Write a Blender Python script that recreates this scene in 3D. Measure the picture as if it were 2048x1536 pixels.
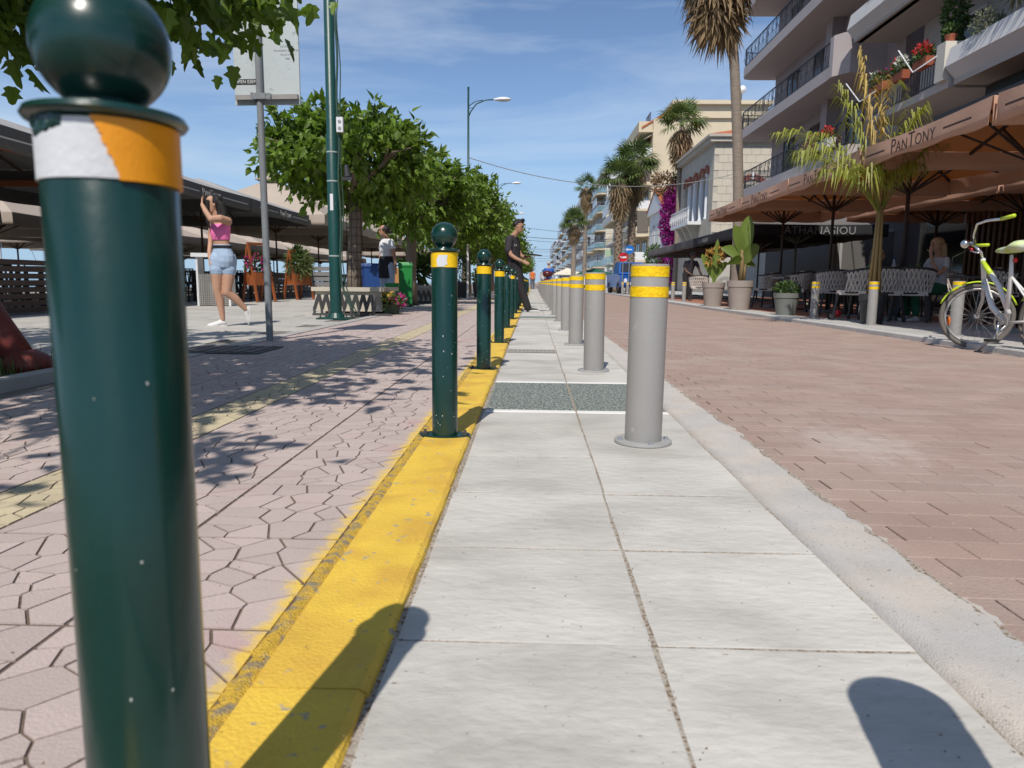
import bpy, bmesh, math, random
import numpy as np
from mathutils import Vector, Matrix, Euler
R=math.radians; PI=math.pi
for o in list(bpy.data.objects): bpy.data.objects.remove(o)
S=bpy.context.scene; COL=S.collection
# ------------------------------------------------------------------ camera
CH=.57; FPX=1430.0; YAW=R(1.586); PITCH=R(8.094); ROLL=.010
cd=bpy.data.cameras.new('camera'); cam=bpy.data.objects.new('camera',cd); COL.objects.link(cam); S.camera=cam
cd.sensor_width=36; cd.lens=FPX*36/2048; cd.clip_start=.05; cd.clip_end=3000
d_=Vector((-math.sin(YAW)*math.cos(PITCH),math.cos(YAW)*math.cos(PITCH),-math.sin(PITCH)))
r_=Vector((math.cos(YAW),math.sin(YAW),0)); u_=r_.cross(d_)
cr,sr=math.cos(ROLL),math.sin(ROLL)
CR=cr*r_+sr*u_; CU=-sr*r_+cr*u_
m=Matrix((CR,CU,-d_)).transposed().to_4x4(); m.translation=(0,0,CH); cam.matrix_world=m
cd.dof.use_dof=True; cd.dof.focus_distance=4.2; cd.dof.aperture_fstop=7.5
# ------------------------------------------------------------------ sky, sun, exposure
SUN_EL=R(51); SUN_AZ=R(10)          # light travels towards +Y, 10 degrees to the right
W=bpy.data.worlds.new('World'); S.world=W; W.use_nodes=True
nt=W.node_tree; N=nt.nodes; L=nt.links; N.clear()
sky=N.new('ShaderNodeTexSky'); sky.sky_type='NISHITA'; sky.sun_disc=False
sky.sun_elevation=SUN_EL; sky.sun_rotation=PI+SUN_AZ
sky.altitude=0; sky.air_density=.8; sky.dust_density=0.0; sky.ozone_density=3.2
bg=N.new('ShaderNodeBackground'); bg.inputs[1].default_value=.12
out=N.new('ShaderNodeOutputWorld')
tc=N.new('ShaderNodeTexCoord'); mp=N.new('ShaderNodeMapping'); mp.inputs['Scale'].default_value=(1.0,1.0,5.5); mp.inputs['Rotation'].default_value=(R(12),R(25),R(20))
nz=N.new('ShaderNodeTexNoise'); nz.inputs['Scale'].default_value=1.7; nz.inputs['Detail'].default_value=9; nz.inputs['Roughness'].default_value=.55; nz.inputs['Distortion'].default_value=.5
cr_=N.new('ShaderNodeValToRGB'); cr_.color_ramp.elements[0].position=.42; cr_.color_ramp.elements[0].color=(0,0,0,1); cr_.color_ramp.elements[1].position=.74; cr_.color_ramp.elements[1].color=(.68,.68,.68,1)
mx=N.new('ShaderNodeMix'); mx.data_type='RGBA'; mx.inputs[7].default_value=(6.3,6.9,7.6,1)
L.new(tc.outputs['Generated'],mp.inputs[0]); L.new(mp.outputs[0],nz.inputs[0]); L.new(nz.outputs[0],cr_.inputs[0]); L.new(cr_.outputs[0],mx.inputs[0]); L.new(sky.outputs[0],mx.inputs[6])
sz=N.new('ShaderNodeSeparateXYZ'); L.new(tc.outputs['Generated'],sz.inputs[0]); mr=N.new('ShaderNodeMapRange'); mr.interpolation_type='SMOOTHSTEP'; L.new(sz.outputs[2],mr.inputs[0]); mr.inputs[1].default_value=-.02; mr.inputs[2].default_value=.30; mr.inputs[3].default_value=.85; mr.inputs[4].default_value=0
mh_=N.new('ShaderNodeMix'); mh_.data_type='RGBA'; mh_.inputs[7].default_value=(2.35,3.8,5.6,1); L.new(mr.outputs[0],mh_.inputs[0]); L.new(mx.outputs[2],mh_.inputs[6])
L.new(mh_.outputs[2],bg.inputs[0]); L.new(bg.outputs[0],out.inputs[0])
sd=bpy.data.lights.new('sun','SUN'); sd.energy=4.0; sd.angle=R(.53); sd.color=(1,.935,.85)
so=bpy.data.objects.new('sun',sd); COL.objects.link(so)
ldir=Vector((math.sin(SUN_AZ)*math.cos(SUN_EL),math.cos(SUN_AZ)*math.cos(SUN_EL),-math.sin(SUN_EL)))
so.rotation_euler=ldir.to_track_quat('-Z','Y').to_euler(); so.location=(-10,-40,60)
VS=S.view_settings; VS.view_transform='Standard'; VS.look='None'; VS.exposure=.1; VS.gamma=1; VS.use_curve_mapping=False
S.cycles.max_bounces=6; S.cycles.diffuse_bounces=3; S.cycles.glossy_bounces=3; S.cycles.transmission_bounces=4; S.cycles.transparent_max_bounces=8
S.cycles.caustics_reflective=False; S.cycles.caustics_refractive=False
# pixel helpers: a pixel gives a ray; the distance comes from the ground or from a depth estimated from known sizes
def ray(px,py): return CR*((px-1024)/FPX)-CU*((py-768)/FPX)+d_
def gp(px,py,z=0):
    v=ray(px,py); t=(z-CH)/v.z; return Vector((v.x*t,v.y*t,z))
def at(px,py,Y):
    v=ray(px,py); t=Y/v.y; return Vector((v.x*t,Y,v.z*t+CH))
# ------------------------------------------------------------------ mesh helpers
class MB:
    def __init__(s): s.v=[]; s.f=[]
    def add(s,vs,fs):
        k=len(s.v); s.v+= [tuple(v) for v in vs]; s.f+=[tuple(i+k for i in f) for f in fs]; return s
    def box(s,x0,x1,y0,y1,z0,z1):
        return s.add([(x0,y0,z0),(x1,y0,z0),(x1,y1,z0),(x0,y1,z0),(x0,y0,z1),(x1,y0,z1),(x1,y1,z1),(x0,y1,z1)],
          [(0,3,2,1),(4,5,6,7),(0,1,5,4),(1,2,6,5),(2,3,7,6),(3,0,4,7)])
    def cbox(s,c,sz,M=None):
        h=[q/2 for q in sz]; vs=[Vector((a*h[0],b*h[1],d*h[2])) for d in(-1,1) for b in(-1,1) for a in(-1,1)]
        if M is not None: vs=[M@v for v in vs]
        vs=[v+Vector(c) for v in vs]
        return s.add(vs,[(0,2,3,1),(4,5,7,6),(0,1,5,4),(1,3,7,5),(3,2,6,7),(2,0,4,6)])
    def bar(s,a,b,w,h,up=(0,0,1)):
        a=Vector(a);b=Vector(b);d=(b-a).normalized();u=Vector(up)
        if abs(d.dot(u))>.98: u=Vector((1,0,0))
        x=d.cross(u).normalized()*w/2; y=x.cross(d).normalized()*h/2
        vs=[p+i*x+j*y for p in(a,b) for i,j in((-1,-1),(1,-1),(1,1),(-1,1))]
        return s.add(vs,[(0,1,2,3),(7,6,5,4),(0,4,5,1),(1,5,6,2),(2,6,7,3),(3,7,4,0)])
    def tube(s,pts,r,n=8,cap=True,sy=1.0,up=None):
        pts=[Vector(p) for p in pts]; m=len(pts); rs=r if isinstance(r,(list,tuple)) else [r]*m
        px=None; rings=[]
        for i,p in enumerate(pts):
            d=(pts[min(i+1,m-1)]-pts[max(i-1,0)])
            d=d.normalized() if d.length>1e-9 else Vector((0,0,1))
            if px is None:
                u=Vector(up) if up else (Vector((0,0,1)) if abs(d.z)<.9 else Vector((0,1,0)))
                px=d.cross(u).normalized()
            else:
                px=(px-d*px.dot(d)); px=px.normalized() if px.length>1e-6 else d.orthogonal().normalized()
            py=d.cross(px); rings.append([p+rs[i]*(math.cos(2*PI*k/n)*px+sy*math.sin(2*PI*k/n)*py) for k in range(n)])
        return s.rings(rings,cap)
    def rings(s,rings,cap=True):
        n=len(rings[0]); vs=[v for rg in rings for v in rg]; fs=[]
        for i in range(len(rings)-1):
            for k in range(n):
                fs.append((i*n+k,i*n+(k+1)%n,(i+1)*n+(k+1)%n,(i+1)*n+k))
        if cap: fs.append(tuple(range(n-1,-1,-1))); fs.append(tuple((len(rings)-1)*n+k for k in range(n)))
        return s.add(vs,fs)
    def lathe(s,prof,n=24,o=(0,0,0),cap=True):
        o=Vector(o); return s.rings([[o+Vector((r*math.cos(2*PI*k/n),r*math.sin(2*PI*k/n),z)) for k in range(n)] for r,z in prof],cap)
    def prism(s,poly,z0,z1,M=None):
        n=len(poly); vs=[Vector((x,y,z0)) for x,y in poly]+[Vector((x,y,z1)) for x,y in poly]
        if M is not None: vs=[M@v for v in vs]
        return s.add(vs,[tuple(range(n-1,-1,-1)),tuple(range(n,2*n))]+[(k,(k+1)%n,n+(k+1)%n,n+k) for k in range(n)])
    def ball(s,c,r,n=16,m=10,sc=(1,1,1)):
        c=Vector(c); rg=[]
        for i in range(m+1):
            t=PI*i/m; t=min(max(t,.02),PI-.02)
            rg.append([c+Vector((r*sc[0]*math.sin(t)*math.cos(2*PI*k/n),r*sc[1]*math.sin(t)*math.sin(2*PI*k/n),-r*sc[2]*math.cos(t))) for k in range(n)])
        return s.rings(rg)
    def xf(s,M,a=0):
        s.v=s.v[:a]+[tuple(M@Vector(v)) for v in s.v[a:]]; return s
    def mesh(s,name,smooth=False):
        me=bpy.data.meshes.new(name); me.from_pydata(s.v,[],s.f)
        if smooth: me.polygons.foreach_set('use_smooth',[True]*len(me.polygons))
        me.update(); return me
    def build(s,name,mat,parent=None,smooth=False,auto=None):
        me=s.mesh(name,smooth); 
        bm=bmesh.new(); bm.from_mesh(me); bmesh.ops.recalc_face_normals(bm,faces=bm.faces)
        if auto:
            for e in bm.edges:
                if len(e.link_faces)==2 and e.calc_face_angle(0)>auto: e.smooth=False
            for f in bm.faces: f.smooth=True
        bm.to_mesh(me); bm.free()
        return link(name,me,mat,parent)
def link(name,me,mat,parent=None):
    if mat is not None and len(me.materials)==0: me.materials.append(mat)
    o=bpy.data.objects.new(name,me); COL.objects.link(o)
    if parent is not None: o.parent=parent
    return o
def tag(o,label=None,cat=None,group=None,kind=None):
    if label: o['label']=label
    if cat: o['category']=cat
    if group: o['group']=group
    if kind: o['kind']=kind
    return o
def thing(name,label,cat,loc=(0,0,0),rz=0,group=None):
    o=bpy.data.objects.new(name,None); COL.objects.link(o); o.location=loc; o.rotation_euler=(0,0,rz); o.empty_display_size=.1
    return tag(o,label,cat,group)
def dup(o,loc=None,rz=None,label=None,group=None,parent=None,scale=None):
    c=o.copy(); COL.objects.link(c)
    if parent is not None: c.parent=parent
    if loc is not None: c.location=loc
    if rz is not None: c.rotation_euler=(0,0,rz)
    if scale is not None: c.scale=(scale,)*3 if not isinstance(scale,tuple) else scale
    if label: c['label']=label
    if group: c['group']=group
    for ch in list(o.children): dup(ch,parent=c)
    return c
def arrmesh(name,V,F,smooth=False):
    """mesh from numpy arrays: V (n,3), F (m,3 or 4)"""
    me=bpy.data.meshes.new(name); n=len(V); m=len(F); k=F.shape[1]
    me.vertices.add(n); me.vertices.foreach_set('co',np.ascontiguousarray(V,dtype=np.float32).ravel())
    me.loops.add(m*k); me.loops.foreach_set('vertex_index',np.ascontiguousarray(F,dtype=np.int32).ravel())
    me.polygons.add(m); me.polygons.foreach_set('loop_start',np.arange(0,m*k,k,dtype=np.int32)); me.polygons.foreach_set('loop_total',np.full(m,k,dtype=np.int32))
    me.update(calc_edges=True); me.validate(); 
    if smooth: me.polygons.foreach_set('use_smooth',[True]*len(me.polygons))
    return me
def text(name,s,size,mat,parent,M,depth=.002,spacing=1.0,align='CENTER',shear=0):
    c=bpy.data.curves.new(name,'FONT'); c.body=s; c.size=size; c.align_x=align; c.align_y='CENTER'; c.extrude=depth; c.space_character=spacing; c.shear=shear; c.resolution_u=3; c.small_caps_scale=.74
    for i,q in enumerate(s):
        if q.islower(): c.body_format[i].use_small_caps=True
    o=bpy.data.objects.new(name,c); COL.objects.link(o); bpy.context.view_layer.update()
    me=bpy.data.meshes.new_from_object(o.evaluated_get(bpy.context.evaluated_depsgraph_get()))
    bpy.data.objects.remove(o); bpy.data.curves.remove(c)
    me.transform(M); me.name=name; me.materials.clear()
    return link(name,me,mat,parent)
# ------------------------------------------------------------------ materials
MATS={}
def srgb(*c):
    if max(c)>1: c=[x/255 for x in c]
    return tuple((x/12.92 if x<=.04045 else ((x+.055)/1.055)**2.4) for x in c)
def M(name,col,rough=.6,var=.12,scale=6,bump=0,bscale=60,metal=0,col2=None,thr=None,soft=.08,rnd=0,spec=.5,detail=6,trans=0,dirt=None,dscale=40,dthr=.72,stretch=None,coat=0,alpha=None):
    """principled material: base colour with world-space noise variation, optional second colour patches, specks (dirt), per-piece variation, bump, leaf translucency"""
    if name in MATS: return MATS[name]
    m=bpy.data.materials.new(name); m.use_nodes=True; t=m.node_tree; N=t.nodes; L=t.links
    b=N['Principled BSDF']; b.inputs['Roughness'].default_value=rough; b.inputs['Metallic'].default_value=metal; b.inputs['Specular IOR Level'].default_value=spec
    if coat: b.inputs['Coat Weight'].default_value=coat; b.inputs['Coat Roughness'].default_value=.08
    g=N.new('ShaderNodeNewGeometry'); pos=g.outputs['Position']
    if stretch:
        mp=N.new('ShaderNodeMapping'); mp.inputs['Scale'].default_value=stretch; L.new(pos,mp.inputs[0]); pos=mp.outputs[0]
    def noise(sc,det=detail,dist=0):
        n=N.new('ShaderNodeTexNoise'); n.inputs['Scale'].default_value=sc; n.inputs['Detail'].default_value=det; n.inputs['Distortion'].default_value=dist; L.new(pos,n.inputs['Vector']); return n.outputs[0]
    def math_(op,a,b_,c=None):
        n=N.new('ShaderNodeMath'); n.operation=op
        for i,q in enumerate((a,b_,c)):
            if q is None: continue
            if isinstance(q,(int,float)): n.inputs[i].default_value=q
            else: L.new(q,n.inputs[i])
        return n.outputs[0]
    def mix(f,a,b_,typ='MIX'):
        n=N.new('ShaderNodeMix'); n.data_type='RGBA'; n.blend_type=typ
        if isinstance(f,(int,float)): n.inputs[0].default_value=f
        else: L.new(f,n.inputs[0])
        for i,q in ((6,a),(7,b_)):
            if isinstance(q,tuple): n.inputs[i].default_value=(*q[:3],1)
            else: L.new(q,n.inputs[i])
        return n.outputs[2]
    def ramp(x,lo,hi):
        n=N.new('ShaderNodeMapRange'); n.interpolation_type='SMOOTHSTEP'; L.new(x,n.inputs[0]); n.inputs[1].default_value=lo; n.inputs[2].default_value=hi; return n.outputs[0]
    c=tuple(col)
    if col2 is not None:
        c=mix(ramp(noise(scale*.7,8,.3),thr-soft,thr+soft) if thr is not None else noise(scale*.7),c,tuple(col2))
    fac=None
    if var:
        fac=math_('MULTIPLY_ADD',noise(scale),var*2.6,1-var*1.3)
        fac=math_('MULTIPLY',fac,math_('MULTIPLY_ADD',noise(scale*9,3),var*1.0,1-var*.5))
    if rnd:
        oi=N.new('ShaderNodeObjectInfo'); q=math_('FRACT',math_('ADD',oi.outputs['Random'],g.outputs['Random Per Island']),0)
        q=math_('MULTIPLY_ADD',q,rnd*2,1-rnd); fac=q if fac is None else math_('MULTIPLY',fac,q)
    if fac is not None:
        v=N.new('ShaderNodeVectorMath'); v.operation='SCALE'
        if isinstance(c,tuple): v.inputs[0].default_value=c[:3]
        else: L.new(c,v.inputs[0])
        L.new(fac,v.inputs['Scale']); c=v.outputs[0]
    if dirt is not None: c=mix(ramp(noise(dscale,4),dthr-.04,dthr+.04),c,tuple(dirt))
    if isinstance(c,tuple): b.inputs['Base Color'].default_value=(*c[:3],1)
    else: L.new(c,b.inputs['Base Color'])
    if bump:
        bn=N.new('ShaderNodeBump'); bn.inputs['Strength'].default_value=min(1,bump); bn.inputs['Distance'].default_value=.01
        L.new(noise(bscale,6),bn.inputs['Height']); L.new(bn.outputs[0],b.inputs['Normal'])
    if trans:
        tr=N.new('ShaderNodeBsdfTranslucent'); ms=N.new('ShaderNodeMixShader'); ms.inputs[0].default_value=trans
        if isinstance(c,tuple): tr.inputs[0].default_value=(*[min(1,x*1.6) for x in c[:3]],1)
        else:
            v=N.new('ShaderNodeVectorMath'); v.operation='MULTIPLY'; L.new(c,v.inputs[0]); v.inputs[1].default_value=(1.5,1.6,.9); L.new(v.outputs[0],tr.inputs[0])
        L.new(b.outputs[0],ms.inputs[1]); L.new(tr.outputs[0],ms.inputs[2]); L.new(ms.outputs[0],N['Material Output'].inputs[0])
    MATS[name]=m; return m
def glass(name,col=(.6,.75,.8),alpha=.35,rough=.05):
    if name in MATS: return MATS[name]
    m=bpy.data.materials.new(name); m.use_nodes=True; b=m.node_tree.nodes['Principled BSDF']; b.inputs['Base Color'].default_value=(*col,1); b.inputs['Roughness'].default_value=rough; b.inputs['Alpha'].default_value=alpha; MATS[name]=m; return m
def edit(m):
    t=m.node_tree; return t.nodes,t.links,t.nodes['Principled BSDF']
random.seed(4); np.random.seed(4)
# ================================================================== GROUND
PZ=.012     # level of the crazy-paved pavement
def road_z(x): return -.055*max(0,min(1,(x-.83)/3.6))
mortar=M('sandy_mortar',(.40,.355,.30),.95,.25,30,.6,220,dirt=(.20,.14,.085),dscale=120,dthr=.55)
# the big sheet underneath everything, reaching the horizon
g=MB(); g.box(-26,900,-60,1600,-1.2,-.16); tag(g.build('ground',M('packed_earth',(.30,.27,.24),.95,.2,.4)),kind='structure')
# sea beyond the terrace on the left
w=MB(); w.add([(-2500,-600,-.95),(-26,-600,-.95),(-26,2600,-.95),(-2500,2600,-.95)],[(0,1,2,3)])
tag(w.build('water',M('sea_water',(.02,.07,.11),.12,.1,.05,.5,1.5)),kind='structure')
# ---- slab path
slabm=M('slate_textured_concrete',(.54,.52,.48),.85,.14,4,.42,24,col2=(.405,.385,.35),thr=.57,soft=.20,rnd=.07,dirt=(.27,.22,.17),dscale=60,dthr=.71,stretch=(1,1.7,1))
pebm=M('green_pebble_aggregate',(.27,.30,.27),.75,.5,110,.7,200,col2=(.05,.075,.065),thr=.5,soft=.05,dirt=(.62,.62,.58),dscale=150,dthr=.60,detail=3)
whm=M('white_band_concrete',(.72,.71,.68),.85,.06,20,.2,90)
path=MB(); path.box(-.225,.805,.2,62,-.16,-.0015); path=tag(path.build('slab_path',mortar),kind='structure')
def slab(w_,d,h,ch,seed):
    rnd=random.Random(seed); m=MB(); nx,ny=6,6; V=[]; F=[]
    for j in range(ny+1):
        for i in range(nx+1):
            fx=[0,.006,.25,.5,.75,.994,1][i]; fy=[0,.006*w_/d,.25,.5,.75,1-.006*w_/d,1][j]
            x=-w_/2+w_*fx; y=-d/2+d*fy; e=i in(0,nx) or j in(0,ny)
            V.append((x+(rnd.uniform(-.0015,.0015)),y+rnd.uniform(-.0015,.0015),h-(ch if e else 0)+rnd.uniform(-.0001,.0001)))
    for j in range(ny):
        for i in range(nx): a=j*(nx+1)+i; F.append((a,a+1,a+nx+2,a+nx+1))
    # skirt
    loop=[i for i in range(nx+1)]+[(j)*(nx+1)+nx for j in range(1,ny+1)]+[ny*(nx+1)+i for i in range(nx-1,-1,-1)]+[j*(nx+1) for j in range(ny-1,0,-1)]
    k=len(V)
    for i in loop: V.append((V[i][0],V[i][1],-.013))
    n=len(loop)
    for q in range(n): F.append((loop[q],k+q,k+(q+1)%n,loop[(q+1)%n]))
    return m.add(V,F)
SL=[slab(.405,.4035,.001,.0006,s).mesh('paving_slab') for s in range(5)]
for me in SL: me.materials.append(slabm)
PB=slab(.404,.44,.001,.004,9).mesh('pebble_slab'); PB.materials.append(pebm)
WB=slab(.404,.050,.002,.003,11).mesh('white_edge_strip'); WB.materials.append(whm)
y=.25; nrow=0; BANDS=[3.12,11.35,19.6]
while y<42:
    b=[q for q in BANDS if abs(y-q)<.3]
    if b:
        y=b[0]
        for x in(0,.412): link('white_edge_strip',WB,None,path).location=(x-.005,y+.03,0)
        y+=.055
        for k in range(2):
            for x in(0,.412): link('pebble_slab',PB,None,path).location=(x-.005,y+.2225,0)
            y+=.445
        for x in(0,.412): link('white_edge_strip',WB,None,path).location=(x-.005,y+.028,0)
        y+=.055; BANDS.remove(b[0]); continue
    for x in(0,.412):
        dr=(x==0 and 5.5<y<5.9)
        if dr: DRAINY=y; continue
        o=link('paving_slab',SL[random.randrange(5)],None,path); o.location=(x-.005+random.uniform(-.002,.002),y+.205,random.uniform(-.0012,.0012)); o.rotation_euler=(random.uniform(-.003,.003),random.uniform(-.003,.003),PI*random.randrange(2)+random.uniform(-.006,.006))
        if o.rotation_euler.z>2: pass
    y+=.411
    nrow+=1
g=MB(); g.box(-.215,.617,42,62,-.02,.0); g.build('far_slabs',slabm,path)
# drain grate in the path
iron=M('cast_iron',(.09,.085,.08),.6,.25,40,.3,200,metal=.3)
gr=thing('drain_grate','slotted grey metal drain grate set in the slab path','drain grate',(-.005,DRAINY+.205,0))
f=MB(); f.box(-.2,.2,-.2,-.13,-.013,-.001); f.build('concrete_surround',slabm,gr); f=MB(); f.box(-.2,.2,.13,.2,-.013,-.001); f.build('concrete_surround',slabm,gr)
f=MB(); f.box(-.2,.2,-.128,.128,-.014,-.0125); f.build('sump',M('sump_dark',(.01,.01,.01),.9,0),gr)
f=MB(); f.box(-.195,.195,-.128,-.112,-.012,.001); f.build('frame_bar',iron,gr); f=MB(); f.box(-.195,.195,.112,.128,-.012,.001); f.build('frame_bar',iron,gr)
for k in range(11):
    f=MB(); f.box(-.195+k*.0355,-.195+k*.0355+.017,-.112,.112,-.012,0); f.build('bar',M('worn_steel',(.30,.30,.29),.6,.2,30),gr)
# rough in-situ concrete strip between slabs and road, ragged right edge
rough=M('rough_concrete',(.56,.50,.44),.95,.14,6,.45,330,col2=(.49,.475,.455),thr=.5,soft=.2,dirt=(.24,.20,.16),dscale=120,dthr=.68)
m=MB(); V=[];F=[]; n=700; rr=random.Random(3); a=0; b=0; nn=6
for i in range(n+1):
    yy=.2+ (i/n)**1.6*60; a=.7*a+rr.uniform(-.006,.006); b=.75*b+rr.uniform(-.0038,.0038)
    for k in range(nn):
        q=max(0,k-1)/(nn-2); x=.611+a*.3*(1-q)+q*(.228+b); z=.004-.004*q+rr.uniform(-.0022,.0022)*(1 if yy<6 else .3)- (.012 if k==0 else .010 if k==nn-1 else 0)
        V.append((x,yy,z))
for i in range(n):
    for k in range(nn-1): p=i*nn+k; F.append((p,p+1,p+nn+1,p+nn))
m.add(V,F); o=m.build('concrete_strip',rough,path,smooth=True)
# ---- brick road
road=MB(); V=[]; 
for yy in(-40,.2,80,1500): V+=[(.63,yy,-.016),(4.46,yy,-.016-.055)]
road.add(V,[(0,1,3,2),(2,3,5,4),(4,5,7,6)])
rbase=M('red_block_paving_far',(.35,.252,.205),.9,.12,3,.3,60)
N_,L_,b_=edit(rbase)
road=tag(road.build('road',rbase),kind='structure')
brm=M('red_paving_block',(.345,.245,.203),.88,.12,3.2,.4,130,rnd=.06,col2=(.375,.29,.245),thr=.55,soft=.2,dirt=(.52,.45,.40),dscale=60,dthr=.735)
N_,L_,b_=edit(brm); lk=b_.inputs['Base Color'].links[0].from_socket      # dusty cement stain on the bricks
gg=N_.new('ShaderNodeNewGeometry'); vm=N_.new('ShaderNodeVectorMath'); vm.operation='SUBTRACT'; vm.inputs[1].default_value=(1.22,2.62,0); L_.new(gg.outputs['Position'],vm.inputs[0]); vs=N_.new('ShaderNodeVectorMath'); vs.operation='MULTIPLY'; vs.inputs[1].default_value=(2.6,1.7,0); L_.new(vm.outputs[0],vs.inputs[0]); vl=N_.new('ShaderNodeVectorMath'); vl.operation='LENGTH'; L_.new(vs.outputs[0],vl.inputs[0])
nn_=N_.new('ShaderNodeTexNoise'); nn_.inputs['Scale'].default_value=14; nn_.inputs['Detail'].default_value=8; L_.new(gg.outputs['Position'],nn_.inputs[0]); ma=N_.new('ShaderNodeMath'); ma.operation='MULTIPLY_ADD'; ma.inputs[1].default_value=1.1; L_.new(nn_.outputs[0],ma.inputs[0]); L_.new(vl.outputs['Value'],ma.inputs[2])
mr_=N_.new('ShaderNodeMapRange'); mr_.interpolation_type='SMOOTHSTEP'; L_.new(ma.outputs[0],mr_.inputs[0]); mr_.inputs[1].default_value=.55; mr_.inputs[2].default_value=1.35; mr_.inputs[3].default_value=.45; mr_.inputs[4].default_value=0
mm_=N_.new('ShaderNodeMix'); mm_.data_type='RGBA'; mm_.inputs[7].default_value=(.56,.50,.46,1); L_.new(mr_.outputs[0],mm_.inputs[0]); L_.new(lk,mm_.inputs[6]); L_.new(mm_.outputs[2],b_.inputs['Base Color'])
joint=M('brick_joint_sand',(.27,.17,.135),.95,.2,50,.3,200)
j=MB(); j.add([(.63,.2,-.0145),(4.46,.2,-.0145-.055),(4.46,14.4,-.0145-.055),(.63,14.4,-.0145)],[(0,1,2,3)]); j.build('joint_bed',joint,road)
BW,BD=.205,.1025
def brick_mesh(gap):
    m=MB(); x=BW/2-gap; yv=BD/2-.0006; c=.002
    return m.add([(-x,-yv,-.012),(x,-yv,-.012),(x,yv,-.012),(-x,yv,-.012),(-x,-yv,-c),(x,-yv,-c),(x,yv,-c),(-x,yv,-c),(-x+c,-yv+c,0),(x-c,-yv+c,0),(x-c,yv-c,0),(-x+c,yv-c,0)],
      [(0,1,5,4),(1,2,6,5),(2,3,7,6),(3,0,4,7),(4,5,9,8),(5,6,10,9),(6,7,11,10),(7,4,8,11),(8,9,10,11)])
bms=[brick_mesh(gq).mesh('brick') for gq in(.0012,.002,.0035)]
for q in bms: q.materials.append(brm)
spots=[]
row=0; yy=.62
while yy<14.2:
    x=.66+(row%2)*BW/2+ (random.uniform(-.004,.004)); 
    while x<4.40:
        spots.append((x+BW/2,yy+random.uniform(-.002,.002),random.choice((0,0,0,0,1,2)),random.uniform(-.0007,.0004))); x+=BW
    yy+=BD; row+=1
def vis(x,y,k=1.0):
    p=Vector((x,y,0))-Vector((0,0,CH)); zz=p.dot(d_); return zz>.1 and abs(p.dot(CR)/zz)<.74*k and abs(p.dot(CU)/zz)<.56*k
def far_key(x,y): return (not vis(x,y), x*x+y*y)
sl=-.055/3.6
near=sorted([s for s in spots if vis(s[0],s[1],3.2)],key=lambda s:far_key(s[0],s[1]))
ang=math.atan(sl)
for k,s in enumerate(near[:300]):
    o=link('brick',bms[s[2]],None,road); o.location=(s[0],s[1],road_z(s[0])-.004+s[3]); o.rotation_euler=(random.uniform(-.003,.003),ang*-1+random.uniform(-.002,.002),random.uniform(-.006,.006))
rest=set(near[300:]); V=[];F=[]; base=[Vector(v.co) for v in bms[1].vertices]; bf=[tuple(p.vertices) for p in bms[1].polygons]
rm=MB()
for s in near[300:]:
    z=road_z(s[0])-.004+s[3]*.7; rm.add([(v.x*(1-.008*s[2])+s[0],v.y+s[1],v.z+z+v.x*sl) for v in base],bf)
tag(link('bricks',rm.mesh('bricks'),brm,road),kind='stuff')
# ---- yellow kerb
yel=M('worn_yellow_paint',srgb(226,189,70),.75,.12,9,.35,150,col2=srgb(208,166,66),thr=.55,soft=.16,dirt=(.40,.34,.22),dscale=38,dthr=.67)
N_,L_,b_=edit(yel)
kerb=MB(); kerb.box(-.40,-.222,-2,120,-.16,-.02); kerb=tag(kerb.build('kerb',mortar),kind='structure')
def kerb_mesh(l):
    m=MB(); r=.012; pr=[(-.17/2,-.03),(-.17/2,.010),(-.17/2+.006,.0165),(.17/2-r,.018),(.17/2-.003,.012),(.17/2,.004),(.17/2,-.03)]
    ns=14; rg=[]; q=random.Random(int(l*100))
    for i in range(ns+1): rg.append([(x+q.uniform(-.0015,.0015),-l/2+l*i/ns,z+q.uniform(-.0008,.0008)) for x,z in pr])
    return m.rings(rg)
km=kerb_mesh(.996).mesh('kerb_stone',False); km.materials.append(yel)
for k in range(0,52):
    o=link('kerb_stone',km,None,kerb); o.location=(-.3055+random.uniform(-.002,.002),.41+k,-.005+random.uniform(-.001,.001)); o.rotation_euler=(0,0,PI*0+random.uniform(-.0015,.0015))
m=MB(); m.box(-.39,-.222,52,120,-.02,.016); m.build('far_kerb',yel,kerb)
# gritty mortar fillet between kerb and paving
grit=M('gritty_mortar',(.30,.25,.17),.95,.3,60,.8,260,col2=srgb(214,174,62),thr=.44,soft=.12)
m=MB();V=[];F=[];rr=random.Random(8);n=500
for i in range(n+1):
    yy=.2+(i/n)**1.5*22
    for k,(x,z) in enumerate(((-.418,PZ-.004),(-.408,PZ+.001),(-.395,PZ+.001),(-.381,PZ-.007))):
        V.append((x+rr.uniform(-.004,.004),yy,z+rr.uniform(-.003,.003)))
for i in range(n):
    for k in range(3): p=i*4+k; F.append((p,p+1,p+5,p+4))
m.add(V,F); m.build('mortar_fillet',grit,kerb,smooth=True)
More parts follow.
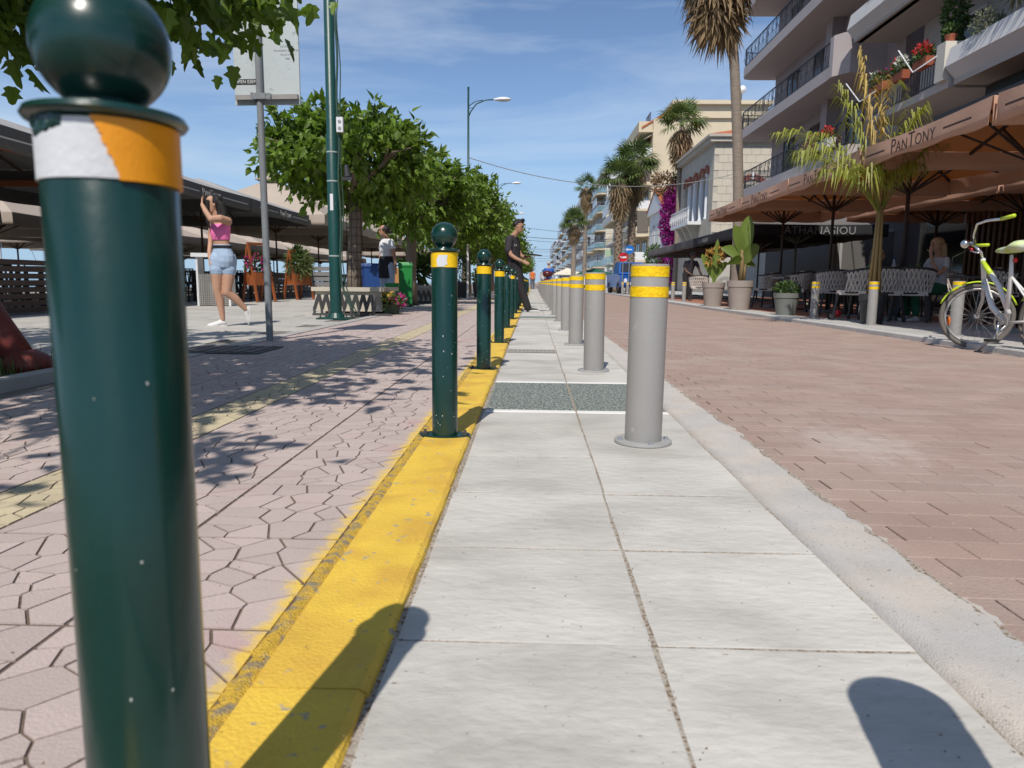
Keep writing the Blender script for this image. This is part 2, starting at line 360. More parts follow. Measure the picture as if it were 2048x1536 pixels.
# ---- crazy paved pavement
pave=MB(); pave.box(-2.46,-.40,-4,120,-.16,PZ-.003)
pj=M('paving_joint',(.15,.11,.085),.95,.3,40,.4,200)
pave=tag(pave.build('pavement',pj),kind='structure')
def pavemat(name,col,col2):
    m=M(name,col,.85,.08,5,.25,170,rnd=.07,col2=col2,thr=.66,soft=.10,dirt=(.25,.2,.17),dscale=120,dthr=.75)
    N,L,b=edit(m); lk=b.inputs['Base Color'].links[0].from_socket
    g=N.new('ShaderNodeNewGeometry'); s=N.new('ShaderNodeSeparateXYZ'); L.new(g.outputs['Position'],s.inputs[0])
    n=N.new('ShaderNodeTexNoise'); n.inputs['Scale'].default_value=26; n.inputs['Detail'].default_value=10; n.inputs['Roughness'].default_value=.7; L.new(g.outputs['Position'],n.inputs[0])
    a=N.new('ShaderNodeMath'); a.operation='MULTIPLY_ADD'; L.new(n.outputs[0],a.inputs[0]); a.inputs[1].default_value=.12; L.new(s.outputs[0],a.inputs[2])
    r=N.new('ShaderNodeMapRange'); r.interpolation_type='SMOOTHSTEP'; L.new(a.outputs[0],r.inputs[0]); r.inputs[1].default_value=-.398; r.inputs[2].default_value=-.350; r.inputs[4].default_value=.9
    mx=N.new('ShaderNodeMix'); mx.data_type='RGBA'; L.new(r.outputs[0],mx.inputs[0]); L.new(lk,mx.inputs[6]); mx.inputs[7].default_value=(*srgb(228,192,70),1); L.new(mx.outputs[2],b.inputs['Base Color'])
    return m
pink=pavemat('pink_grey_paving',(.475,.39,.36),(.49,.33,.315))
ylw=pavemat('yellow_tinted_paving',(.53,.45,.30),(.49,.41,.32))
def clip(poly,nx,ny,d):
    out=[];n=len(poly)
    for i in range(n):
        a=poly[i];b=poly[(i+1)%n];da=a[0]*nx+a[1]*ny-d;db=b[0]*nx+b[1]*ny-d
        if da<=0: out.append(a)
        if (da<0<db) or (db<0<da): t=da/(da-db); out.append((a[0]+t*(b[0]-a[0]),a[1]+t*(b[1]-a[1])))
    return out
def inset(poly,g):
    n=len(poly); A=sum(poly[i][0]*poly[(i+1)%n][1]-poly[(i+1)%n][0]*poly[i][1] for i in range(n))
    if A<0: poly=poly[::-1]
    P=list(poly); res=P
    for i in range(n):
        a=P[i];b=P[(i+1)%n]; dx,dy=b[0]-a[0],b[1]-a[1]; l=math.hypot(dx,dy)
        if l<1e-6: continue
        nx,ny=dy/l,-dx/l; res=clip(res,nx,ny,a[0]*nx+a[1]*ny-g)
        if len(res)<3: return None
    return res
def tile_cells(x0,x1,y0,y1,rng,cx,cy):
    pts=[]
    sx,sy=(x1-x0)/cx,(y1-y0)/cy
    for k in range(cx*cy):
        best=None;bd=-1
        for q in range(3 if k else 1):
            c=(rng.uniform(x0+.01,x1-.01),rng.uniform(y0+.01,y1-.01)); d=min([((c[0]-p[0])*.8)**2+(c[1]-p[1])**2 for p in pts],default=1)
            if d>bd: bd=d;best=c
        pts.append(best)
    res=[]
    for p in pts:
        poly=[(x0,y0),(x1,y0),(x1,y1),(x0,y1)]
        for q in pts:
            if q is p: continue
            nx,ny=q[0]-p[0],q[1]-p[1]
            if nx*nx+ny*ny<1e-8: continue
            poly=clip(poly,nx,ny,(q[0]**2+q[1]**2-p[0]**2-p[1]**2)/2)
            if len(poly)<3: break
        if len(poly)>=3:
            z=inset(poly,rng.choice((.0022,.0027,.0034)))
            if z and len(z)>=3: res.append(z)
    return res
rng=random.Random(12)
colsx=[(-.412,-.752,4,pink),(-.752,-1.185,5,pink),(-1.185,-1.385,3,ylw),(-1.385,-1.80,5,pink),(-1.80,-2.22,5,pink),(-2.22,-2.455,3,pink)]
cells=[]; YEND=14.5
for xa,xb,cx,mt in colsx:
    yy=.25+ (0.05 if mt is ylw else 0)
    while yy<YEND:
        cy=6
        for z in tile_cells(xb+.002,xa-.002,yy+.002,yy+.411-.002,rng,cx,cy): 
            c=(sum(p[0] for p in z)/len(z),sum(p[1] for p in z)/len(z)); cells.append((c,z,mt))
        yy+=.411
def cell_mb(mb,z,c,h,off=(0,0)):
    n=len(z); zi=None
    o=off
    if zi is None or len(zi)!=n: 
        return mb.add([(p[0]-o[0],p[1]-o[1],PZ-.0029) for p in z]+[(p[0]-o[0],p[1]-o[1],h) for p in z],[tuple(range(n,2*n))]+[(k,(k+1)%n,n+(k+1)%n,n+k) for k in range(n)])
    # align inset start with the outline
    k0=min(range(n),key=lambda k:(zi[k][0]-z[0][0])**2+(zi[k][1]-z[0][1])**2); A=sum(z[i][0]*z[(i+1)%n][1]-z[(i+1)%n][0]*z[i][1] for i in range(n))
    if A<0: z=z[::-1]; k0=min(range(n),key=lambda k:(zi[k][0]-z[0][0])**2+(zi[k][1]-z[0][1])**2)
    zi=zi[k0:]+zi[:k0]
    return mb.add([(p[0]-o[0],p[1]-o[1],PZ-.0029) for p in z]+[(p[0]-o[0],p[1]-o[1],h-.002) for p in z]+[(p[0]-o[0],p[1]-o[1],h) for p in zi],
      [tuple(range(2*n,3*n))]+[(k,(k+1)%n,n+(k+1)%n,n+k) for k in range(n)]+[(n+k,n+(k+1)%n,2*n+(k+1)%n,2*n+k) for k in range(n)])
cells=[c for c in cells if vis(*c[0],2.2)]
cells.sort(key=lambda c:far_key(*c[0]))
rest={id(pink):MB(),id(ylw):MB()}
for k,(c,z,mt) in enumerate(cells):
    h=PZ+rng.uniform(-.0004,.0004)
    if k<300:
        mb=MB(); cell_mb(mb,z,c,h,c); o=link('paving_stone',mb.mesh('paving_stone'),mt,pave); o.location=(c[0],c[1],0)
    else: cell_mb(rest[id(mt)],z,c,h)
tag(link('paving_stones',rest[id(pink)].mesh('paving_stones'),pink,pave),kind='stuff')
tag(link('yellow_paving_stones',rest[id(ylw)].mesh('yellow_paving_stones'),ylw,pave),kind='stuff')
m=MB(); m.add([(-2.455,YEND,PZ),(-.412,YEND,PZ),(-.412,120,PZ),(-2.455,120,PZ)],[(0,1,2,3)]); m.build('far_paving',pink,pave)
m=MB(); m.add([(-1.385,YEND,PZ+.003),(-1.185,YEND,PZ+.003),(-1.185,120,PZ+.003),(-1.385,120,PZ+.003)],[(0,1,2,3)]); m.build('far_yellow_line',ylw,pave)
# ---- grey paver esplanade between pavement and terrace
esp=MB(); esp.box(-26,-2.462,-20,160,-.16,PZ-.011); esp=tag(esp.build('esplanade',M('paver_joint_grey',(.20,.18,.16),.95,.2,20)),kind='structure')
pv=M('grey_flagstone',(.47,.45,.41),.85,.10,4,.25,120,rnd=.07,col2=(.40,.385,.36),thr=.55,soft=.2)
flag=MB(); flag.add([(-.395,-.295,-.011),(.395,-.295,-.011),(.395,.295,-.011),(-.395,.295,-.011),(-.395,-.295,-.002),(.395,-.295,-.002),(.395,.295,-.002),(-.395,.295,-.002),(-.391,-.291,0),(.391,-.291,0),(.391,.291,0),(-.391,.291,0)],
  [(0,1,5,4),(1,2,6,5),(2,3,7,6),(3,0,4,7),(4,5,9,8),(5,6,10,9),(6,7,11,10),(7,4,8,11),(8,9,10,11)])
fm=flag.mesh('flagstone'); fm.materials.append(pv); sp=[]
BED=(-5.2,-2.62,.2,4.25)
for j in range(70):
    for i in range(28):
        x=-2.47-.40-i*.8-(.4 if j%2 else 0)+.0; yy=1.0+j*.6
        if BED[0]-.4<x<BED[1]+.4 and yy<BED[3]+.3: continue
        if vis(x+.2,yy,1.4) and yy<40: sp.append((x,yy))
sp.sort(key=lambda s:far_key(s[0]+.2,s[1]))
for s in sp[:300]:
    o=link('flagstone',fm,None,esp); o.location=(s[0],s[1],PZ+random.uniform(-.002,.002))
r2=MB()
for s in sp[300:]: r2.add([(v.co.x+s[0],v.co.y+s[1],v.co.z+PZ) for v in fm.vertices],[tuple(p.vertices) for p in fm.polygons])
tag(link('flagstones',r2.mesh('flagstones'),pv,esp),kind='stuff')
# border strip of narrow stones along the crazy paving
bs=MB(); bs.box(-.075,.075,-.49,.49,-.011,0); bsm=bs.mesh('border_stone'); bsm.materials.append(M('border_grey',(.40,.385,.365),.85,.12,4,.3,100,rnd=.06))
for k in range(26):
    if k<3: continue
    o=link('border_stone',bsm,None,esp); o.location=(-2.54,1.5+k,PZ+.004)
# grass bed with a stone edge (close on the left)
bed=MB()
ke=MB(); ke.box(BED[1]-.12,BED[1],BED[2],BED[3],-.05,PZ+.05); ke.box(BED[0],BED[1]-.12,BED[3]-.12,BED[3],-.05,PZ+.05); ke.build('bed_edging',M('edging_stone',(.42,.41,.39),.85,.12,6,.3,80),esp)
so_=MB(); so_.box(BED[0],BED[1]-.12,BED[2],BED[3]-.12,-.05,PZ+.03); so_.build('bed_soil',M('dry_soil',(.13,.10,.06),.95,.3,8,.8,50),esp)
def blades(n,x0,x1,y0,y1,z,h,wd,rng):
    c=np.stack([rng.uniform(x0,x1,n),rng.uniform(y0,y1,n),np.full(n,z)],1); a=rng.uniform(0,2*PI,n); hh=h*rng.uniform(.3,1.2,n)**1.3
    dx=np.stack([np.cos(a),np.sin(a),0*a],1)*wd/2; lean=np.stack([np.cos(a+1.57),np.sin(a+1.57),0*a],1)*(hh*rng.uniform(.1,.8,n))[:,None]
    up=np.zeros((n,3)); up[:,2]=hh
    V=np.stack([c-dx,c+dx,c+up*.6+lean*.35+dx*.6,c+up*.6+lean*.35-dx*.6,c+up+lean],1).reshape(-1,3)
    b=np.arange(n)*5; F=np.concatenate([np.stack([b,b+1,b+2],1),np.stack([b,b+2,b+3],1),np.stack([b+3,b+2,b+4],1)])
    return V,F
rg_=np.random.default_rng(5); V,F=blades(9000,BED[0]+.05,BED[1]-.14,1.6,BED[3]-.14,PZ+.03,.13,.006,rg_)
tag(link('grass',arrmesh('grass',V,F),M('bed_grass',(.09,.13,.035),.7,.3,3,trans=.25,rnd=.35)),'rough green grass growing in the stone edged bed','grass',kind='stuff')

# loose grit and leaf crumbs lying on the path and pavement
rg=np.random.default_rng(9); n=900; yy=.7+rg.uniform(0,1,n)**2*6; xx=np.where(rg.uniform(0,1,n)<.5,rg.choice([.2,.612,-.212,-.40],n)+rg.normal(0,.012,n),rg.uniform(-1.6,.62,n)); sz=rg.uniform(.0006,.0020,n)
base=np.array([(1,0,0),(0,1,0),(-1,0,0),(0,-1,0),(0,0,.8)]); zz=np.where(xx<-.405,PZ+.0005,np.where(xx<-.22,.0185,.0015))
V=(base[None]*sz[:,None,None]*rg.uniform(.6,1.4,(n,5,1))+np.stack([xx,yy,zz],1)[:,None,:]).reshape(-1,3); b=np.arange(n)[:,None]*5
F=np.concatenate([b+np.array([[0,1,4]]),b+np.array([[1,2,4]]),b+np.array([[2,3,4]]),b+np.array([[3,0,4]])])
tag(link('grit',arrmesh('grit',V,F),M('loose_grit',(.20,.14,.085),.95,.4,80,rnd=.5)),'loose sandy grit scattered over the slab path','grit',kind='stuff')
# ================================================================== BOLLARDS
gpaint=M('dark_green_gloss_paint',(.003,.032,.025),.26,.15,12,.04,60,coat=.25,dirt=(.55,.6,.55),dscale=95,dthr=.80)
refy=M('yellow_reflective_tape',srgb(240,196,20),.35,.10,60,.15,120)
refo=M('orange_reflective_tape',srgb(232,150,10),.42,.10,70,.12,420)
whp=M('torn_white_backing',(.62,.64,.66),.75,.06,30,.12,200)
def wrap(r,a0,a1,z0,z1,n=40,jag=0,seed=1,t=.0012,edges=None):
    """curved patch on a cylinder from angle a0 to a1 (edges: callable z-fraction -> (a0,a1))"""
    m=MB(); rg=random.Random(seed); V=[];F=[]; nz=24 if edges else 2
    for j in range(nz+1):
        q=j/nz; b0,b1=(edges(q) if edges else (a0,a1))
        for i in range(n+1):
            a=b0+(b1-b0)*i/n; V.append(((r+t)*math.cos(a),(r+t)*math.sin(a),z0+(z1-z0)*q))
    for j in range(nz):
        for i in range(n): p=j*(n+1)+i; F.append((p,p+1,p+n+2,p+n+1))
    # thin edge so the sheet has thickness
    k=len(V); loop=list(range(n+1))+[(j+1)*(n+1)-1 for j in range(1,nz+1)]+[nz*(n+1)+i for i in range(n-1,-1,-1)]+[j*(n+1) for j in range(nz-1,0,-1)]
    for i in loop: v=Vector(V[i]); h=Vector((v.x,v.y,0)).normalized()*(r-.001); V.append((h.x,h.y,v.z))
    m_=len(loop)
    for q in range(m_): F.append((loop[q],k+q,k+(q+1)%m_,loop[(q+1)%m_]))
    return m.add(V,F)
def green_bollard(label,loc,kind=0,group='green ball topped bollards on the yellow kerb'):
    r=.0465
    t=thing('ball_bollard',label,'bollard',loc,0,group if group else None)
    m=MB(); m.lathe([(r,.006),(r,.666),(r-.002,.669)],40); m.build('post',gpaint,t,auto=R(40))
    m=MB(); m.lathe([(r,.666),(r+.007,.667),(r+.009,.670),(r+.007,.674),(.028,.678),(.024,.686)],40); m.build('collar',gpaint,t,auto=R(50))
    m=MB(); m.ball((0,0,.7215),.0465,40,24); m.build('ball',gpaint,t,smooth=True)
    m=MB()
    m.prism([(.095*math.cos(2*PI*k/28)*(1 if k%7 else 1.0),.058*math.sin(2*PI*k/28)) for k in range(28)],-.008,.006); pl=m.build('base_plate',gpaint,t)
    for sx in(-1,1):
        m=MB(); m.lathe([(.012,.006),(.012,.012),(.006,.012),(.006,.022)],8,(sx*.074,0,0)); m.build('bolt',iron,pl)
    a=-PI/2   # facing the camera
    if kind==0: wrap(r,0,2*PI-.001,.612,.660,64).build('reflective_band',refy,t,smooth=False)
    elif kind==1:      # yellow band with a torn white patch
        wrap(r,0,2*PI-.001,.610,.662,64).build('reflective_band',refy,t)
        e=lambda q: (a-.40+(.10 if q>.75 else 0)+.02*math.sin(9*q),a+.38-(.2 if q<.15 else 0)+.03*math.sin(7*q+1))
        wrap(r+.0014,0,0,.612,.652,16,edges=e).build('torn_patch',whp,t)
    elif kind==2:      # white scraps left
        e=lambda q:(a-1.5,a-.6+.25*q)
        wrap(r,0,0,.614,.655,18,edges=e).build('white_scrap',whp,t)
        e=lambda q:(a+.75-.2*q,a+1.5); wrap(r,0,0,.614,.650,14,edges=e).build('white_scrap',whp,t)
    elif kind==3:      # the near one: torn white on the left, orange tape on the right
        rg=random.Random(5); js=[rg.uniform(-.035,.035) for _ in range(30)]
        bd=lambda q: 5.34-.30*(q**1.15)+js[int(q*28)]*.8
        e=lambda q:(2.7+js[int((1-q)*28)]*1.5+(.35 if q>.86 else 0),bd(q)); wrap(r,0,0,.624,.664,60,edges=e).build('torn_white_band',whp,t)
        e=lambda q:(bd(q),8.6); wrap(r+.0012,0,0,.623,.665,60,edges=e).build('orange_band',refo,t)
        for k in range(5):
            m=MB(); pts=[]; ang=3.9+k*.14; 
            m.lathe([(.0001,-.0005),(.006+.003*(k%3),-.0005),(.004,.0012),(.0001,.0015)],7); mt=Matrix.Translation((math.cos(ang)*(r+.0012),math.sin(ang)*(r+.0012),.663-.004*(k%2)))@Matrix.Rotation(ang,4,'Z')@Matrix.Rotation(PI/2,4,'Y'); m.xf(mt); m.build('paint_drip',gpaint,t)
    # paint chips on the post
    ch=MB(); rg=random.Random(int(loc[1]*100)); chipn=22 if kind!=3 else 12
    for k in range(chipn):
        an=a+rg.uniform(-.9,1.3); z=.04+.5*rg.random()**1.8; w=rg.uniform(.0006,.0022)*(1 if kind!=3 else .7); hh=w*rg.uniform(1,2.4)
        c=Vector((math.cos(an),math.sin(an),0)); tg=Vector((-math.sin(an),math.cos(an),0)); p=c*(r+.0006)+Vector((0,0,z))
        pts=[p+tg*w*math.cos(q*1.256)*rg.uniform(.6,1.2)+Vector((0,0,hh*math.sin(q*1.256)*rg.uniform(.6,1.2))) for q in range(5)]
        ch.add(pts,[(0,1,2,3,4)])
    tag(ch.build('paint_chips',M('chipped_primer',(.50,.52,.48),.8,.2,50),t),kind='stuff')
    return t
gb0=green_bollard('large green ball topped bollard with torn white and orange band',(-.322,.545,.010),3,None)
gb0.scale=(1,1,1.008); gb0.location.x=-.318
gb1=green_bollard('green ball topped bollard with white torn patch on its yellow band',(-.316,2.57,.010),1,None)
gb1.rotation_euler.z=R(-3)
lab='green ball topped bollard with plain yellow band on the yellow kerb'
gb2=green_bollard(lab,(-.314,4.62,.010),0)
YS=[6.64,8.85,10.95,13.05,15.1,17.2,19.3,21.4,23.5,25.6,27.7,29.8,32,34.1,36.2,38.4,40.5,42.6,44.7,47]
for k,yv in enumerate(YS):
    if yv in(8.85,13.05): 
        green_bollard('green ball topped bollard with only white scraps of its band left',(-.322,yv,.010),2,'green bollards with torn bands on the yellow kerb')
    else: o=dup(gb2,loc=(-.318+random.uniform(-.012,.012),yv,.010)); o.rotation_euler=(random.uniform(-.008,.008),random.uniform(-.010,.010),random.uniform(-.25,.25))
gry=M('grey_powder_coat',(.285,.275,.262),.42,.05,9,.05,90,dirt=(.36,.345,.32),dscale=26,dthr=.72)
gryp=M('grey_base_plate',(.36,.355,.345),.5,.1,20)
galv=M('galvanised_steel',(.48,.50,.53),.35,.2,60,metal=.7)
refl=M('yellow_prismatic_tape',srgb(246,205,8),.32,.05,20,.2,150)
N_,L_,b_=edit(refl); tcn=N_.new('ShaderNodeTexCoord'); bk=N_.new('ShaderNodeTexBrick'); 
sx_=N_.new('ShaderNodeSeparateXYZ'); L_.new(tcn.outputs['Object'],sx_.inputs[0]); at_=N_.new('ShaderNodeMath'); at_.operation='ARCTAN2'; L_.new(sx_.outputs[1],at_.inputs[0]); L_.new(sx_.outputs[0],at_.inputs[1])
cb=N_.new('ShaderNodeCombineXYZ'); L_.new(at_.outputs[0],cb.inputs[0]); mz=N_.new('ShaderNodeMath'); mz.operation='MULTIPLY'; mz.inputs[1].default_value=14; L_.new(sx_.outputs[2],mz.inputs[0]); L_.new(mz.outputs[0],cb.inputs[1])
L_.new(cb.outputs[0],bk.inputs['Vector']); bk.inputs['Scale'].default_value=3.2; bk.inputs['Color1'].default_value=(*srgb(250,214,20),1); bk.inputs['Color2'].default_value=(*srgb(226,176,4),1); bk.inputs['Mortar'].default_value=(*srgb(236,190,10),1); bk.inputs['Mortar Size'].default_value=.01
L_.new(bk.outputs['Color'],b_.inputs['Base Color'])
def grey_bollard(label,loc,group):
    t=thing('steel_bollard',label,'bollard',loc,0,group); r=.066
    m=MB(); m.lathe([(r,.008),(r,.632),(r-.001,.6345),(r-.004,.636),(.002,.6365)],48); m.build('post',gry,t,auto=R(40))
    for z in(.522,.592): wrap(r,0,2*PI-.001,z,z+.036,64).build('reflective_band',refl,t)
    m=MB(); m.lathe([(.103,0),(.103,.008),(.102,.009),(.064,.009)],40); p=m.build('base_plate',gryp,t,auto=R(40))
    for k in range(4):
        a=-PI/2+k*PI/2; m=MB(); m.lathe([(.011,.009),(.011,.011),(.0085,.011),(.0085,.017),(.004,.018)],6,(.086*math.cos(a),.086*math.sin(a),0)); m.build('bolt',galv,p)
    return t
gl='grey steel bollard with two yellow bands standing on the slab path'
s0=grey_bollard(gl,(.425,.425,.002),'grey steel bollards along the slab path')
for yv in [2.555,4.66,6.66,8.65]+[8.65+2.02*k for k in range(1,20)]: o=dup(s0,loc=(.405+random.uniform(-.006,.006),yv,.002),rz=random.uniform(-.3,.3)); o.rotation_euler.x=random.uniform(-.006,.006); o.rotation_euler.y=random.uniform(-.008,.008)
gr_l='grey steel bollard with yellow bands beside the cafe terrace kerb'
for x,yv in[(4.96,8.55),(4.96,10.65),(4.955,12.8),(5.0,24.0),(5.0,25.9)]: dup(s0,loc=(x,yv,.0),label=gr_l,group='grey bollards along the cafe kerb')
for x,yv in[(4.55,36.8),(4.75,36.4),(4.97,36.0)]: dup(s0,loc=(x,yv,.0),label='small grey bollard in the trio below the round red sign',group='trio of bollards below the red sign')
# ================================================================== LEFT PAVEMENT FURNITURE
pole_g=M('green_pole_paint',(.006,.055,.048),.4,.2,8,.1,40,dirt=(.30,.36,.33),dscale=30,dthr=.74)
lampw=M('lamp_head_white',(.75,.76,.76),.35,.05,5)
def lamp_post(loc,label,arm=True,group=None):
    t=thing('street_lamp',label,'street lamp',loc,0,group); r=.083
    m=MB(); m.tube([(0,0,.01),(0,0,2.6),(0,0,2.62),(0,0,5.2),(0,0,5.22),(0,0,8.75)],[r,r,r*.86,r*.82,.05,.042],20); m.build('pole',pole_g,t,auto=R(50))
    m=MB(); m.box(-.24,.24,-.2,.2,0,.022); m.lathe([(.13,.022),(.095,.09)],20); m.build('base_plate',pole_g,t)
    for sx in(-1,1):
        for sy in(-1,1): m=MB(); m.lathe([(.02,.022),(.02,.04),(.01,.04),(.01,.07)],6,(sx*.19,sy*.15,0)); m.build('bolt',iron,t)
    m=MB(); m.ball((0,0,8.78),.05,12,8); m.build('finial',pole_g,t,smooth=True)
    m=MB(); m.tube([(0,0,7.55),(.1,0,7.8),(.35,0,8.12),(.75,0,8.28),(1.15,0,8.30)],.026,8); m.tube([(0,0,8.02),(.3,0,8.22),(.62,0,8.275)],.018,8); m.bar((.03,0,7.95),(.22,0,7.95),.02,.02); m.build('arm',pole_g,t,smooth=True)
    m=MB(); rg=[]
    for x,w,h in((1.08,.05,.04),(1.2,.07,.06),(1.28,.13,.085),(1.45,.17,.105),(1.65,.16,.095),(1.78,.11,.06),(1.83,.03,.02)):
        rg.append([(x,w*math.cos(2*PI*k/16),8.30+h*math.sin(2*PI*k/16)*(.8 if math.sin(2*PI*k/16)<0 else 1)) for k in range(16)])
    m.rings(rg); m.build('lamp_head',lampw,t,smooth=True)
    return t
l0=lamp_post((-2.88,10.45,PZ),'thick green lamp post with strapped cable beside the stone planter')
# cable and socket box on the first post
wire=M('dark_green_cable',(.03,.07,.05),.5,.2,20); wht=M('white_plastic',(.70,.71,.72),.4,.04,8)
m=MB(); pts=[]; rg=random.Random(2)
for k in range(30): z=.02+k*.16; pts.append((.105+.012*math.sin(k*.9)+(.22 if k==0 else .12 if k==1 else .04 if k==2 else 0),-.05-.02*(k<2),max(.03,z)))
m.tube(pts,.016,8); m.tube([(p[0]+.035+.015*math.sin(i*.7),p[1]+.01,p[2]) for i,p in enumerate(pts)],.008,6); m.build('cable',wire,l0,smooth=True)
sb=MB(); sb.box(.10,.19,-.12,-.05,2.62,2.82); sb=sb.build('socket_box',wht,l0)
for z in(2.67,2.76): q=MB(); q.lathe([(.024,0),(.024,.006),(.018,.007)],14); q.xf(Matrix.Translation((.145,-.12,z))@Matrix.Rotation(PI/2,4,'X')); q.build('socket',M('socket_grey',(.28,.28,.28),.5,0),sb)
for z in(.9,1.95,2.35): q=MB(); q.lathe([(.0855,z),(.0855,z+.02)],24,cap=False); q.build('strap',M('strap_grey',(.35,.40,.38),.5,.1),l0)
q=wrap(.083,-1.9,-1.35,1.55,1.78,10); q.build('sticker',wht,l0)
# work lamp hanging on the cable
q=MB(); q.tube([(.21,-.06,2.18),(.23,-.06,2.02)],[.03,.05],10); q.box(.16,.30,-.10,-.02,1.97,2.01); q.build('spot_lamp',M('dark_plastic',(.03,.03,.035),.5,.1),l0)
lpl='green curved arm street lamp with white head above the tree row'
lp=lamp_post((-2.88,32,PZ),lpl,group='street lamps along the tree row')
for yv in(58,83,108,134,160,186): dup(lp,loc=(-2.88,yv,PZ))
# sign seen from the back
sgm=M('weathered_aluminium',(.47,.52,.53),.5,.09,3,.1,30,dirt=(.33,.36,.36),dscale=12,dthr=.70); polem=M('grey_sign_pole',(.21,.225,.235),.45,.15,8,.05,50)
b=gp(540,682,PZ); sg=thing('street_sign','pale metal sign board on a grey pole, seen from behind','sign',b,R(-4))
m=MB(); m.tube([(0,0,0),(-.012,0,2.95)],[.031,.028],16); m.build('pole',polem,sg,auto=R(50))
mt=Matrix.Translation((0,.05,0)); m=MB(); m.box(-.25,.345,.03,.045,2.09,3.35); bd=m.build('sign_board',sgm,sg)
m=MB(); m.box(-.235,.335,-.004,.029,2.13,2.17); m.build('rail',M('rail_aluminium',(.30,.29,.28),.5,.1,10),sg); m=MB(); m.box(-.235,.335,-.004,.029,3.0,3.04); m.build('rail',M('rail_aluminium',(.30,.29,.28),.5,.1,10),sg)
m=MB(); m.box(-.06,.06,-.045,-.02,2.125,2.175); m.box(-.075,-.055,-.045,.03,2.12,2.18); m.box(.055,.10,-.035,.03,2.125,2.175); m.build('clamp',galv,sg)
blk=M('black_print',(.015,.015,.015),.6,0)
FACE=Matrix.Rotation(PI/2,4,'X')      # text facing -Y
m=MB(); m.box(-.235,-.052,.0265,.0295,2.265,2.31); st=m.build('sticker',blk,sg); 
text('sticker_lettering','OPEN ESEM',.040,wht,sg,Matrix.Translation((-.143,.025,2.2865))@FACE,.0005)
gtx=M('faded_grey_print',(.27,.30,.30),.6,0)
for k,s in enumerate(('iA','KATASKEYH','PINAKIDON SHMANSHS','THL 210 4812','1998')): text('print',s,.036 if k==0 else .022,gtx,sg,Matrix.Translation((.24,.0285,2.62-.034*k-(.01 if k else 0)))@FACE,.0004)
# lying red post foot in the grass bed
rp=thing('red_post','red painted leaning post with round foot in the grass bed','post',(-2.93,3.98,PZ+.03),0)
redm=M('faded_red_paint',(.17,.028,.02),.6,.2,10,.2,60)
m=MB(); m.tube([(.02,0,.04),(-.12,.02,.26),(-.42,.06,.75)],[.085,.075,.07],16); m.build('shaft',redm,rp,smooth=True)
m=MB(); m.lathe([(.13,0),(.13,.05),(.10,.09),(.05,.12)],20,(.05,0,0)); m.build('foot',redm,rp,smooth=True)
# manhole cover in the esplanade
mh=gp(455,700,PZ+.002); o=thing('manhole_cover','dark iron manhole cover set in the shaded pavement','manhole cover',(mh.x,mh.y,PZ+.0035),0)
m=MB(); m.box(-.35,.35,-.3,.3,0,.006); m.build('frame',iron,o)
for i in range(6):
    m=MB(); m.box(-.31+i*.106,-.31+i*.106+.085,-.26,.26,.006,.011); m.build('rib',iron,o)
# ================================================================== TREES
bark=M('grey_brown_bark',(.19,.15,.115),.95,.3,14,1,55,stretch=(1,1,.35)); twig=M('young_branch',(.16,.12,.08),.9,.2,20)
leafm=M('mulberry_leaf',(.125,.20,.028),.42,.30,2.2,trans=.38,rnd=.38,spec=.4)
leafd=leafm
LOBE=np.array([(0,0),(.16,-.04),(.40,.10),(.30,.30),(.52,.52),(.26,.62),(.16,.98),(0,1.12),(-.16,.98),(-.26,.62),(-.52,.52),(-.30,.30),(-.40,.10),(-.16,-.04)])
PLAIN=np.array([(0,0),(.27,.16),(.29,.46),(.0,1.15),(-.29,.46),(-.27,.16)])
def leaves(centers,dirs,size,rng,shape=PLAIN,droop=.5):
    """leaf faces: centers = stalk ends, dirs = pointing direction of each tip"""
    n=len(centers); k=len(shape); d=dirs/np.linalg.norm(dirs,axis=1,keepdims=True)
    ref=rng.normal(size=(n,3)); x=np.cross(d,ref); x/=np.linalg.norm(x,axis=1,keepdims=True); nrm=np.cross(x,d)
    s=(size*rng.uniform(.6,1.25,n))[:,None,None]
    u=shape[:,0][None,:,None]; v=shape[:,1][None,:,None]
    P=centers[:,None,:]+s*(u*x[:,None,:]+v*d[:,None,:]+(np.abs(u)*.35-(v**2)*.18)*nrm[:,None,:])
    V=P.reshape(-1,3); b=(np.arange(n)*k)[:,None]
    # fan around vertex 0 -> two fans meeting at the midrib
    F=np.concatenate([np.concatenate([b,b+i,b+i+1],1) for i in range(1,k-1)])
    return V,F
def crown_pts(n,R_,rng,clumps,flat=1.0,shell=.55):
    """points clustered on shoots around clump centres inside an ellipsoid"""
    c=[]
    for _ in range(clumps):
        v=rng.normal(size=3); v/=np.linalg.norm(v); c.append(v*rng.uniform(shell,1.0))
    c=np.array(c)*np.array(R_); idx=rng.integers(0,clumps,n)
    sp=np.array(R_)*.24; p=c[idx]+np.clip(rng.normal(size=(n,3)),-1.5,1.5)*sp*rng.uniform(.5,1.0,(n,1))
    return p
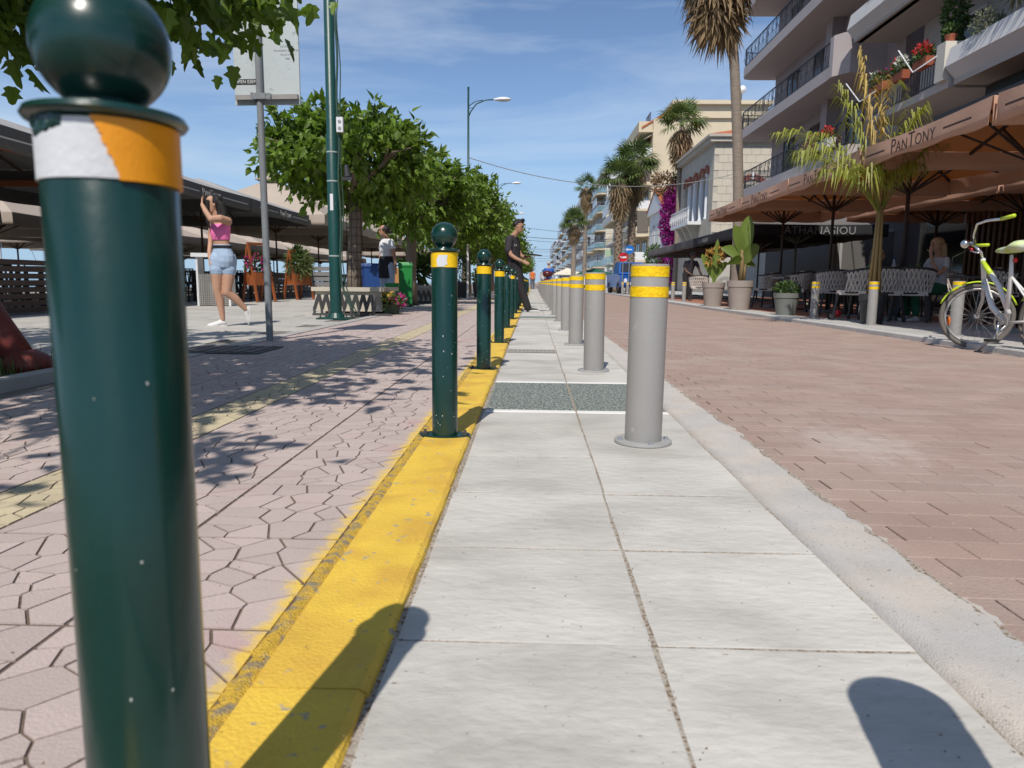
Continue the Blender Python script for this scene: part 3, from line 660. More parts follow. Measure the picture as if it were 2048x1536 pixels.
def mulberry(seed,R_,nleaf,size,th,tr,shape=PLAIN,shoots=75,bottom=None):
    """returns (trunk mesh, crown mesh): tapered trunk with pollard limbs, leafy shoots"""
    rng=np.random.default_rng(seed); rd=random.Random(seed); t=MB(); cz=th+R_[2]*.72
    tips=[]
    t.tube([(0,0,0),(rd.uniform(-.03,.03),0,th*.35),(rd.uniform(-.05,.05),rd.uniform(-.04,.04),th*.75),(0,0,th)],[tr*1.25,tr,tr*.92,tr*1.1],14)
    for k in range(7):
        a=2*PI*k/7+rd.uniform(-.3,.3); l=rd.uniform(.45,.72); e=Vector((R_[0]*l*math.cos(a),R_[1]*l*math.sin(a),th+R_[2]*rd.uniform(.35,.8))); mid=Vector((e.x*.45,e.y*.45,th+(e.z-th)*.35))
        t.tube([(0,0,th-.15),mid,e],[tr*.6,tr*.4,tr*.26],8)
        for q in range(3):
            a2=a+rd.uniform(-.8,.8); e2=e+Vector((R_[0]*.35*math.cos(a2),R_[1]*.35*math.sin(a2),rd.uniform(-.1,.45)*R_[2])); t.tube([e,(e+e2)/2+Vector((0,0,.06)),e2],[tr*.24,tr*.14,tr*.07],6); tips.append(e2)
    C=np.array([0,0,cz])
    P=crown_pts(int(nleaf*.58),R_,rng,46)+C
    # upright shoots breaking the outline
    sh=[];per=int(nleaf*.42/shoots)
    for s in range(shoots):
        v=rng.normal(size=3); v[2]=abs(v[2])*rng.choice([1,1,1,-.5]); v/=np.linalg.norm(v); b=C+v*np.array(R_)*.72; L_=rng.uniform(.35,.95)*R_[2]; dirn=v*np.array([.5,.5,.6])+np.array([0,0,.5]); dirn/=np.linalg.norm(dirn)
        if v[2]<0: dirn=v*.5+np.array([0,0,-.5])
        q=rng.uniform(0,1,per)[:,None]; sh.append(b+dirn*L_*q+rng.normal(size=(per,3))*.055)
        t.tube([tuple(b-dirn*.25),tuple(b+dirn*L_*.9)],[.007,.003],4,cap=False)
    P=np.concatenate([P]+sh)
    out_=(P-C)/np.array(R_); D=out_*.7+rng.normal(size=P.shape)*.6; D[:,2]-=.5
    V,F=leaves(P,D,size,rng,shape)
    return t.mesh('trunk',True),arrmesh('crown',V,F)
def place_tree(name,label,loc,meshes,rz=0,scale=1,group=None,barkm=bark,lm=leafm):
    t=thing(name,label,'tree',loc,rz,group); t.scale=(scale,)*3
    link('trunk',meshes[0],barkm,t); link('crown',meshes[1],lm,t); return t
TA=mulberry(1,(1.42,1.45,.64),6600,.145,2.14,.125)
TB=mulberry(2,(1.45,1.5,.75),6800,.145,2.02,.13)
TC=mulberry(3,(1.75,1.9,1.05),9500,.15,1.88,.16)
# near tree whose branches hang into the picture
T0=mulberry(7,(2.4,2.75,.70),15000,.125,2.42,.15,LOBE,60)
# (trunk stands in the grass bed, left of the frame)
t0_=place_tree('mulberry_tree','mulberry tree in the grass bed with lobed leaves hanging over the bollard',(-3.85,2.95,PZ),T0,.4)
rngh=np.random.default_rng(21); inv=Matrix.Rotation(-.4,4,'Z')@Matrix.Translation((3.85,-2.95,-PZ))
for hx,hy,hY,hn in((385,70,4.3,20),(350,40,4.2,34),(290,-10,4.0,50),(450,-5,4.4,26),(500,-10,4.5,30),(545,-15,4.5,22),(580,-35,4.6,14),(470,-30,4.3,40),(380,-20,4.2,50),(12,95,3.8,22),(25,30,3.8,36),(80,60,3.9,26),(10,-10,3.7,50),(120,0,4.0,40),(200,-50,4,50)):
    c=at(hx,hy,hY); P_=np.array(c)+rngh.normal(size=(hn,3))*np.array([.11,.16,.09]); D=rngh.normal(size=(hn,3))*.45; D[:,2]-=.9
    V,F=leaves(P_,D,.105,rngh,LOBE); m=MB(); top=c+Vector((-.25,-.1,.75)); m.tube([top,(top+c)/2+Vector((.05,0,.08)),c],[.012,.007,.003],5)
    k=len(m.v); m.v+=[tuple(v) for v in V]; m.f+=[tuple(int(i)+k for i in f) for f in F]; m.xf(inv); me=m.mesh('hanging_branch'); tag(link('hanging_branch',me,leafm,t0_),kind='stuff')
for tx,ty,hn in((-1.1,2.32,46),(-1.0,2.08,30),(-1.55,1.62,46),(-1.75,2.7,50),(-1.45,3.1,44),(-2.15,2.25,60),(-1.9,1.9,50),(-1.25,3.5,40),(-2.0,3.3,60)):
    c=Vector((tx-.35,ty-1.96,2.47)); P_=np.array(c)+rngh.normal(size=(hn,3))*np.array([.13,.13,.10]); D=rngh.normal(size=(hn,3))*.5; D[:,2]-=.6; V,F=leaves(P_,D,.115,rngh,LOBE); m=MB(); m.tube([(-2.6,1.9,2.95),((c.x-2.6)/2,(c.y+1.9)/2,2.9),c],[.02,.012,.004],5)
    k=len(m.v); m.v+=[tuple(v) for v in V]; m.f+=[tuple(int(i)+k for i in f) for f in F]; m.xf(inv); tag(link('reaching_branch',m.mesh('reaching_branch'),leafm,t0_),kind='stuff')
t1=place_tree('mulberry_tree','mulberry tree with black net round its trunk, growing from the stone planter',(-3.12,12.6,PZ),TA,.3)
# black string-light net round the trunk
nm=MB()
for k in range(9): nm.lathe([(.148-.002*k,.62+k*.14),(.148-.002*k,.628+k*.14)],14,cap=False)
for k in range(9): a=2*PI*k/9; nm.tube([(.150*math.cos(a),.150*math.sin(a),.45),(.133*math.cos(a+.15),.133*math.sin(a+.15),1.9)],.004,4)
nm.build('light_net',M('black_cable',(.012,.012,.012),.6,0),t1)
place_tree('mulberry_tree','mulberry tree with leaning trunk behind the green bin',(-2.92,17.2,PZ),TB,1.9)
k=0
for yv,ms,sc in((22.4,TC,1.0),(27.2,TA,1.15),(32.5,TC,1.05),(38,TB,1.15),(44,TC,1.1),(50,TA,1.25),(57,TC,1.15),(64,TB,1.25),(72,TC,1.2),(81,TA,1.3),(91,TC,1.2),(102,TB,1.3),(115,TC,1.3),(130,TC,1.4)):
    place_tree('mulberry_tree','mulberry tree in the long clipped row beyond the green bin',(-2.75+.25*math.sin(k*2.1),yv,PZ),ms,k*1.3,sc,'row of mulberry trees along the pavement'); k+=1
# ------------------------------------------------------------------ palms
frondm=M('fan_palm_green',(.11,.155,.045),.5,.2,3,trans=.22,rnd=.35); deadm=M('dead_palm_leaf',(.27,.19,.105),.8,.2,6,trans=.15,rnd=.35,stretch=(1,1,.3)); ptrunk=M('palm_trunk',(.25,.205,.165),.95,.3,5,1,22,stretch=(1,1,5)); pbase=M('palm_boot_trunk',(.21,.16,.115),.95,.4,30,1,40)
def fan_leaf(V,F,base,dirn,stalk,rad,nseg,rng,droop,fold=0):
    """one fan leaf: stalk then a fan of narrow blades"""
    d=dirn/np.linalg.norm(dirn); x=np.cross(d,np.array([0,0,1.0])); n_=np.linalg.norm(x); x=x/n_ if n_>1e-3 else np.array([1.0,0,0]); up=np.cross(x,d)
    c=base+d*stalk
    k=len(V); V+= [base-x*.012,base+x*.012,c+x*.01,c-x*.01]; F+=[(k,k+1,k+2),(k,k+2,k+3)]
    for i in range(nseg):
        a=(i/(nseg-1)-.5)*PI*1.25; bd=d*math.cos(a)+x*math.sin(a); L_=rad*(1-.25*abs(i/(nseg-1)-.5))*rng.uniform(.9,1.08); w=rad*.05
        t=np.cross(bd,up); m_=c+bd*L_*.6+up*(.04*rad-fold*abs(math.sin(a))*rad*.3)-np.array([0,0,droop*.12*rad]); e=c+bd*L_-np.array([0,0,droop*rad*.42])-up*fold*abs(math.sin(a))*rad*.5
        k=len(V); V+=[c,m_+t*w,e,m_-t*w]; F+=[(k,k+1,k+3),(k+1,k+2,k+3)]
def palm_mesh(seed,h,tr,rad,ngreen,ndead,skirt,boots=False,lean=0):
    rng=np.random.default_rng(seed); t=MB(); n=26; pts=[];rs=[]
    for i in range(n+1):
        q=i/n; pts.append((lean*q*q,.05*math.sin(3*q),h*q)); rs.append(tr*(1.35-.5*min(1,q*6)*.55-.22*q)*(1+.03*(i%2)))
    t.tube(pts,rs,14)
    if boots:
        for i in range(int(h*26)):
            z=h*(i/(h*26)); a=i*2.4; q=z/h; c=Vector((lean*q*q,.05*math.sin(3*q),z)); rr=tr*1.02; o=Vector((math.cos(a),math.sin(a),0))
            t.bar(c+o*rr*.85,c+o*rr*1.32+Vector((0,0,.10)),.10,.035)
    top=np.array([lean,.05*math.sin(3),h]); VG=[];FG=[];VD=[];FD=[]
    for i in range(ngreen):
        el=rng.uniform(-.25,1.35); a=rng.uniform(0,2*PI); d=np.array([math.cos(a)*math.cos(el),math.sin(a)*math.cos(el),math.sin(el)])
        fan_leaf(VG,FG,top+np.array([0,0,rng.uniform(-.1,.25)]),d,rad*rng.uniform(.42,.6),rad*rng.uniform(.5,.62),14,rng,.35+.6*(1-max(0,el)),.3)
    for i in range(ndead):
        a=rng.uniform(0,2*PI); q=rng.uniform(0,1); el=-.55-q*.9; d=np.array([math.cos(a)*math.cos(el),math.sin(a)*math.cos(el),math.sin(el)])
        fan_leaf(VD,FD,top+np.array([0,0,-skirt*q*.75]),d,rad*rng.uniform(.2,.42),rad*rng.uniform(.38,.52),11,rng,.9,.8)
    return t.mesh('trunk',True),arrmesh('fronds',np.array(VG),np.array(FG)),arrmesh('dead_skirt',np.array(VD),np.array(FD))
def place_palm(label,loc,ms,boots,group=None,rz=0):
    t=thing('fan_palm',label,'palm tree',loc,rz,group); link('trunk',ms[0],pbase if boots else ptrunk,t); link('fronds',ms[1],frondm,t); link('dead_skirt',ms[2],deadm,t); return t
place_palm('tall fan palm with long brown dead skirt in front of the mauve balconies',(6.15,22.0,0),palm_mesh(1,10.7,.150,2.2,46,170,2.3,lean=-.95),False)
place_palm('stout fan palm with criss-cross trunk and heavy skirt, right of a twin',(6.48,48.5,0),palm_mesh(2,8.3,.24,1.8,44,90,1.9,True),True)
place_palm('stout fan palm with criss-cross trunk, left of its taller twin',(5.45,47.0,0),palm_mesh(3,7.1,.24,1.7,40,80,1.6,True),True)
place_palm('slim fan palm standing in front of the cream gable wall',(11.75,60,0),palm_mesh(4,13.2,.22,2.2,40,60,2.6),False)
place_palm('fan palm with shaggy tan skirt against the sky',(6.55,93,0),palm_mesh(5,12.6,.25,1.8,26,90,2.6),False)
place_palm('round headed green fan palm farthest down the street',(4.7,85,0),palm_mesh(6,7.4,.28,2.0,50,40,1.2),False)
# ================================================================== LEFT TERRACE
dkcanvas=M('dark_grey_canvas',(.105,.10,.10),.85,.12,2,.25,30); ltop=M('taupe_canvas',(.40,.335,.275),.85,.10,1.5,.25,25); dtop=M('grey_canvas_top',(.33,.32,.31),.85,.12,1.5,.25,25)
dwood=M('dark_brown_frame',(.10,.055,.035),.7,.2,8); alum=M('painted_grey_metal',(.16,.15,.145),.55,.1,5); cream=M('cream_print',(.55,.53,.48),.7,0); brown=M('brown_print',(.06,.03,.02),.7,0)
def sag_valance(m,a,b,zt,h,out,seed,amp=.03,n=14,t=.006):
    """hanging cloth strip from a to b (2D) with folds; out = outward 2D normal"""
    rg=random.Random(seed); V=[];F=[]; ph=rg.uniform(0,6)
    for side in(0,1):
        for j in range(4):
            for i in range(n+1):
                q=i/n; f=amp*(.6*math.sin(q*9+ph)+.4*math.sin(q*23+ph*2))*(j/3); e=.03*math.sin(PI*q)*(j/3)
                V.append((a[0]+(b[0]-a[0])*q+out[0]*(f+e-side*t),a[1]+(b[1]-a[1])*q+out[1]*(f+e-side*t),zt-h*j/3-.03*math.sin(PI*q)*(1-j/3)-(.012*math.sin(q*17+ph)*(j==3))))
    k=4*(n+1)
    for side in(0,1):
        for j in range(3):
            for i in range(n): p=side*k+j*(n+1)+i; q=(p,p+1,p+n+2,p+n+1); F.append(q if side==0 else q[::-1])
    for i in range(n): p=3*(n+1)+i; F.append((p,p+1,p+1+k,p+k))
    m.add(V,F)
def umbrella(name,label,cat,cx,cy,wx,wy,ze,zp,vh,top_m,val_m,pole_m,letter=None,lmat=None,group=None,vent=False,ribs=True,seed=1,lside=('-x',),pole=True,lsize=.2,under_m=None):
    """square parasol: canopy, valances, pole, ribs and lettering; origin on the ground under its centre"""
    t=thing(name,label,cat,(cx,cy,0),0,group); hx,hy=wx/2,wy/2; top=MB(); n=8
    # four sagging triangular panels
    cs=[(-hx,-hy),(hx,-hy),(hx,hy),(-hx,hy)]
    for k in range(4):
        a=cs[k];b=cs[(k+1)%4]; V=[];F=[]; rows=6
        for j in range(rows+1):
            q=j/rows
            for i in range(n+1):
                s=i/n; x=(a[0]+(b[0]-a[0])*s)*(1-q); y=(a[1]+(b[1]-a[1])*s)*(1-q); z=ze+(zp-ze)*q-.07*math.sin(PI*s)*math.sin(PI*min(1,q*1.1+.05))-.03*math.sin(PI*s)*(1-q)
                V.append((x,y,z))
        for j in range(rows):
            for i in range(n): p=j*(n+1)+i; F.append((p,p+1,p+n+2,p+n+1))
        kk=len(V); V+=[(v[0],v[1],v[2]-.004) for v in V]
        F+=[tuple(kk+i for i in f[::-1]) for f in list(F)]
        top.add(V,F)
    top.build('canopy',top_m,t,smooth=True)
    outs=[(0,-1),(1,0),(0,1),(-1,0)]
    for k in range(4):
        v=MB(); o=outs[k]; a=(cs[k][0]+o[0]*.008,cs[k][1]+o[1]*.008); b=(cs[(k+1)%4][0]+o[0]*.008,cs[(k+1)%4][1]+o[1]*.008)
        sag_valance(v,a,b,ze+.01,vh,o,seed*7+k); v.build('valance',val_m,t,smooth=True)
    if vent:
        v=MB(); zz=zp-.10; 
        for k in range(4):
            a=cs[k];b=cs[(k+1)%4]; s=.20
            v.add([(a[0]*s,a[1]*s,zz),(b[0]*s,b[1]*s,zz),(0,0,zp+.22),(a[0]*s,a[1]*s,zz-.04),(b[0]*s,b[1]*s,zz-.04)],[(0,1,2),(0,3,4,1)])
        v.build('vent_cap',top_m,t); 
    if pole:
        m=MB(); m.tube([(0,0,.02),(0,0,zp-.08)],.032,10); m.build('pole',pole_m,t,smooth=True); m=MB(); m.box(-.35,.35,-.35,.35,0,.05); m.build('base',M('concrete_base',(.25,.25,.24),.9,.1),t)
    if ribs:
        for k in range(8):
            a=2*PI*k/8+PI/4*0; ex,ey=(cs+[(0,-hy),(hx,0),(0,hy),(-hx,0)])[k]; m=MB(); m.bar((0,0,zp-.12),(ex*.97,ey*.97,ze-.03-(0 if k<4 else .05)),.03,.04)
            m.bar((0,0,ze-.45),(ex*.5,ey*.5,ze+(zp-ze)*.5-.12),.025,.03); m.build('rib',pole_m,t)
    if letter:
        zc=ze-vh*.5
        for sd in lside:
            if sd=='-x':  Mx=Matrix.Translation((-hx-.075,0,zc-.015))@Matrix.Rotation(-PI/2,4,'Z')@FACE; ln=wy
            elif sd=='+x': Mx=Matrix.Translation((hx+.085,0,zc-.015))@Matrix.Rotation(PI/2,4,'Z')@FACE; ln=wy
            else: Mx=Matrix.Translation((0,-hy-.075,zc-.015))@FACE; ln=wx
            text('lettering',letter,lsize,lmat,t,Mx,.002,1.05)
            for sg in((-1,1) if letter=='PanTony' else ()):
                m=MB(); w0=lsize*2.6; w1=ln*.42; m.box(min(sg*w0,sg*w1),max(sg*w0,sg*w1),-.012,.012,-.002,.002); m.xf(Mx); m.build('printed_line',lmat,t)
    return t
# dark canopies of the left cafe along X=-7.5
ul='dark grey cafe canopy with cream lettering on its valance'
for k,(ya,yb) in enumerate(((-.8,4.2),(4.2,9.2),(9.2,14.2),(14.2,19.2),(19.2,24.2))):
    umbrella('cafe_canopy',['dark cafe canopy first in the dark row, beside the grass bed','dark cafe canopy behind the sign pole, second in the dark row','dark cafe canopy with orange beams, third in the dark row','dark grey lettered canopy behind the woman in the pink top','dark grey lettered canopy joining the taupe canopies'][k],'canopy',-10,(ya+yb)/2,5.0,4.96,2.70,3.55,.36,dtop,dkcanvas,dwood,'PanTony' if k>0 else None,cream,'dark canopies of the esplanade cafe',seed=k+3,lside=('+x',),lsize=.24)
for k,yc in enumerate((26.9,32.2,37.5,42.8)):
    umbrella('cafe_canopy',['taupe pagoda canopy next to the dark lettered canopies','taupe pagoda canopy, second of its row','taupe pagoda canopy behind the netted tree trunk','taupe pagoda canopy behind the waitress in white'][k],'canopy',-9.6,yc,5.2,5.2,2.75,4.3,.36,ltop,ltop,dwood,None,None,'taupe pagoda canopies of the esplanade cafe',True,seed=k+20)
for k,(x,yc) in enumerate(((-15.4,9),(-15.4,14.6),(-15.4,20.2),(-15.4,25.8),(-15.4,31.4),(-15.4,37),(-15.4,42.6),(-21,22),(-21,29),(-21,36),(-21,43),(-14.8,50),(-9,50),(-9,57))):
    umbrella('cafe_canopy','taupe canopy at the seaward back of the terrace','canopy',x,yc,5.2,5.2,2.15 if x<-12 else 2.5,3.3,.32,ltop,ltop,dwood,None,None,'taupe canopies at the back of the terrace',False,seed=k+40)
# orange timber frame of the near pergola section (seen left of the big bollard)
orw=M('orange_brown_timber',(.30,.085,.025),.6,.15,6,.2,40)
pg=thing('timber_pergola','orange brown timber beams under the dark canopies','pergola',(-10,11.7,0))
for x in(-2.2,2.2):
    for yv in(-6.5,-2.2,2.2): m=MB(); m.box(x-.05,x+.05,yv-.05,yv+.05,0,2.42); m.build('post',orw,pg)
for x in(-2.2,2.2): m=MB(); m.box(x-.04,x+.04,-6.6,2.3,2.42,2.54); m.build('beam',orw,pg)
for yv in(-6.5,-2.2,2.2): m=MB(); m.box(-2.3,2.3,yv-.04,yv+.04,2.30,2.415); m.build('cross_beam',orw,pg)
# furniture: dark chairs and tables
dkm=M('black_rattan',(.02,.018,.017),.6,.2,40); tblm=M('dark_table',(.045,.04,.037),.45,.1,5); lgm=M('black_steel',(.02,.02,.02),.5,.1,9)
def cafe_chair(name,label,group,mat,legm,woven=None):
    t=thing(name,label,'chair',(0,0,0),0,group)
    m=MB(); m.box(-.25,.25,-.24,.24,.42,.47); m.build('seat',mat,t)
    for sx in(-1,1):
        for sy in(-1,1): m=MB(); m.bar((sx*.21,sy*.2,.42),(sx*.25,sy*.27,0),.03,.03); m.build('leg',legm,t)
    return t
ch=cafe_chair('terrace_chair','black slatted armchair on the esplanade terrace','black armchairs on the esplanade terrace',dkm,lgm)
for k in range(9):
    a=-1.9+k*.475; a2=PI/2+a*.72
    m=MB(); m.bar((.25*math.cos(a2),.22*math.sin(a2)+.02,.46),(.29*math.cos(a2),.27*math.sin(a2)+.02,.80),.018,.018); m.build('slat',dkm,ch)
m=MB(); m.tube([(.29*math.cos(PI/2+q),.27*math.sin(PI/2+q)+.02,.80) for q in np.linspace(-1.4,1.4,13)],.018,6); m.build('back_rail',dkm,ch)
tb=thing('terrace_table','square dark cafe table on the esplanade terrace','table',(0,0,0),0,'dark tables on the esplanade terrace')
m=MB(); m.box(-.38,.38,-.38,.38,.72,.75); m.build('table_top',tblm,tb); m=MB(); m.box(-.03,.03,-.03,.03,.02,.72); m.build('leg',lgm,tb); m=MB(); m.box(-.22,.22,-.22,.22,0,.02); m.build('base',lgm,tb)
first=True; rg=random.Random(3)
for x in(-8.6,-10.8,-13.2):
    for k in range(11):
        yv=6.4+k*2.9+rg.uniform(-.2,.2); 
        if x==-8.6 and yv>36: continue
        if first: tb.location=(x,yv,PZ); T_=tb; C_=ch; ch.location=(x+.65,yv,PZ); ch.rotation_euler.z=-PI/2
        else: dup(T_,loc=(x,yv,PZ)); dup(C_,loc=(x+.62,yv+rg.uniform(-.1,.1),PZ),rz=-PI/2+rg.uniform(-.3,.3))
        dup(C_,loc=(x-.62,yv+rg.uniform(-.1,.1),PZ),rz=PI/2+rg.uniform(-.3,.3)); dup(C_,loc=(x+.05,yv-.66,PZ),rz=PI+rg.uniform(-.4,.4)); first=False
# slatted partition and planters at the terrace front
slat=M('grey_painted_boards',(.20,.20,.205),.7,.12,5,.2,30); dslat=M('brown_boards',(.065,.04,.03),.7,.2,6)
def slat_screen(label,loc,rz,w,h,nb,mat,group=None):
    t=thing('slatted_screen',label,'screen',loc,rz,group); pit=h/nb
    for k in range(nb): m=MB(); m.box(-w/2,w/2,-.012,.012,.04+k*pit,.04+k*pit+pit*.78); m.build('board',mat,t)
    for sx in(-1,1): m=MB(); m.box(sx*w/2-.035,sx*w/2+.035,.014,.06,0,h+.02); m.build('post',mat,t)
    return t
def P(px,py,Y): return at(px,py,Y)
p=gp(648,601,PZ); slat_screen('grey slatted timber screen at the terrace front behind the netted tree',(-7.15,23.6,PZ),R(4),1.15,1.0,6,slat)
slat_screen('brown slatted bench-back screen below the orange frames',(-7.45,21.0,PZ),R(90),4.2,.75,8,dslat)
slat_screen('brown slatted screen behind the big bollard',(-7.6,11.2,PZ),R(90),5.5,.8,8,dslat)
slat_screen('long brown slatted screen at the near end of the terrace',(-7.6,5.4,PZ),R(90),5.0,.8,8,dslat)
# leafy plant helper
def bush(name,mat,parent,c,R_,n,size,seed,shape=PLAIN,up=.3):
    rng=np.random.default_rng(seed); P_=rng.normal(size=(n,3)); P_/=np.linalg.norm(P_,axis=1,keepdims=True); P_*=rng.uniform(.25,1.05,(n,1))**.6
    D=P_+rng.normal(size=(n,3))*.5; D[:,2]+=up; V,F=leaves(P_*np.array(R_)+np.array(c),D,size,rng,shape); return link(name,arrmesh(name,V,F),mat,parent)
THIN=np.array([(0,0),(.09,.3),(.06,.7),(0,1.3),(-.06,.7),(-.09,.3)])
grn=M('shrub_leaf',(.065,.12,.03),.5,.2,4,trans=.25,rnd=.35); grn2=M('pale_grass_leaf',(.16,.19,.07),.6,.2,4,trans=.3,rnd=.3); mag=M('magenta_flower',(.45,.03,.20),.6,.2,10,trans=.25,rnd=.3); red=M('red_flower',(.55,.03,.03),.6,.2,10,trans=.2,rnd=.3); yelf=M('yellow_flower',(.65,.42,.05),.6,.2,10,trans=.2,rnd=.3); purp=M('bougainvillea_bract',(.30,.015,.24),.6,.25,2.5,trans=.3,rnd=.35); wfl=M('white_flower',(.7,.7,.68),.6,.1,5,trans=.2)
# orange A-frame stands
def aframe(label,loc,rz,h=1.75,w=.62,plant=None):
    t=thing('timber_stand',label,'stand',loc,rz)
    for sx in(-1,1):
        m=MB(); m.bar((sx*w/2,-.28,0),(sx*w/2,0,h),.05,.05); m.build('leg',orw,t); m=MB(); m.bar((sx*w/2,.28,0),(sx*w/2,.03,h-.03),.05,.05); m.build('leg',orw,t)
    m=MB(); m.box(-w/2-.02,w/2+.02,-.035,.04,h,h+.06); m.build('top_rail',orw,t)
    m=MB(); m.box(-w/2+.03,w/2-.03,-.20,.20,.42,.74); m.build('planter_box',orw,t)
    if plant=='grass': bush('trailing_plant',grn2,t,(0,-.05,1.0),(.36,.32,.42),900,.16,4,THIN,-.4); bush('foliage',grn,t,(0,0,1.15),(.30,.26,.35),400,.12,5)
    else: bush('foliage',grn,t,(0,0,.95),(.32,.26,.28),350,.09,6); bush('blossom',mag,t,(-.1,-.08,.98),(.32,.24,.22),160,.07,7)
    return t
aframe('orange timber stand with magenta flowers in its planter box',(-6.95,18.1,PZ),R(60),1.42,.55,'mag')
aframe('orange timber stand with trailing pale grass plant',(-6.75,20.6,PZ),R(60),1.34,.6,'grass')
# white menu cabinet with mesh front
mc=thing('menu_cabinet','white framed cabinet with perforated metal front and shelf top','cabinet',(-6.75,15.2,PZ),R(8))
for x in(-.34,.30): m=MB(); m.box(x,x+.04,-.2,.2,0,1.02); m.build('side_panel',wht,mc)
m=MB(); m.box(-.42,.36,-.24,.24,1.02,1.10); m.build('top_shelf',wht,mc); m=MB(); m.box(-.30,.30,.16,.19,0,.68); m.build('back_panel',alum,mc)
mesh_m=M('perforated_sheet',(.33,.32,.30),.6,.1,6)
for k in range(16): m=MB(); m.box(-.30,.30,-.19,-.18,.03+k*.04,.045+k*.04); m.build('mesh_bar',mesh_m,mc)
for k in range(14): m=MB(); m.box(-.29+k*.0435,-.277+k*.0435,-.197,-.191,.02,.68); m.build('mesh_bar',mesh_m,mc)
# stone planter bench with zigzag bike rack
stone=M('cream_cast_stone',(.50,.455,.37),.85,.10,4,.3,60); dsteel=M('dark_grey_steel',(.06,.06,.06),.5,.15,12)
def planter(loc,rz,label,w=1.12,d=1.2):
    t=thing('stone_planter',label,'planter',loc,rz)
    m=MB(); m.box(-w/2,w/2,-d/2,-d/2+.12,.05,.38); m.box(-w/2,w/2,d/2-.12,d/2,.05,.38); m.box(-w/2,-w/2+.12,-d/2+.12,d/2-.12,.05,.38); m.box(w/2-.12,w/2,-d/2+.12,d/2-.12,.05,.38); m.build('wall',stone,t)
    m=MB(); o=.05; i_=.16
    for a in((-w/2-o,w/2+o,-d/2-o,-d/2+i_),(-w/2-o,w/2+o,d/2-i_,d/2+o),(-w/2-o,-w/2+i_,-d/2+i_,d/2-i_),(w/2-i_,w/2+o,-d/2+i_,d/2-i_)): m.box(*a,.382,.45)
    m.build('coping',stone,t); m=MB(); m.box(-w/2+.13,w/2-.13,-d/2+.13,d/2-.13,0,.33); m.build('soil',MATS['dry_soil'],t); return t
planter((-3.08,12.55,PZ),0,'cream stone planter bench round the netted tree')
planter((-2.85,19.2,PZ),0,'cream stone planter bench behind the second tree',1.2,1.1)
def rack(loc,label,w=1.08):
    t=thing('bike_rack',label,'bike rack',loc)
    n=9; pit=w/n
    for k in range(n):
        x=-w/2+k*pit; m=MB()
        m.bar((x,.0,.03),(x,.0,.12),.03,.035); m.bar((x,0,.10),(x+pit*.55,.04,.33),.03,.05); m.bar((x+pit*.55,.04,.33),(x+pit*1.05,.0,.11),.03,.05); m.build('hoop',dsteel,t)
    m=MB(); m.box(-w/2-.03,w/2+.18,-.025,.025,0,.035); m.build('floor_bar',dsteel,t); return t
rack((-2.98,11.5,PZ),'dark zigzag steel bike rack before the stone planter'); rack((-2.75,18.0,PZ),'dark zigzag steel bike rack farther along the pavement',1.1)
# flower pot by the planter
fp=thing('flower_pot','low pot of pink and yellow flowers on the pavement edge','flower pot',(-2.40,12.1,PZ))
m=MB(); m.lathe([(.13,0),(.17,.16),(.18,.17),(.16,.17),(.14,.14)],16); m.build('pot',M('dark_green_pot',(.02,.045,.02),.6,.1),fp,auto=R(40))
bush('foliage',grn,fp,(0,0,.20),(.24,.2,.13),260,.07,9); bush('blossom',mag,fp,(.14,-.02,.24),(.15,.13,.10),90,.06,10); bush('blossom',yelf,fp,(-.08,-.02,.28),(.13,.12,.09),70,.055,11)
# bins
def bin_(name,label,loc,mat,w,d,h,logo=False):
    t=thing(name,label,'bin',loc,R(6)); m=MB(); m.rings([[(-w/2*s,-d/2*s,z),(w/2*s,-d/2*s,z),(w/2*s,d/2*s,z),(-w/2*s,d/2*s,z)] for s,z in((.9,.04),(1,h*.86),(1.0,h*.9))]); m.build('body',mat,t)
    m=MB(); m.rings([[(-w/2*s,-d/2*s,z),(w/2*s,-d/2*s,z),(w/2*s,d/2*s,z),(-w/2*s,d/2*s,z)] for s,z in((1.08,h*.9),(1.08,h*.94),(.9,h))]); m.build('lid',mat,t)
    for sx in(-1,1): m=MB(); m.box(sx*w*.35-.03,sx*w*.35+.03,-d*.3,d*.3,0,.05); m.build('foot',iron,t)
    return t
bin_('recycling_bin','blue recycling bin beside the netted tree trunk',(-3.95,17.6,PZ),M('blue_plastic',(.01,.05,.20),.45,.1,4),.5,.5,.98)
gb=bin_('recycling_bin','bright green recycling bin beside the waitress',(-2.88,16.3,PZ),M('green_plastic',(.012,.22,.04),.5,.1,4),.30,.4,.98)
g2=bin_('recycling_bin','small green bin with white arrows in front of the waitress',(-2.86,14.6,PZ),MATS['green_plastic'],.26,.26,.52)
for k in range(3):
    a=k*2*PI/3; m=MB(); m.bar((.06*math.cos(a),-.148,.25+.06*math.sin(a)),(.06*math.cos(a+1.4),-.148,.25+.06*math.sin(a+1.4)),.02,.004,(0,1,0)); m.build('arrow',wht,g2)
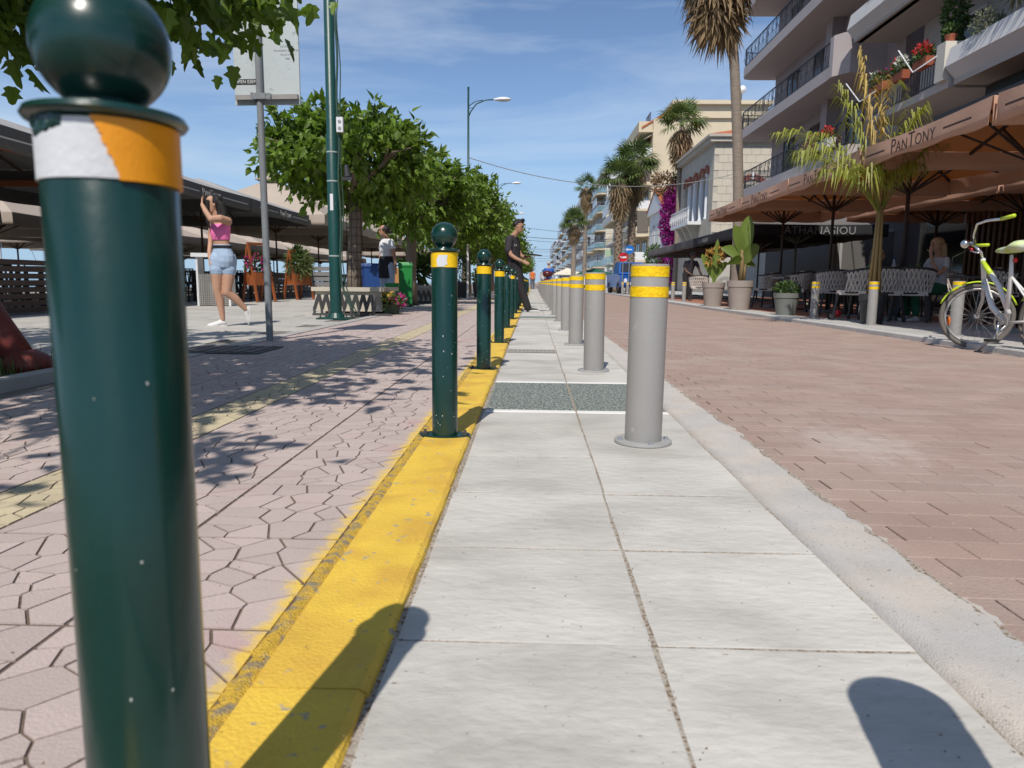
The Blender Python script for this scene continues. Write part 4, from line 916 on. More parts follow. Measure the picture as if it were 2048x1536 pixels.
# white board post and pots deeper along the pavement
wp=thing('white_post','thin white post standing before dark planters','post',(-2.1,23.2,PZ)); m=MB(); m.box(-.03,.03,-.03,.03,.02,1.75); m.build('post',wht,wp); m=MB(); m.box(-.2,.2,-.15,.15,0,.02); m.build('foot',wht,wp)
for k,(x,yv,lb) in enumerate(((-2.55,25.2,'dark square planter with tall clipped shrub'),(-1.9,26.4,'dark square planter with low shrub beside the white post'))):
    t=thing('planter_pot',lb,'planter',(x,yv,PZ)); m=MB(); m.rings([[(-w,-w,z),(w,-w,z),(w,w,z),(-w,w,z)] for w,z in((.24,0),(.3,.55),(.27,.55),(.25,.45))]); m.build('pot',dsteel,t); bush('foliage',grn,t,(0,0,1.0 if k==0 else .75),(.32,.3,.75 if k==0 else .35),600,.09,30+k)
# wood signboard and palm pot deeper in the terrace
t=thing('menu_board','orange wooden menu board between the trees','menu board',(-4.1,21.5,PZ),R(15)); m=MB(); m.box(-.3,.3,-.02,.02,.35,.95); m.build('panel',M('honey_wood',(.45,.22,.08),.6,.2,8),t)
for sx in(-1,1): m=MB(); m.bar((sx*.26,0,.4),(sx*.26,-.15,0),.04,.04); m.build('leg',orw,t); m=MB(); m.bar((sx*.26,.03,.9),(sx*.26,.25,0),.04,.04); m.build('leg',orw,t)
t=thing('spiky_plant','spiky yucca plant in a pot between the tree trunks','plant',(-3.9,24,PZ)); m=MB(); m.lathe([(.2,0),(.28,.5),(.25,.5)],16); m.build('pot',dsteel,t); bush('foliage',grn,t,(0,0,.95),(.25,.25,.3),160,.6,33,THIN,.3)
# mast of a moored boat and roof fan above the canopies
t=thing('boat_mast','thin white boat mast rising behind the dark canopies','mast',(-30,40,-.95)); m=MB(); m.tube([(0,0,0),(0,0,8.3)],.09,8); m.build('mast',wht,t); m=MB(); m.tube([(-.5,0,6.2),(.5,0,6.2)],.03,6); m.build('spreader',wht,t); m=MB(); m.tube([(0,0,8.2),(2.2,0,2)],.012,4); m.build('stay',iron,t)
# ================================================================== RIGHT SIDEWALK AND CAFE
KX=4.46
sw=MB(); sw.box(KX+.12,30,-20,34.8,-.16,-.004); sw=tag(sw.build('sidewalk',M('sidewalk_concrete',(.42,.41,.39),.9,.12,3,.3,60)),kind='structure')
kst=MB(); kst.rings([[(-.06,y,-.12),(-.06,y,-.012),(-.052,y,0),(.06,y,0),(.06,y,-.12)] for y in(-.496,.496)]); ksm=kst.mesh('kerb_stone'); ksm.materials.append(M('pale_kerb_stone',(.52,.51,.485),.85,.12,5,.3,80,rnd=.05))
for k in range(56):
    o=link('kerb_stone',ksm,None,sw); o.location=(KX+.06,4.5+k*.998,random.uniform(-.002,.002)); o.rotation_euler=(0,0,random.uniform(-.002,.002))
m=MB(); m.box(KX,KX+.12,60,400,-.16,0); m.build('far_kerb',MATS['pale_kerb_stone'],sw)
m=MB(); m.box(KX+.12,30,34.8,800,-.16,-.003); m.build('far_sidewalk',MATS['sidewalk_concrete'],sw)
# grey flag strip then terracotta tiles
fl=MB(); fl.box(-.196,.196,-.196,.196,-.004,.0); flm=fl.mesh('paving_slab'); flm.materials.append(M('sidewalk_slab',(.45,.44,.415),.85,.1,4,.3,80,rnd=.06))
ter=MB(); ter.box(-.196,.196,-.196,.196,-.004,.0); term=ter.mesh('terracotta_tile'); term.materials.append(M('terracotta',(.36,.16,.10),.8,.12,4,.2,80,rnd=.08))
cnt=0
for j in range(26):
    for i in range(7):
        x=KX+.34+i*.4; y=6.6+j*.4; red_=(y>12.6 and i>0 and y<21) 
        if i>3 and not red_: continue
        o=link('terracotta_tile' if red_ else 'paving_slab',term if red_ else flm,None,sw); o.location=(x,y,random.uniform(-.0008,.0008)); cnt+=1
m=MB(); m.box(KX+.5,14,17,34,-.0035,-.0005); m.build('far_terracotta',term.materials[0],sw)
# ---- brown lettered umbrellas
orc=M('brown_orange_canvas',(.42,.205,.10),.85,.08,2,.25,30,trans=.28); orv=M('terracotta_valance',(.53,.315,.22),.85,.08,3,.3,30); up=M('umbrella_frame_brown',(.035,.022,.018),.6,.1,5)
labs=['brown lettered cafe umbrella over the bicycle','brown lettered cafe umbrella above the feathery potted palm','brown lettered cafe umbrella over the small square plant pot','brown lettered cafe umbrella over the banana plant','brown lettered cafe umbrella at the end by the tall palm trunk']
for k,yc in enumerate((6.45,9.5,12.6,15.65,18.7)):
    umbrella('cafe_umbrella',labs[k],'umbrella',6.32,yc,3.0,2.96,2.56,3.05,.30,orc,orv,up,'PanTony',brown,'brown lettered umbrellas of the cafe',seed=k+70,lside=('-x',),lsize=.27)
for k,yc in enumerate((5.2,8.3,11.4,14.5,17.6)):
    umbrella('cafe_umbrella','brown umbrella in the back row against the cafe front','umbrella',9.55,yc,3.0,2.96,2.44,2.9,.26,orc,orv,up,None,None,'brown umbrellas at the cafe front',seed=k+90)
# ---- dark umbrellas beyond
blkc=M('black_canvas',(.012,.012,.014),.8,.1,2,.2,30); gcan=M('charcoal_canvas',(.13,.12,.115),.85,.12,2,.3,30); oliv=M('grey_green_frame',(.10,.12,.10),.6,.1,5)
for k,yc in enumerate((22.15,25.7,29.2,32.8,36.4)):
    umbrella('cafe_umbrella',['black lettered umbrella facing the street end of the cafe','charcoal umbrella second in the dark row','charcoal umbrella third in the dark row','charcoal umbrella fourth in the dark row','charcoal umbrella with crumpled edge over the man in black'][k],'umbrella',7.9,yc,3.8,3.4,2.25,2.8,.34,gcan,blkc if k<2 else gcan,oliv,'ATHANASIOU' if k<2 else None,M('shade_dimmed_print',(.22,.22,.22),.8,0),'dark umbrellas along the street',seed=k+110,lside=('-y',) if k==0 else ('-x',),lsize=.30 if k==0 else .22)  # white lettering darkened in its colour to stand for the shade on it
# ---- rope armchairs
rope=M('cream_rope',(.60,.545,.49),.8,.08,20); cush=M('pale_cushion',(.58,.52,.47),.9,.06,6,.2,40); drk=M('graphite_frame',(.035,.035,.037),.5,.1,8)
rc=thing('rope_armchair','cream rope armchair on dark legs at a cafe table','chair',(0,0,0),0,'cream rope armchairs of the cafe')
m=MB(); m.box(-.25,.25,-.25,.22,.42,.49); m.build('seat',cush,rc)
for sx in(-1,1): m=MB(); m.bar((sx*.24,-.22,.44),(sx*.29,-.27,0),.035,.035); m.build('leg',drk,rc); m=MB(); m.bar((sx*.22,.2,.44),(sx*.27,.30,0),.035,.035); m.build('leg',drk,rc)
m=MB(); top=[(.33*math.cos(q),.31*math.sin(q)-.02,.80+.06*math.sin(max(0,q) if q<PI else 0)) for q in np.linspace(-.35,PI+.35,19)]; m.tube(top,.02,6); m.build('top_rail',drk,rc)
m=MB(); bot=[(.27*math.cos(q),.25*math.sin(q)-.02,.46) for q in np.linspace(-.35,PI+.35,19)]; m.tube(bot,.016,6); m.build('bottom_rail',drk,rc)
for d in(-1,1):
    for k in range(1,18):
        a=top[k]; j=k+2*d
        if 0<=j<19:
            b=bot[j]; m=MB(); m.tube([a,((a[0]+b[0])/2*1.03,(a[1]+b[1])/2*1.03,(a[2]+b[2])/2),b],.0115,5); m.build('rope',rope,rc)
m=MB(); m.cbox((0,.13,.70),(.36,.10,.34),Matrix.Rotation(R(-10),3,'X')); m.build('back_cushion',cush,rc)
cc=[(5.35,12.0,-2.4),(5.72,11.95,2.9),(6.12,11.85,2.6),(6.05,13.6,-2.5),(5.85,14.2,2.9),(6.55,14.0,2.6),(7.2,13.9,2.4),(5.75,15.9,-2.2),(6.35,15.9,2.6),(5.9,18.3,-2.3),(6.6,18.2,2.6),(7.4,11.6,1.4),(6.9,16.9,.4),(7.6,9.7,1.2),(5.6,24.6,3.0),(8.1,8.6,2.2),(8.4,14.6,.5)]
for k,(x,y,a) in enumerate(cc):
    if k==0: rc.location=(x,y,0); rc.rotation_euler.z=a
    else: dup(rc,loc=(x,y,0),rz=a)
rt=thing('cafe_table','dark square cafe table between rope armchairs','table',(6.3,12.65,0),0,'dark cafe tables under the brown umbrellas')
m=MB(); m.box(-.45,.45,-.45,.45,.72,.755); m.build('table_top',M('bluish_table_top',(.16,.165,.19),.25,.05,4),rt); m=MB(); m.box(-.035,.035,-.035,.035,.02,.72); m.build('leg',drk,rt); m=MB(); m.box(-.28,.28,-.28,.28,0,.02); m.build('base',drk,rt)
for x,y in((7.05,9.5),(6.4,14.9),(6.2,17.2),(8.0,13.2),(8.2,17),(9.3,11)): dup(rt,loc=(x,y,0))
# bottle and glasses on the table
clr=glass('clear_glass',(.75,.82,.88),.4)
t=thing('water_bottle','clear glass water bottle on the dark cafe table','bottle',(6.15,12.55,.756)); m=MB(); m.lathe([(.036,0),(.038,.01),(.038,.15),(.018,.21),(.014,.26)],14); m.build('body',clr,t,auto=R(40)); m=MB(); m.lathe([(.016,.26),(.016,.285)],10); m.build('cap',M('blue_cap',(.02,.08,.4),.4,0),t)
for k,(x,y) in enumerate(((6.38,12.5),(6.5,12.42),(6.55,12.62))):
    t=thing('drinking_glass','tall iced drink glass with green straw before the blonde woman','glass',(x,y,.756),0,'drink glasses on the cafe table'); m=MB(); m.lathe([(.028,0),(.036,.13),(.033,.13),(.026,.006)],12); m.build('cup',clr,t); m=MB(); m.lathe([(.024,.008),(.030,.09)],10); m.build('drink',M('orange_drink',(.55,.16,.02),.3,0),t); m=MB(); m.tube([(0,0,.01),(.025,0,.21)],.004,5); m.build('straw',M('green_straw',(.15,.5,.05),.4,0),t)
# ---- potted plants at the kerb
potm=M('taupe_plastic_pot',(.33,.285,.255),.6,.08,4); potg=M('grey_green_pot',(.17,.18,.165),.6,.08,4)
def pot(m_,t,r0,r1,h): 
    m=MB(); m.lathe([(r0,0),(r0*1.02,.02),(r0+(r1-r0)*.78,h*.78),(r0+(r1-r0)*.78+.012,h*.785),(r1,h),(r1-.025,h),(r1-.03,h-.06)],28); m.build('pot',m_,t,auto=R(35)); m=MB(); m.lathe([(r1-.04,h-.07),(.001,h-.05)],16,cap=False); m.build('soil',MATS['dry_soil'],t)
banana=M('banana_leaf',(.17,.24,.045),.45,.15,3,trans=.35,rnd=.2)
def banana_leaf(m,base,tip,w,droop):
    base=Vector(base);tip=Vector(tip);n=9;d=tip-base;side=d.cross(Vector((.2,1,.1))).normalized();V=[];F=[]
    for i in range(n+1):
        q=i/n; c=base+d*q-Vector((0,0,droop*q*q)); ww=w*math.sin(PI*min(1,.08+q*.92))**.7*(1 if q<1 else .05); up_=Vector((0,-.25*ww,.25*ww))
        V+=[c-side*ww+up_,c,c+side*ww+up_]
    for i in range(n):
        for k in range(2): p=i*3+k; F.append((p,p+1,p+4,p+3))
    m.add(V,F)
b=(4.72,16.6); t=thing('banana_plant','banana plant with broad leaves in a tall taupe pot','potted plant',(b[0],b[1],0)); pot(potm,t,.21,.30,.66)
m=MB(); m.tube([(0,0,.6),(.02,0,1.0),(0,0,1.35)],[.06,.05,.035],8); m.tube([(.08,.03,.6),(.10,.03,1.1)],[.04,.03],7); m.build('stem',M('banana_stem',(.20,.14,.06),.7,.2,8),t,smooth=True)
for bs_,tp,w,dr in(((0,0,1.2),(.12,0,2.12),.17,.0),((0,0,1.25),(-.22,-.1,1.95),.12,.05),((.08,0,1.05),(.30,-.1,1.6),.15,.12),((0,0,1.1),(-.45,.1,1.65),.13,.25),((0,0,1.05),(-.40,-.2,1.25),.12,.25),((.08,0,1.0),(.42,.2,1.25),.12,.3),((0,0,1.2),(.25,.25,1.9),.13,.1)):
    m=MB(); banana_leaf(m,bs_,tp,w,dr); m.build('leaf',banana,t,smooth=True)
t=thing('potted_plant','tall taupe pot with yellowing banana shoot, beside the banana plant','potted plant',(4.74,19.1,0)); pot(potm,t,.21,.30,.62)
for bs_,tp,w,dr in(((0,0,.6),(.05,0,1.75),.10,0),((0,0,.7),(-.35,0,1.5),.11,.15),((0,0,.7),(.3,-.1,1.35),.1,.2)):
    m=MB(); banana_leaf(m,bs_,tp,w,dr); m.build('leaf',banana,t,smooth=True)
bush('dry_leaves',M('yellow_dry_leaf',(.42,.25,.06),.7,.2,5,trans=.2),t,(0,-.05,1.25),(.25,.2,.25),60,.16,44)
t=thing('potted_plant','square shouldered grey pot with low bushy herbs','potted plant',(4.86,13.95,0)); pot(potg,t,.17,.245,.42); bush('foliage',grn,t,(0,0,.5),(.24,.22,.13),420,.06,45)
t=thing('potted_plant','small grey pot with herbs between the tall taupe pots','potted plant',(4.98,20.0,0)); pot(potg,t,.15,.2,.36); bush('foliage',grn,t,(0,0,.42),(.2,.18,.10),250,.06,46)
# ---- feathery areca palm
arec=M('areca_leaf',(.27,.29,.05),.5,.18,3,trans=.35,rnd=.25); ardry=M('areca_dry_leaf',(.45,.33,.10),.6,.15,4,trans=.3,rnd=.25); cane=M('areca_cane',(.33,.22,.08),.6,.15,6)
t=thing('areca_palm','feathery yellow green palm in a dark pot before the umbrella valances','potted palm',(5.15,11.05,0)); pot(drk,t,.15,.2,.45)
def frond(base,ctrl,tip,leaflen,mat,nl=46,seed=1,hang=.55):
    rng=np.random.default_rng(seed); b=np.array(base);c=np.array(ctrl);e=np.array(tip); V=[];F=[]; m=MB(); pts=[]
    for i in range(15): q=i/14; pts.append(tuple(b*(1-q)**2+2*c*q*(1-q)+e*q*q))
    m.tube(pts,[.013-.010*i/14 for i in range(15)],5)
    Vt=[];Ft=[]
    for i in range(nl):
        q=.28+.72*i/nl; p=b*(1-q)**2+2*c*q*(1-q)+e*q*q; tg=2*(1-q)*(c-b)+2*q*(e-c); tg/=np.linalg.norm(tg); sd=np.cross(tg,[0,0,1.0]); sd/=max(1e-3,np.linalg.norm(sd)); L_=leaflen*math.sin(PI*(.12+.80*(i/nl)))**.6*rng.uniform(.85,1.1)
        for s in(-1,1):
            d=sd*s*.75+tg*.75+rng.normal(size=3)*.16; d/=np.linalg.norm(d); mid=p+d*L_*.5+np.array([0,0,.02]); end=p+d*L_*.9-np.array([0,0,hang*L_*rng.uniform(.6,1.3)]); w=np.cross(d,[0,0,1.0]); w/=max(1e-3,np.linalg.norm(w)); w*=.012
            k=len(Vt); Vt+=[p,mid+w,end,mid-w]; Ft+=[(k,k+1,k+3),(k+1,k+2,k+3)]
    k=len(m.v); m.v+=[tuple(v) for v in Vt]; m.f+=[tuple(k+i for i in f) for f in Ft]
    return m
for k in range(6): a=k*1.05; m=MB(); m.tube([(.08*math.cos(a),.08*math.sin(a),.45),(.05*math.cos(a),.05*math.sin(a),1.0),(.03*math.cos(a),.03*math.sin(a),1.75)],[.03,.025,.018],8); m.build('cane',cane,t,smooth=True)
for k,(cx,tp,L_,mt,hg) in enumerate((((-.25,0,3.0),(-.42,.1,3.95),.42,ardry,.85),((-.3,.1,2.8),(-.75,.0,3.45),.42,arec,.7),((.1,0,3.0),(.12,.1,3.5),.4,arec,.6),((-.7,-.2,2.7),(-1.4,-.3,2.45),.42,arec,.7),((-.15,-.1,2.9),(-.12,0,3.55),.36,ardry,.5),((-.6,-.1,2.9),(-1.65,-.1,2.75),.42,arec,.55),((-.5,.2,2.5),(-1.15,.3,2.5),.4,arec,.6),((.25,.1,2.9),(.55,.1,3.15),.42,arec,.7),((.35,-.1,2.5),(.75,-.15,2.7),.38,arec,.75),((-.35,-.3,2.4),(-.45,-.45,2.15),.42,arec,.8),((.1,-.2,2.3),(.25,-.45,2.25),.36,arec,.7),((.3,.4,2.4),(.7,.6,2.4),.36,arec,.6),((-.5,-.1,2.3),(-.95,-.15,2.2),.4,arec,.7))):
    frond((0,0,1.6),cx,tp,L_*1.05,mt,34,k,hg).build('frond',mt,t)
# ================================================================== RIGHT BUILDINGS
def facade_window(parent,x,y0,y1,z0,z1,framem,panem,face='x',d=.05):
    """window on a wall facing -X (face x: wall at x, spanning y) or facing -Y (face y: wall at y=x, spanning x)"""
    def bx(a0,a1,b0,b1,c0,c1): 
        m=MB()
        if face=='x': m.box(x+a0,x+a1,b0,b1,c0,c1)
        else: m.box(b0,b1,x+a0,x+a1,c0,c1)
        return m
    w=bx(-.02,.0,y0,y1,z0,z1).build('window',panem,parent)
    f=MB()
    for a in((y0-.06,y0,z0-.06,z1+.06),(y1,y1+.06,z0-.06,z1+.06),(y0,y1,z0-.06,z0),(y0,y1,z1,z1+.06),((y0+y1)/2-.025,(y0+y1)/2+.025,z0,z1)):
        if face=='x': f.box(x-d,x,a[0],a[1],a[2],a[3])
        else: f.box(a[0],a[1],x-d,x,a[2],a[3])
    f.build('frame',framem,w); return w
dgl=M('dark_window_glass',(.03,.035,.04),.12,.1,2); brf=M('brown_joinery',(.14,.075,.05),.6,.1,5); wfr=M('white_joinery',(.6,.6,.58),.5,.05,4)
mauve=M('mauve_render',(.36,.295,.295),.9,.07,1.2,.15,40); whr=M('white_render',(.62,.61,.605),.85,.05,1.0,.15,40); conc=M('pale_balcony_render',(.48,.42,.41),.9,.06,1.5)
wir=M('dark_blue_ironwork',(.02,.025,.035),.5,.1,5)
def railing(parent,pts,z0,h,step,mat,curl=True):
    """metal balusters along a polyline (list of (x,y)), with top and bottom rails; each bay is one railing part"""
    for a,b in zip(pts[:-1],pts[1:]):
        m=MB(); a=Vector((*a,0));b=Vector((*b,0)); L_=(b-a).length; n=max(2,int(L_/step)); m.bar(a+Vector((0,0,z0+h)),b+Vector((0,0,z0+h)),.045,.03); m.bar(a+Vector((0,0,z0+.08)),b+Vector((0,0,z0+.08)),.03,.025)
        nrm=Vector((0,0,1)).cross((b-a).normalized())
        for i in range(n+1):
            p=a+(b-a)*i/n
            if curl: m.tube([p+Vector((0,0,z0+.08)),p+nrm*.0+Vector((0,0,z0+.45)),p-nrm*.10*0+nrm*.09+Vector((0,0,z0+.28)),p+Vector((0,0,z0+h))] if i%4==2 else [p+Vector((0,0,z0+.08)),p+Vector((0,0,z0+h))],.009 if i%8 else .016,4,cap=False)
            else: m.tube([p+Vector((0,0,z0+.08)),p+Vector((0,0,z0+h))],.011,4,cap=False)
        m.build('railing',mat,parent)
# --- mauve apartment house (far end at Y=35.3)
FX=11.8; BX=10.25
mb_=thing('apartment_house','mauve apartment house with long curved balconies and dark railings','building',(0,0,0))
m=MB(); m.box(FX,FX+9,22.5,35.3,0,19); m.build('wall',mauve,mb_)
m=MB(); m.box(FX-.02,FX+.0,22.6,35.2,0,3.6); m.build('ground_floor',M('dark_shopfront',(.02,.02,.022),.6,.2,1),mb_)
for k,zb in enumerate((4.75,7.72,10.7,13.7)):
    y0=24.6 if k==1 else 22.6; y1=35.9; z=zb
    poly=[(FX,y0),(BX,y0),(BX,y1-.5),(BX+.15,y1-.12),(BX+.5,y1),(FX+.6,y1),(FX+.6,35.32),(FX,35.32)]
    m=MB(); m.prism(poly,z,z+.42); sl_=m.build('balcony',conc,mb_)
    if zb==7.72:   # solid end pier of this balcony
        m=MB(); m.prism([(BX-.02,24.3),(BX+.35,23.75),(FX,23.75),(FX,24.6),(BX-.02,24.6)],z,z+1.35); m.build('end_pier',conc,sl_)
    railing(sl_,[(BX+.05,y0+.1),(BX+.05,28.6),(BX+.05,32.2),(BX+.05,y1-.55),(BX+.2,y1-.17),(BX+.5,y1-.05),(FX+.55,y1-.05)],z+.42,.85,.14,wir)
    for (a,b_) in((25.2,26.5),(28.6,30.2),(32.2,33.4)):
        facade_window(mb_,FX,a,b_,z+.45,z+2.45,brf,dgl)
        l=MB(); l.ball((FX-.12,a-.35,z+2.25),.07,8,6); l.box(FX-.08,FX,a-.37,a-.33,z+2.28,z+2.32); l.build('wall_light',lgm,mb_)
    m=MB(); m.box(FX-.5,FX-.004,27.3,27.9,z+.42,z+2.97); m.build('pier',mauve,mb_)
bush('shrub',M('dry_rust_shrub',(.24,.15,.09),.8,.2,4,trans=.2,rnd=.3),mb_,(BX-.05,24.8,5.55),(.45,1.3,.42),900,.10,51)
# --- white balcony house, nearest on the right
wb=thing('apartment_house','white house with folded planter parapets, flowers and a black awning','building',(0,0,0))
m=MB(); m.box(FX,FX+9,-2,22.3,3.3,19); m.build('wall',M('greige_render',(.42,.39,.37),.9,.07,1.2),wb)
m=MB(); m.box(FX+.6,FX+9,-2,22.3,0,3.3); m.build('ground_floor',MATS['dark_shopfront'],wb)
def parapet(y0,y1,zb,zt,x=10.15):
    zm=zb+(zt-zb)*.45; m=MB(); m.rings([[(x+.34,y,zb),(x,y,zm),(x+.10,y,zt),(x+.42,y,zt),(x+.5,y,zb)] for y in(y0,y1)]); return m.build('parapet',whr,wb)
def slab_(y0,y1,z,x=10.4): m=MB(); m.box(x,FX,y0,y1,z,z+.2); return m.build('balcony_slab',M('warm_soffit',(.46,.41,.38),.9,.05,1),wb)
slab_(-2,17.9,5.55); slab_(17.95,22.3,5.5,10.3); slab_(-2,24.0,8.45); slab_(-2,24,11.6)
parapet(-2,17.9,5.60,6.42); parapet(18.5,24.0,8.45,9.3); parapet(-2,18.45,8.5,8.95); parapet(-2,24,11.5,12.4)
m=MB(); m.prism([(10.05,18.2),(10.45,17.9),(10.75,18.2),(10.75,18.75),(10.05,18.75)],8.42,10.2); m.build('pier',whr,wb)
m=MB(); m.box(10.18,10.62,18.0,18.4,5.702,6.62); cp=m.build('railing_pier',M('cream_pier',(.62,.59,.52),.85,.05,2),wb)
m=MB(); m.box(10.9,FX-.004,15.4,15.9,5.752,8.448); m.build('pier',MATS['greige_render'],wb)
brr=M('brown_ironwork',(.06,.03,.028),.6,.1,6)
railing(wb,[(10.36,18.42),(10.36,20.4),(10.36,22.25)],5.70,.92,.13,brr,False)
railing(wb,[(10.4,12),(10.4,15),(10.4,18.4)],8.95,.85,.13,brr,False)
for a,b_,z in((19.2,21.2,5.75),(8,10,5.75),(12,14,5.75),(19.6,21.6,8.7),(12,14,8.7)): facade_window(wb,FX,a,b_,z,z+2.1,wfr,dgl)
aw=M('black_awning_cloth',(.018,.018,.022),.6,.1,3,.2,20)
m=MB(); m.add([(FX,4,5.4),(FX,17.3,5.4),(9.75,17.3,4.62),(9.75,4,4.62),(FX,4,5.36),(FX,17.3,5.36),(9.75,17.3,4.58),(9.75,4,4.58)],[(0,1,2,3),(7,6,5,4),(2,6,7,3),(1,5,6,2)]); m.box(9.68,9.75,4,17.3,4.55,4.65); m.build('awning',aw,wb)
for a,b_ in((18.3,19.0),(21.2,22.2)): m=MB(); m.tube([(10.3,a,6.45),(9.75,(a+b_)/2,6.05),(9.6,b_+.2,6.75)],.02,6); m.build('awning_arm',wht,wb)
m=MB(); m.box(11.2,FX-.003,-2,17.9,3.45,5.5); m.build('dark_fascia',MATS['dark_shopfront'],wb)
m=MB(); m.box(FX-.03,FX-.003,24.6-1.1,35.0,3.6,4.5); m.build('fascia',mauve,mb_)
sb1=M('pale_blue_canvas',(.30,.46,.52),.85,.05,3); 
m=MB(); m.add([(11.2,23,4.95),(11.2,29,4.95),(10.0,29,4.62),(10.0,23,4.62),(11.2,23,4.93),(11.2,29,4.93),(10.0,29,4.60),(10.0,23,4.60)],[(0,1,2,3),(7,6,5,4),(2,6,7,3)]); m.build('blue_awning',M('pale_canvas',(.50,.55,.56),.85,.05,3),mb_)
for k in range(34): m=MB(); m.box(9.985,10.0,23+k*.176,23+k*.176+.09,4.22,4.60); m.build('awning_stripe',sb1,mb_); m=MB(); m.box(9.985,10.0,23.09+k*.176,23+(k+1)*.176,4.22,4.60); m.build('awning_stripe',MATS['pale_canvas'],mb_)
mb_.location=(0,2.0,0); wb.location=(0,1.1,0)
# flowers on the balconies (each box is its own thing)
def flowerbox(name,label,loc,w,mt,fl,seed,d=.24,h=.22):
    t=thing(name,label,'flower box',loc); m=MB(); m.rings([[(-d/2*s,-w/2*s,z),(d/2*s,-w/2*s,z),(d/2*s,w/2*s,z),(-d/2*s,w/2*s,z)] for s,z in((.88,0),(1,h))]); m.build('box',mt,t)
    m=MB(); m.bar((d*.3,-w*.3,h*.6),(d*1.1,-w*.3,h*.6),.02,.02); m.build('bracket',lgm,t)
    bush('foliage',grn,t,(0,0,h+.12),(.22,w*.5,.22),260,.09,seed)
    for q,(f,n) in enumerate(fl): bush('blossom',f,t,(-.05,(-.2+.4*q)*w,h+.25),(.16,w*.28,.16),n,.07,seed+q+1)
    return t
terr=M('terracotta_pot',(.36,.10,.05),.75,.12,8)
flowerbox('flower_box','terracotta box of pink flowers hung on the brown railing',(10.18,21.4,6.25),.85,terr,[(mag,30),(wfl,40)],60)
flowerbox('flower_box','terracotta box of white flowers hung on the brown railing',(10.18,20.2,6.25),.7,terr,[(wfl,160),(red,40)],63)
flowerbox('flower_box','orange box of red geraniums hung on the brown railing',(10.18,19.0,6.25),.7,terr,[(red,120),(red,80)],66)
t=thing('flower_pot','terracotta pot of green shoots on the cream railing pier','flower pot',(10.4,18.2,6.62)); m=MB(); m.lathe([(.1,0),(.15,.2),(.13,.2)],14); m.build('pot',terr,t); bush('foliage',grn,t,(0,0,.32),(.18,.18,.16),200,.08,70)
flowerbox('flower_box','white box of red and green flowers on the low mauve balcony',(9.95,24.6,5.2),1.0,whr,[(red,120)],72,.3,.3)
t=thing('planter_shrub','row of spiky dracaenas growing in the folded white parapet','shrub',(10.4,15.7,6.4)); 
for k in range(6): 
    m=MB(); m.tube([(0,-k*.55,-.1),(.03,-k*.55+.05,.55+.1*(k%3))],.025,6); m.build('stem',M('pale_stem',(.35,.3,.22),.8,.1,6),t); bush('foliage',M('spiky_leaf',(.17,.17,.07),.6,.2,4,trans=.2,rnd=.3),t,(.03,-k*.55+.05,.62+.1*(k%3)),(.14,.14,.14),110,.32,80+k,THIN)
t=thing('planter_shrub','grey green bush at the corner of the folded white parapet','shrub',(10.35,16.7,6.4)); bush('foliage',M('grey_leaf',(.14,.16,.11),.7,.2,4,trans=.15,rnd=.3),t,(0,0,.2),(.25,.5,.3),500,.07,90); m=MB(); m.tube([(0,0,-.1),(0,0,.2)],.03,6); m.build('stem',MATS['pale_stem'],t)
t=thing('planter_shrub','rust coloured bush trailing along the white parapet','shrub',(10.35,12.2,6.4)); bush('foliage',MATS['dry_rust_shrub'],t,(0,0,.3),(.3,1.3,.4),900,.1,91); m=MB(); m.tube([(0,0,-.1),(0,0,.3)],.03,6); m.build('stem',MATS['pale_stem'],t); bush('blossom',mag,t,(-.1,-1.1,.5),(.2,.5,.2),120,.08,92)
t=thing('climbing_vine','dark green vine hanging down the balcony pier','vine',(10.85,18.9,5.75)); bush('foliage',grn,t,(0,0,1.75),(.3,.3,.95),800,.12,93,PLAIN,-.6); m=MB(); m.tube([(0,0,0),(.05,0,2.5)],.025,6); m.build('stem',MATS['pale_stem'],t)
t=thing('planter_shrub','green and yellow grasses on the upper white parapet','shrub',(10.45,21.3,9.3)); bush('foliage',grn,t,(0,-.4,.3),(.25,.7,.45),500,.14,94,THIN); bush('dry_leaves',ardry,t,(0,1.1,.15),(.2,.6,.22),200,.12,95)
# --- ground-floor fronts under the umbrellas
wsl=M('warm_timber_slat',(.13,.07,.035),.6,.2,6)
sf=thing('shop_front','cafe front with timber slat screen, dark glazing and grey lettered wall','shop front',(0,0,0))
m=MB(); m.box(11.2,11.35,3,21.5,0,3.2); m.build('glazing',M('black_glazing',(.012,.013,.015),.08,.1,1),sf)
for k in range(22): m=MB(); m.box(11.0,11.12,14.2+k*.22,14.2+k*.22+.09,0,3.1); m.build('slat',wsl,sf)
gw=M('grey_shop_wall',(.22,.215,.21),.8,.08,2)
m=MB(); m.box(9.75,12,23.9,24.1,0,3.6); m.build('side_wall',gw,sf)
m=MB(); m.box(10.0,11.6,23.86,23.898,.05,2.3); m.build('door',M('grey_door',(.12,.115,.11),.5,.1,3),sf); m=MB(); m.box(9.9,9.998,23.84,23.898,0,2.4); m.box(10.0,11.6,23.84,23.898,2.302,2.4); m.build('door_frame',M('door_frame_grey',(.33,.33,.32),.5,.05,3),sf)
text('lettering','ATHA',.34,M('bronze_letters',(.05,.035,.025),.4,.1,4),sf,Matrix.Translation((10.9,23.885,2.75))@FACE,.008)
m=MB(); m.box(9.2,11.9,3,21.5,3.2,3.3); m.build('ceiling',MATS['warm_soffit'],sf)
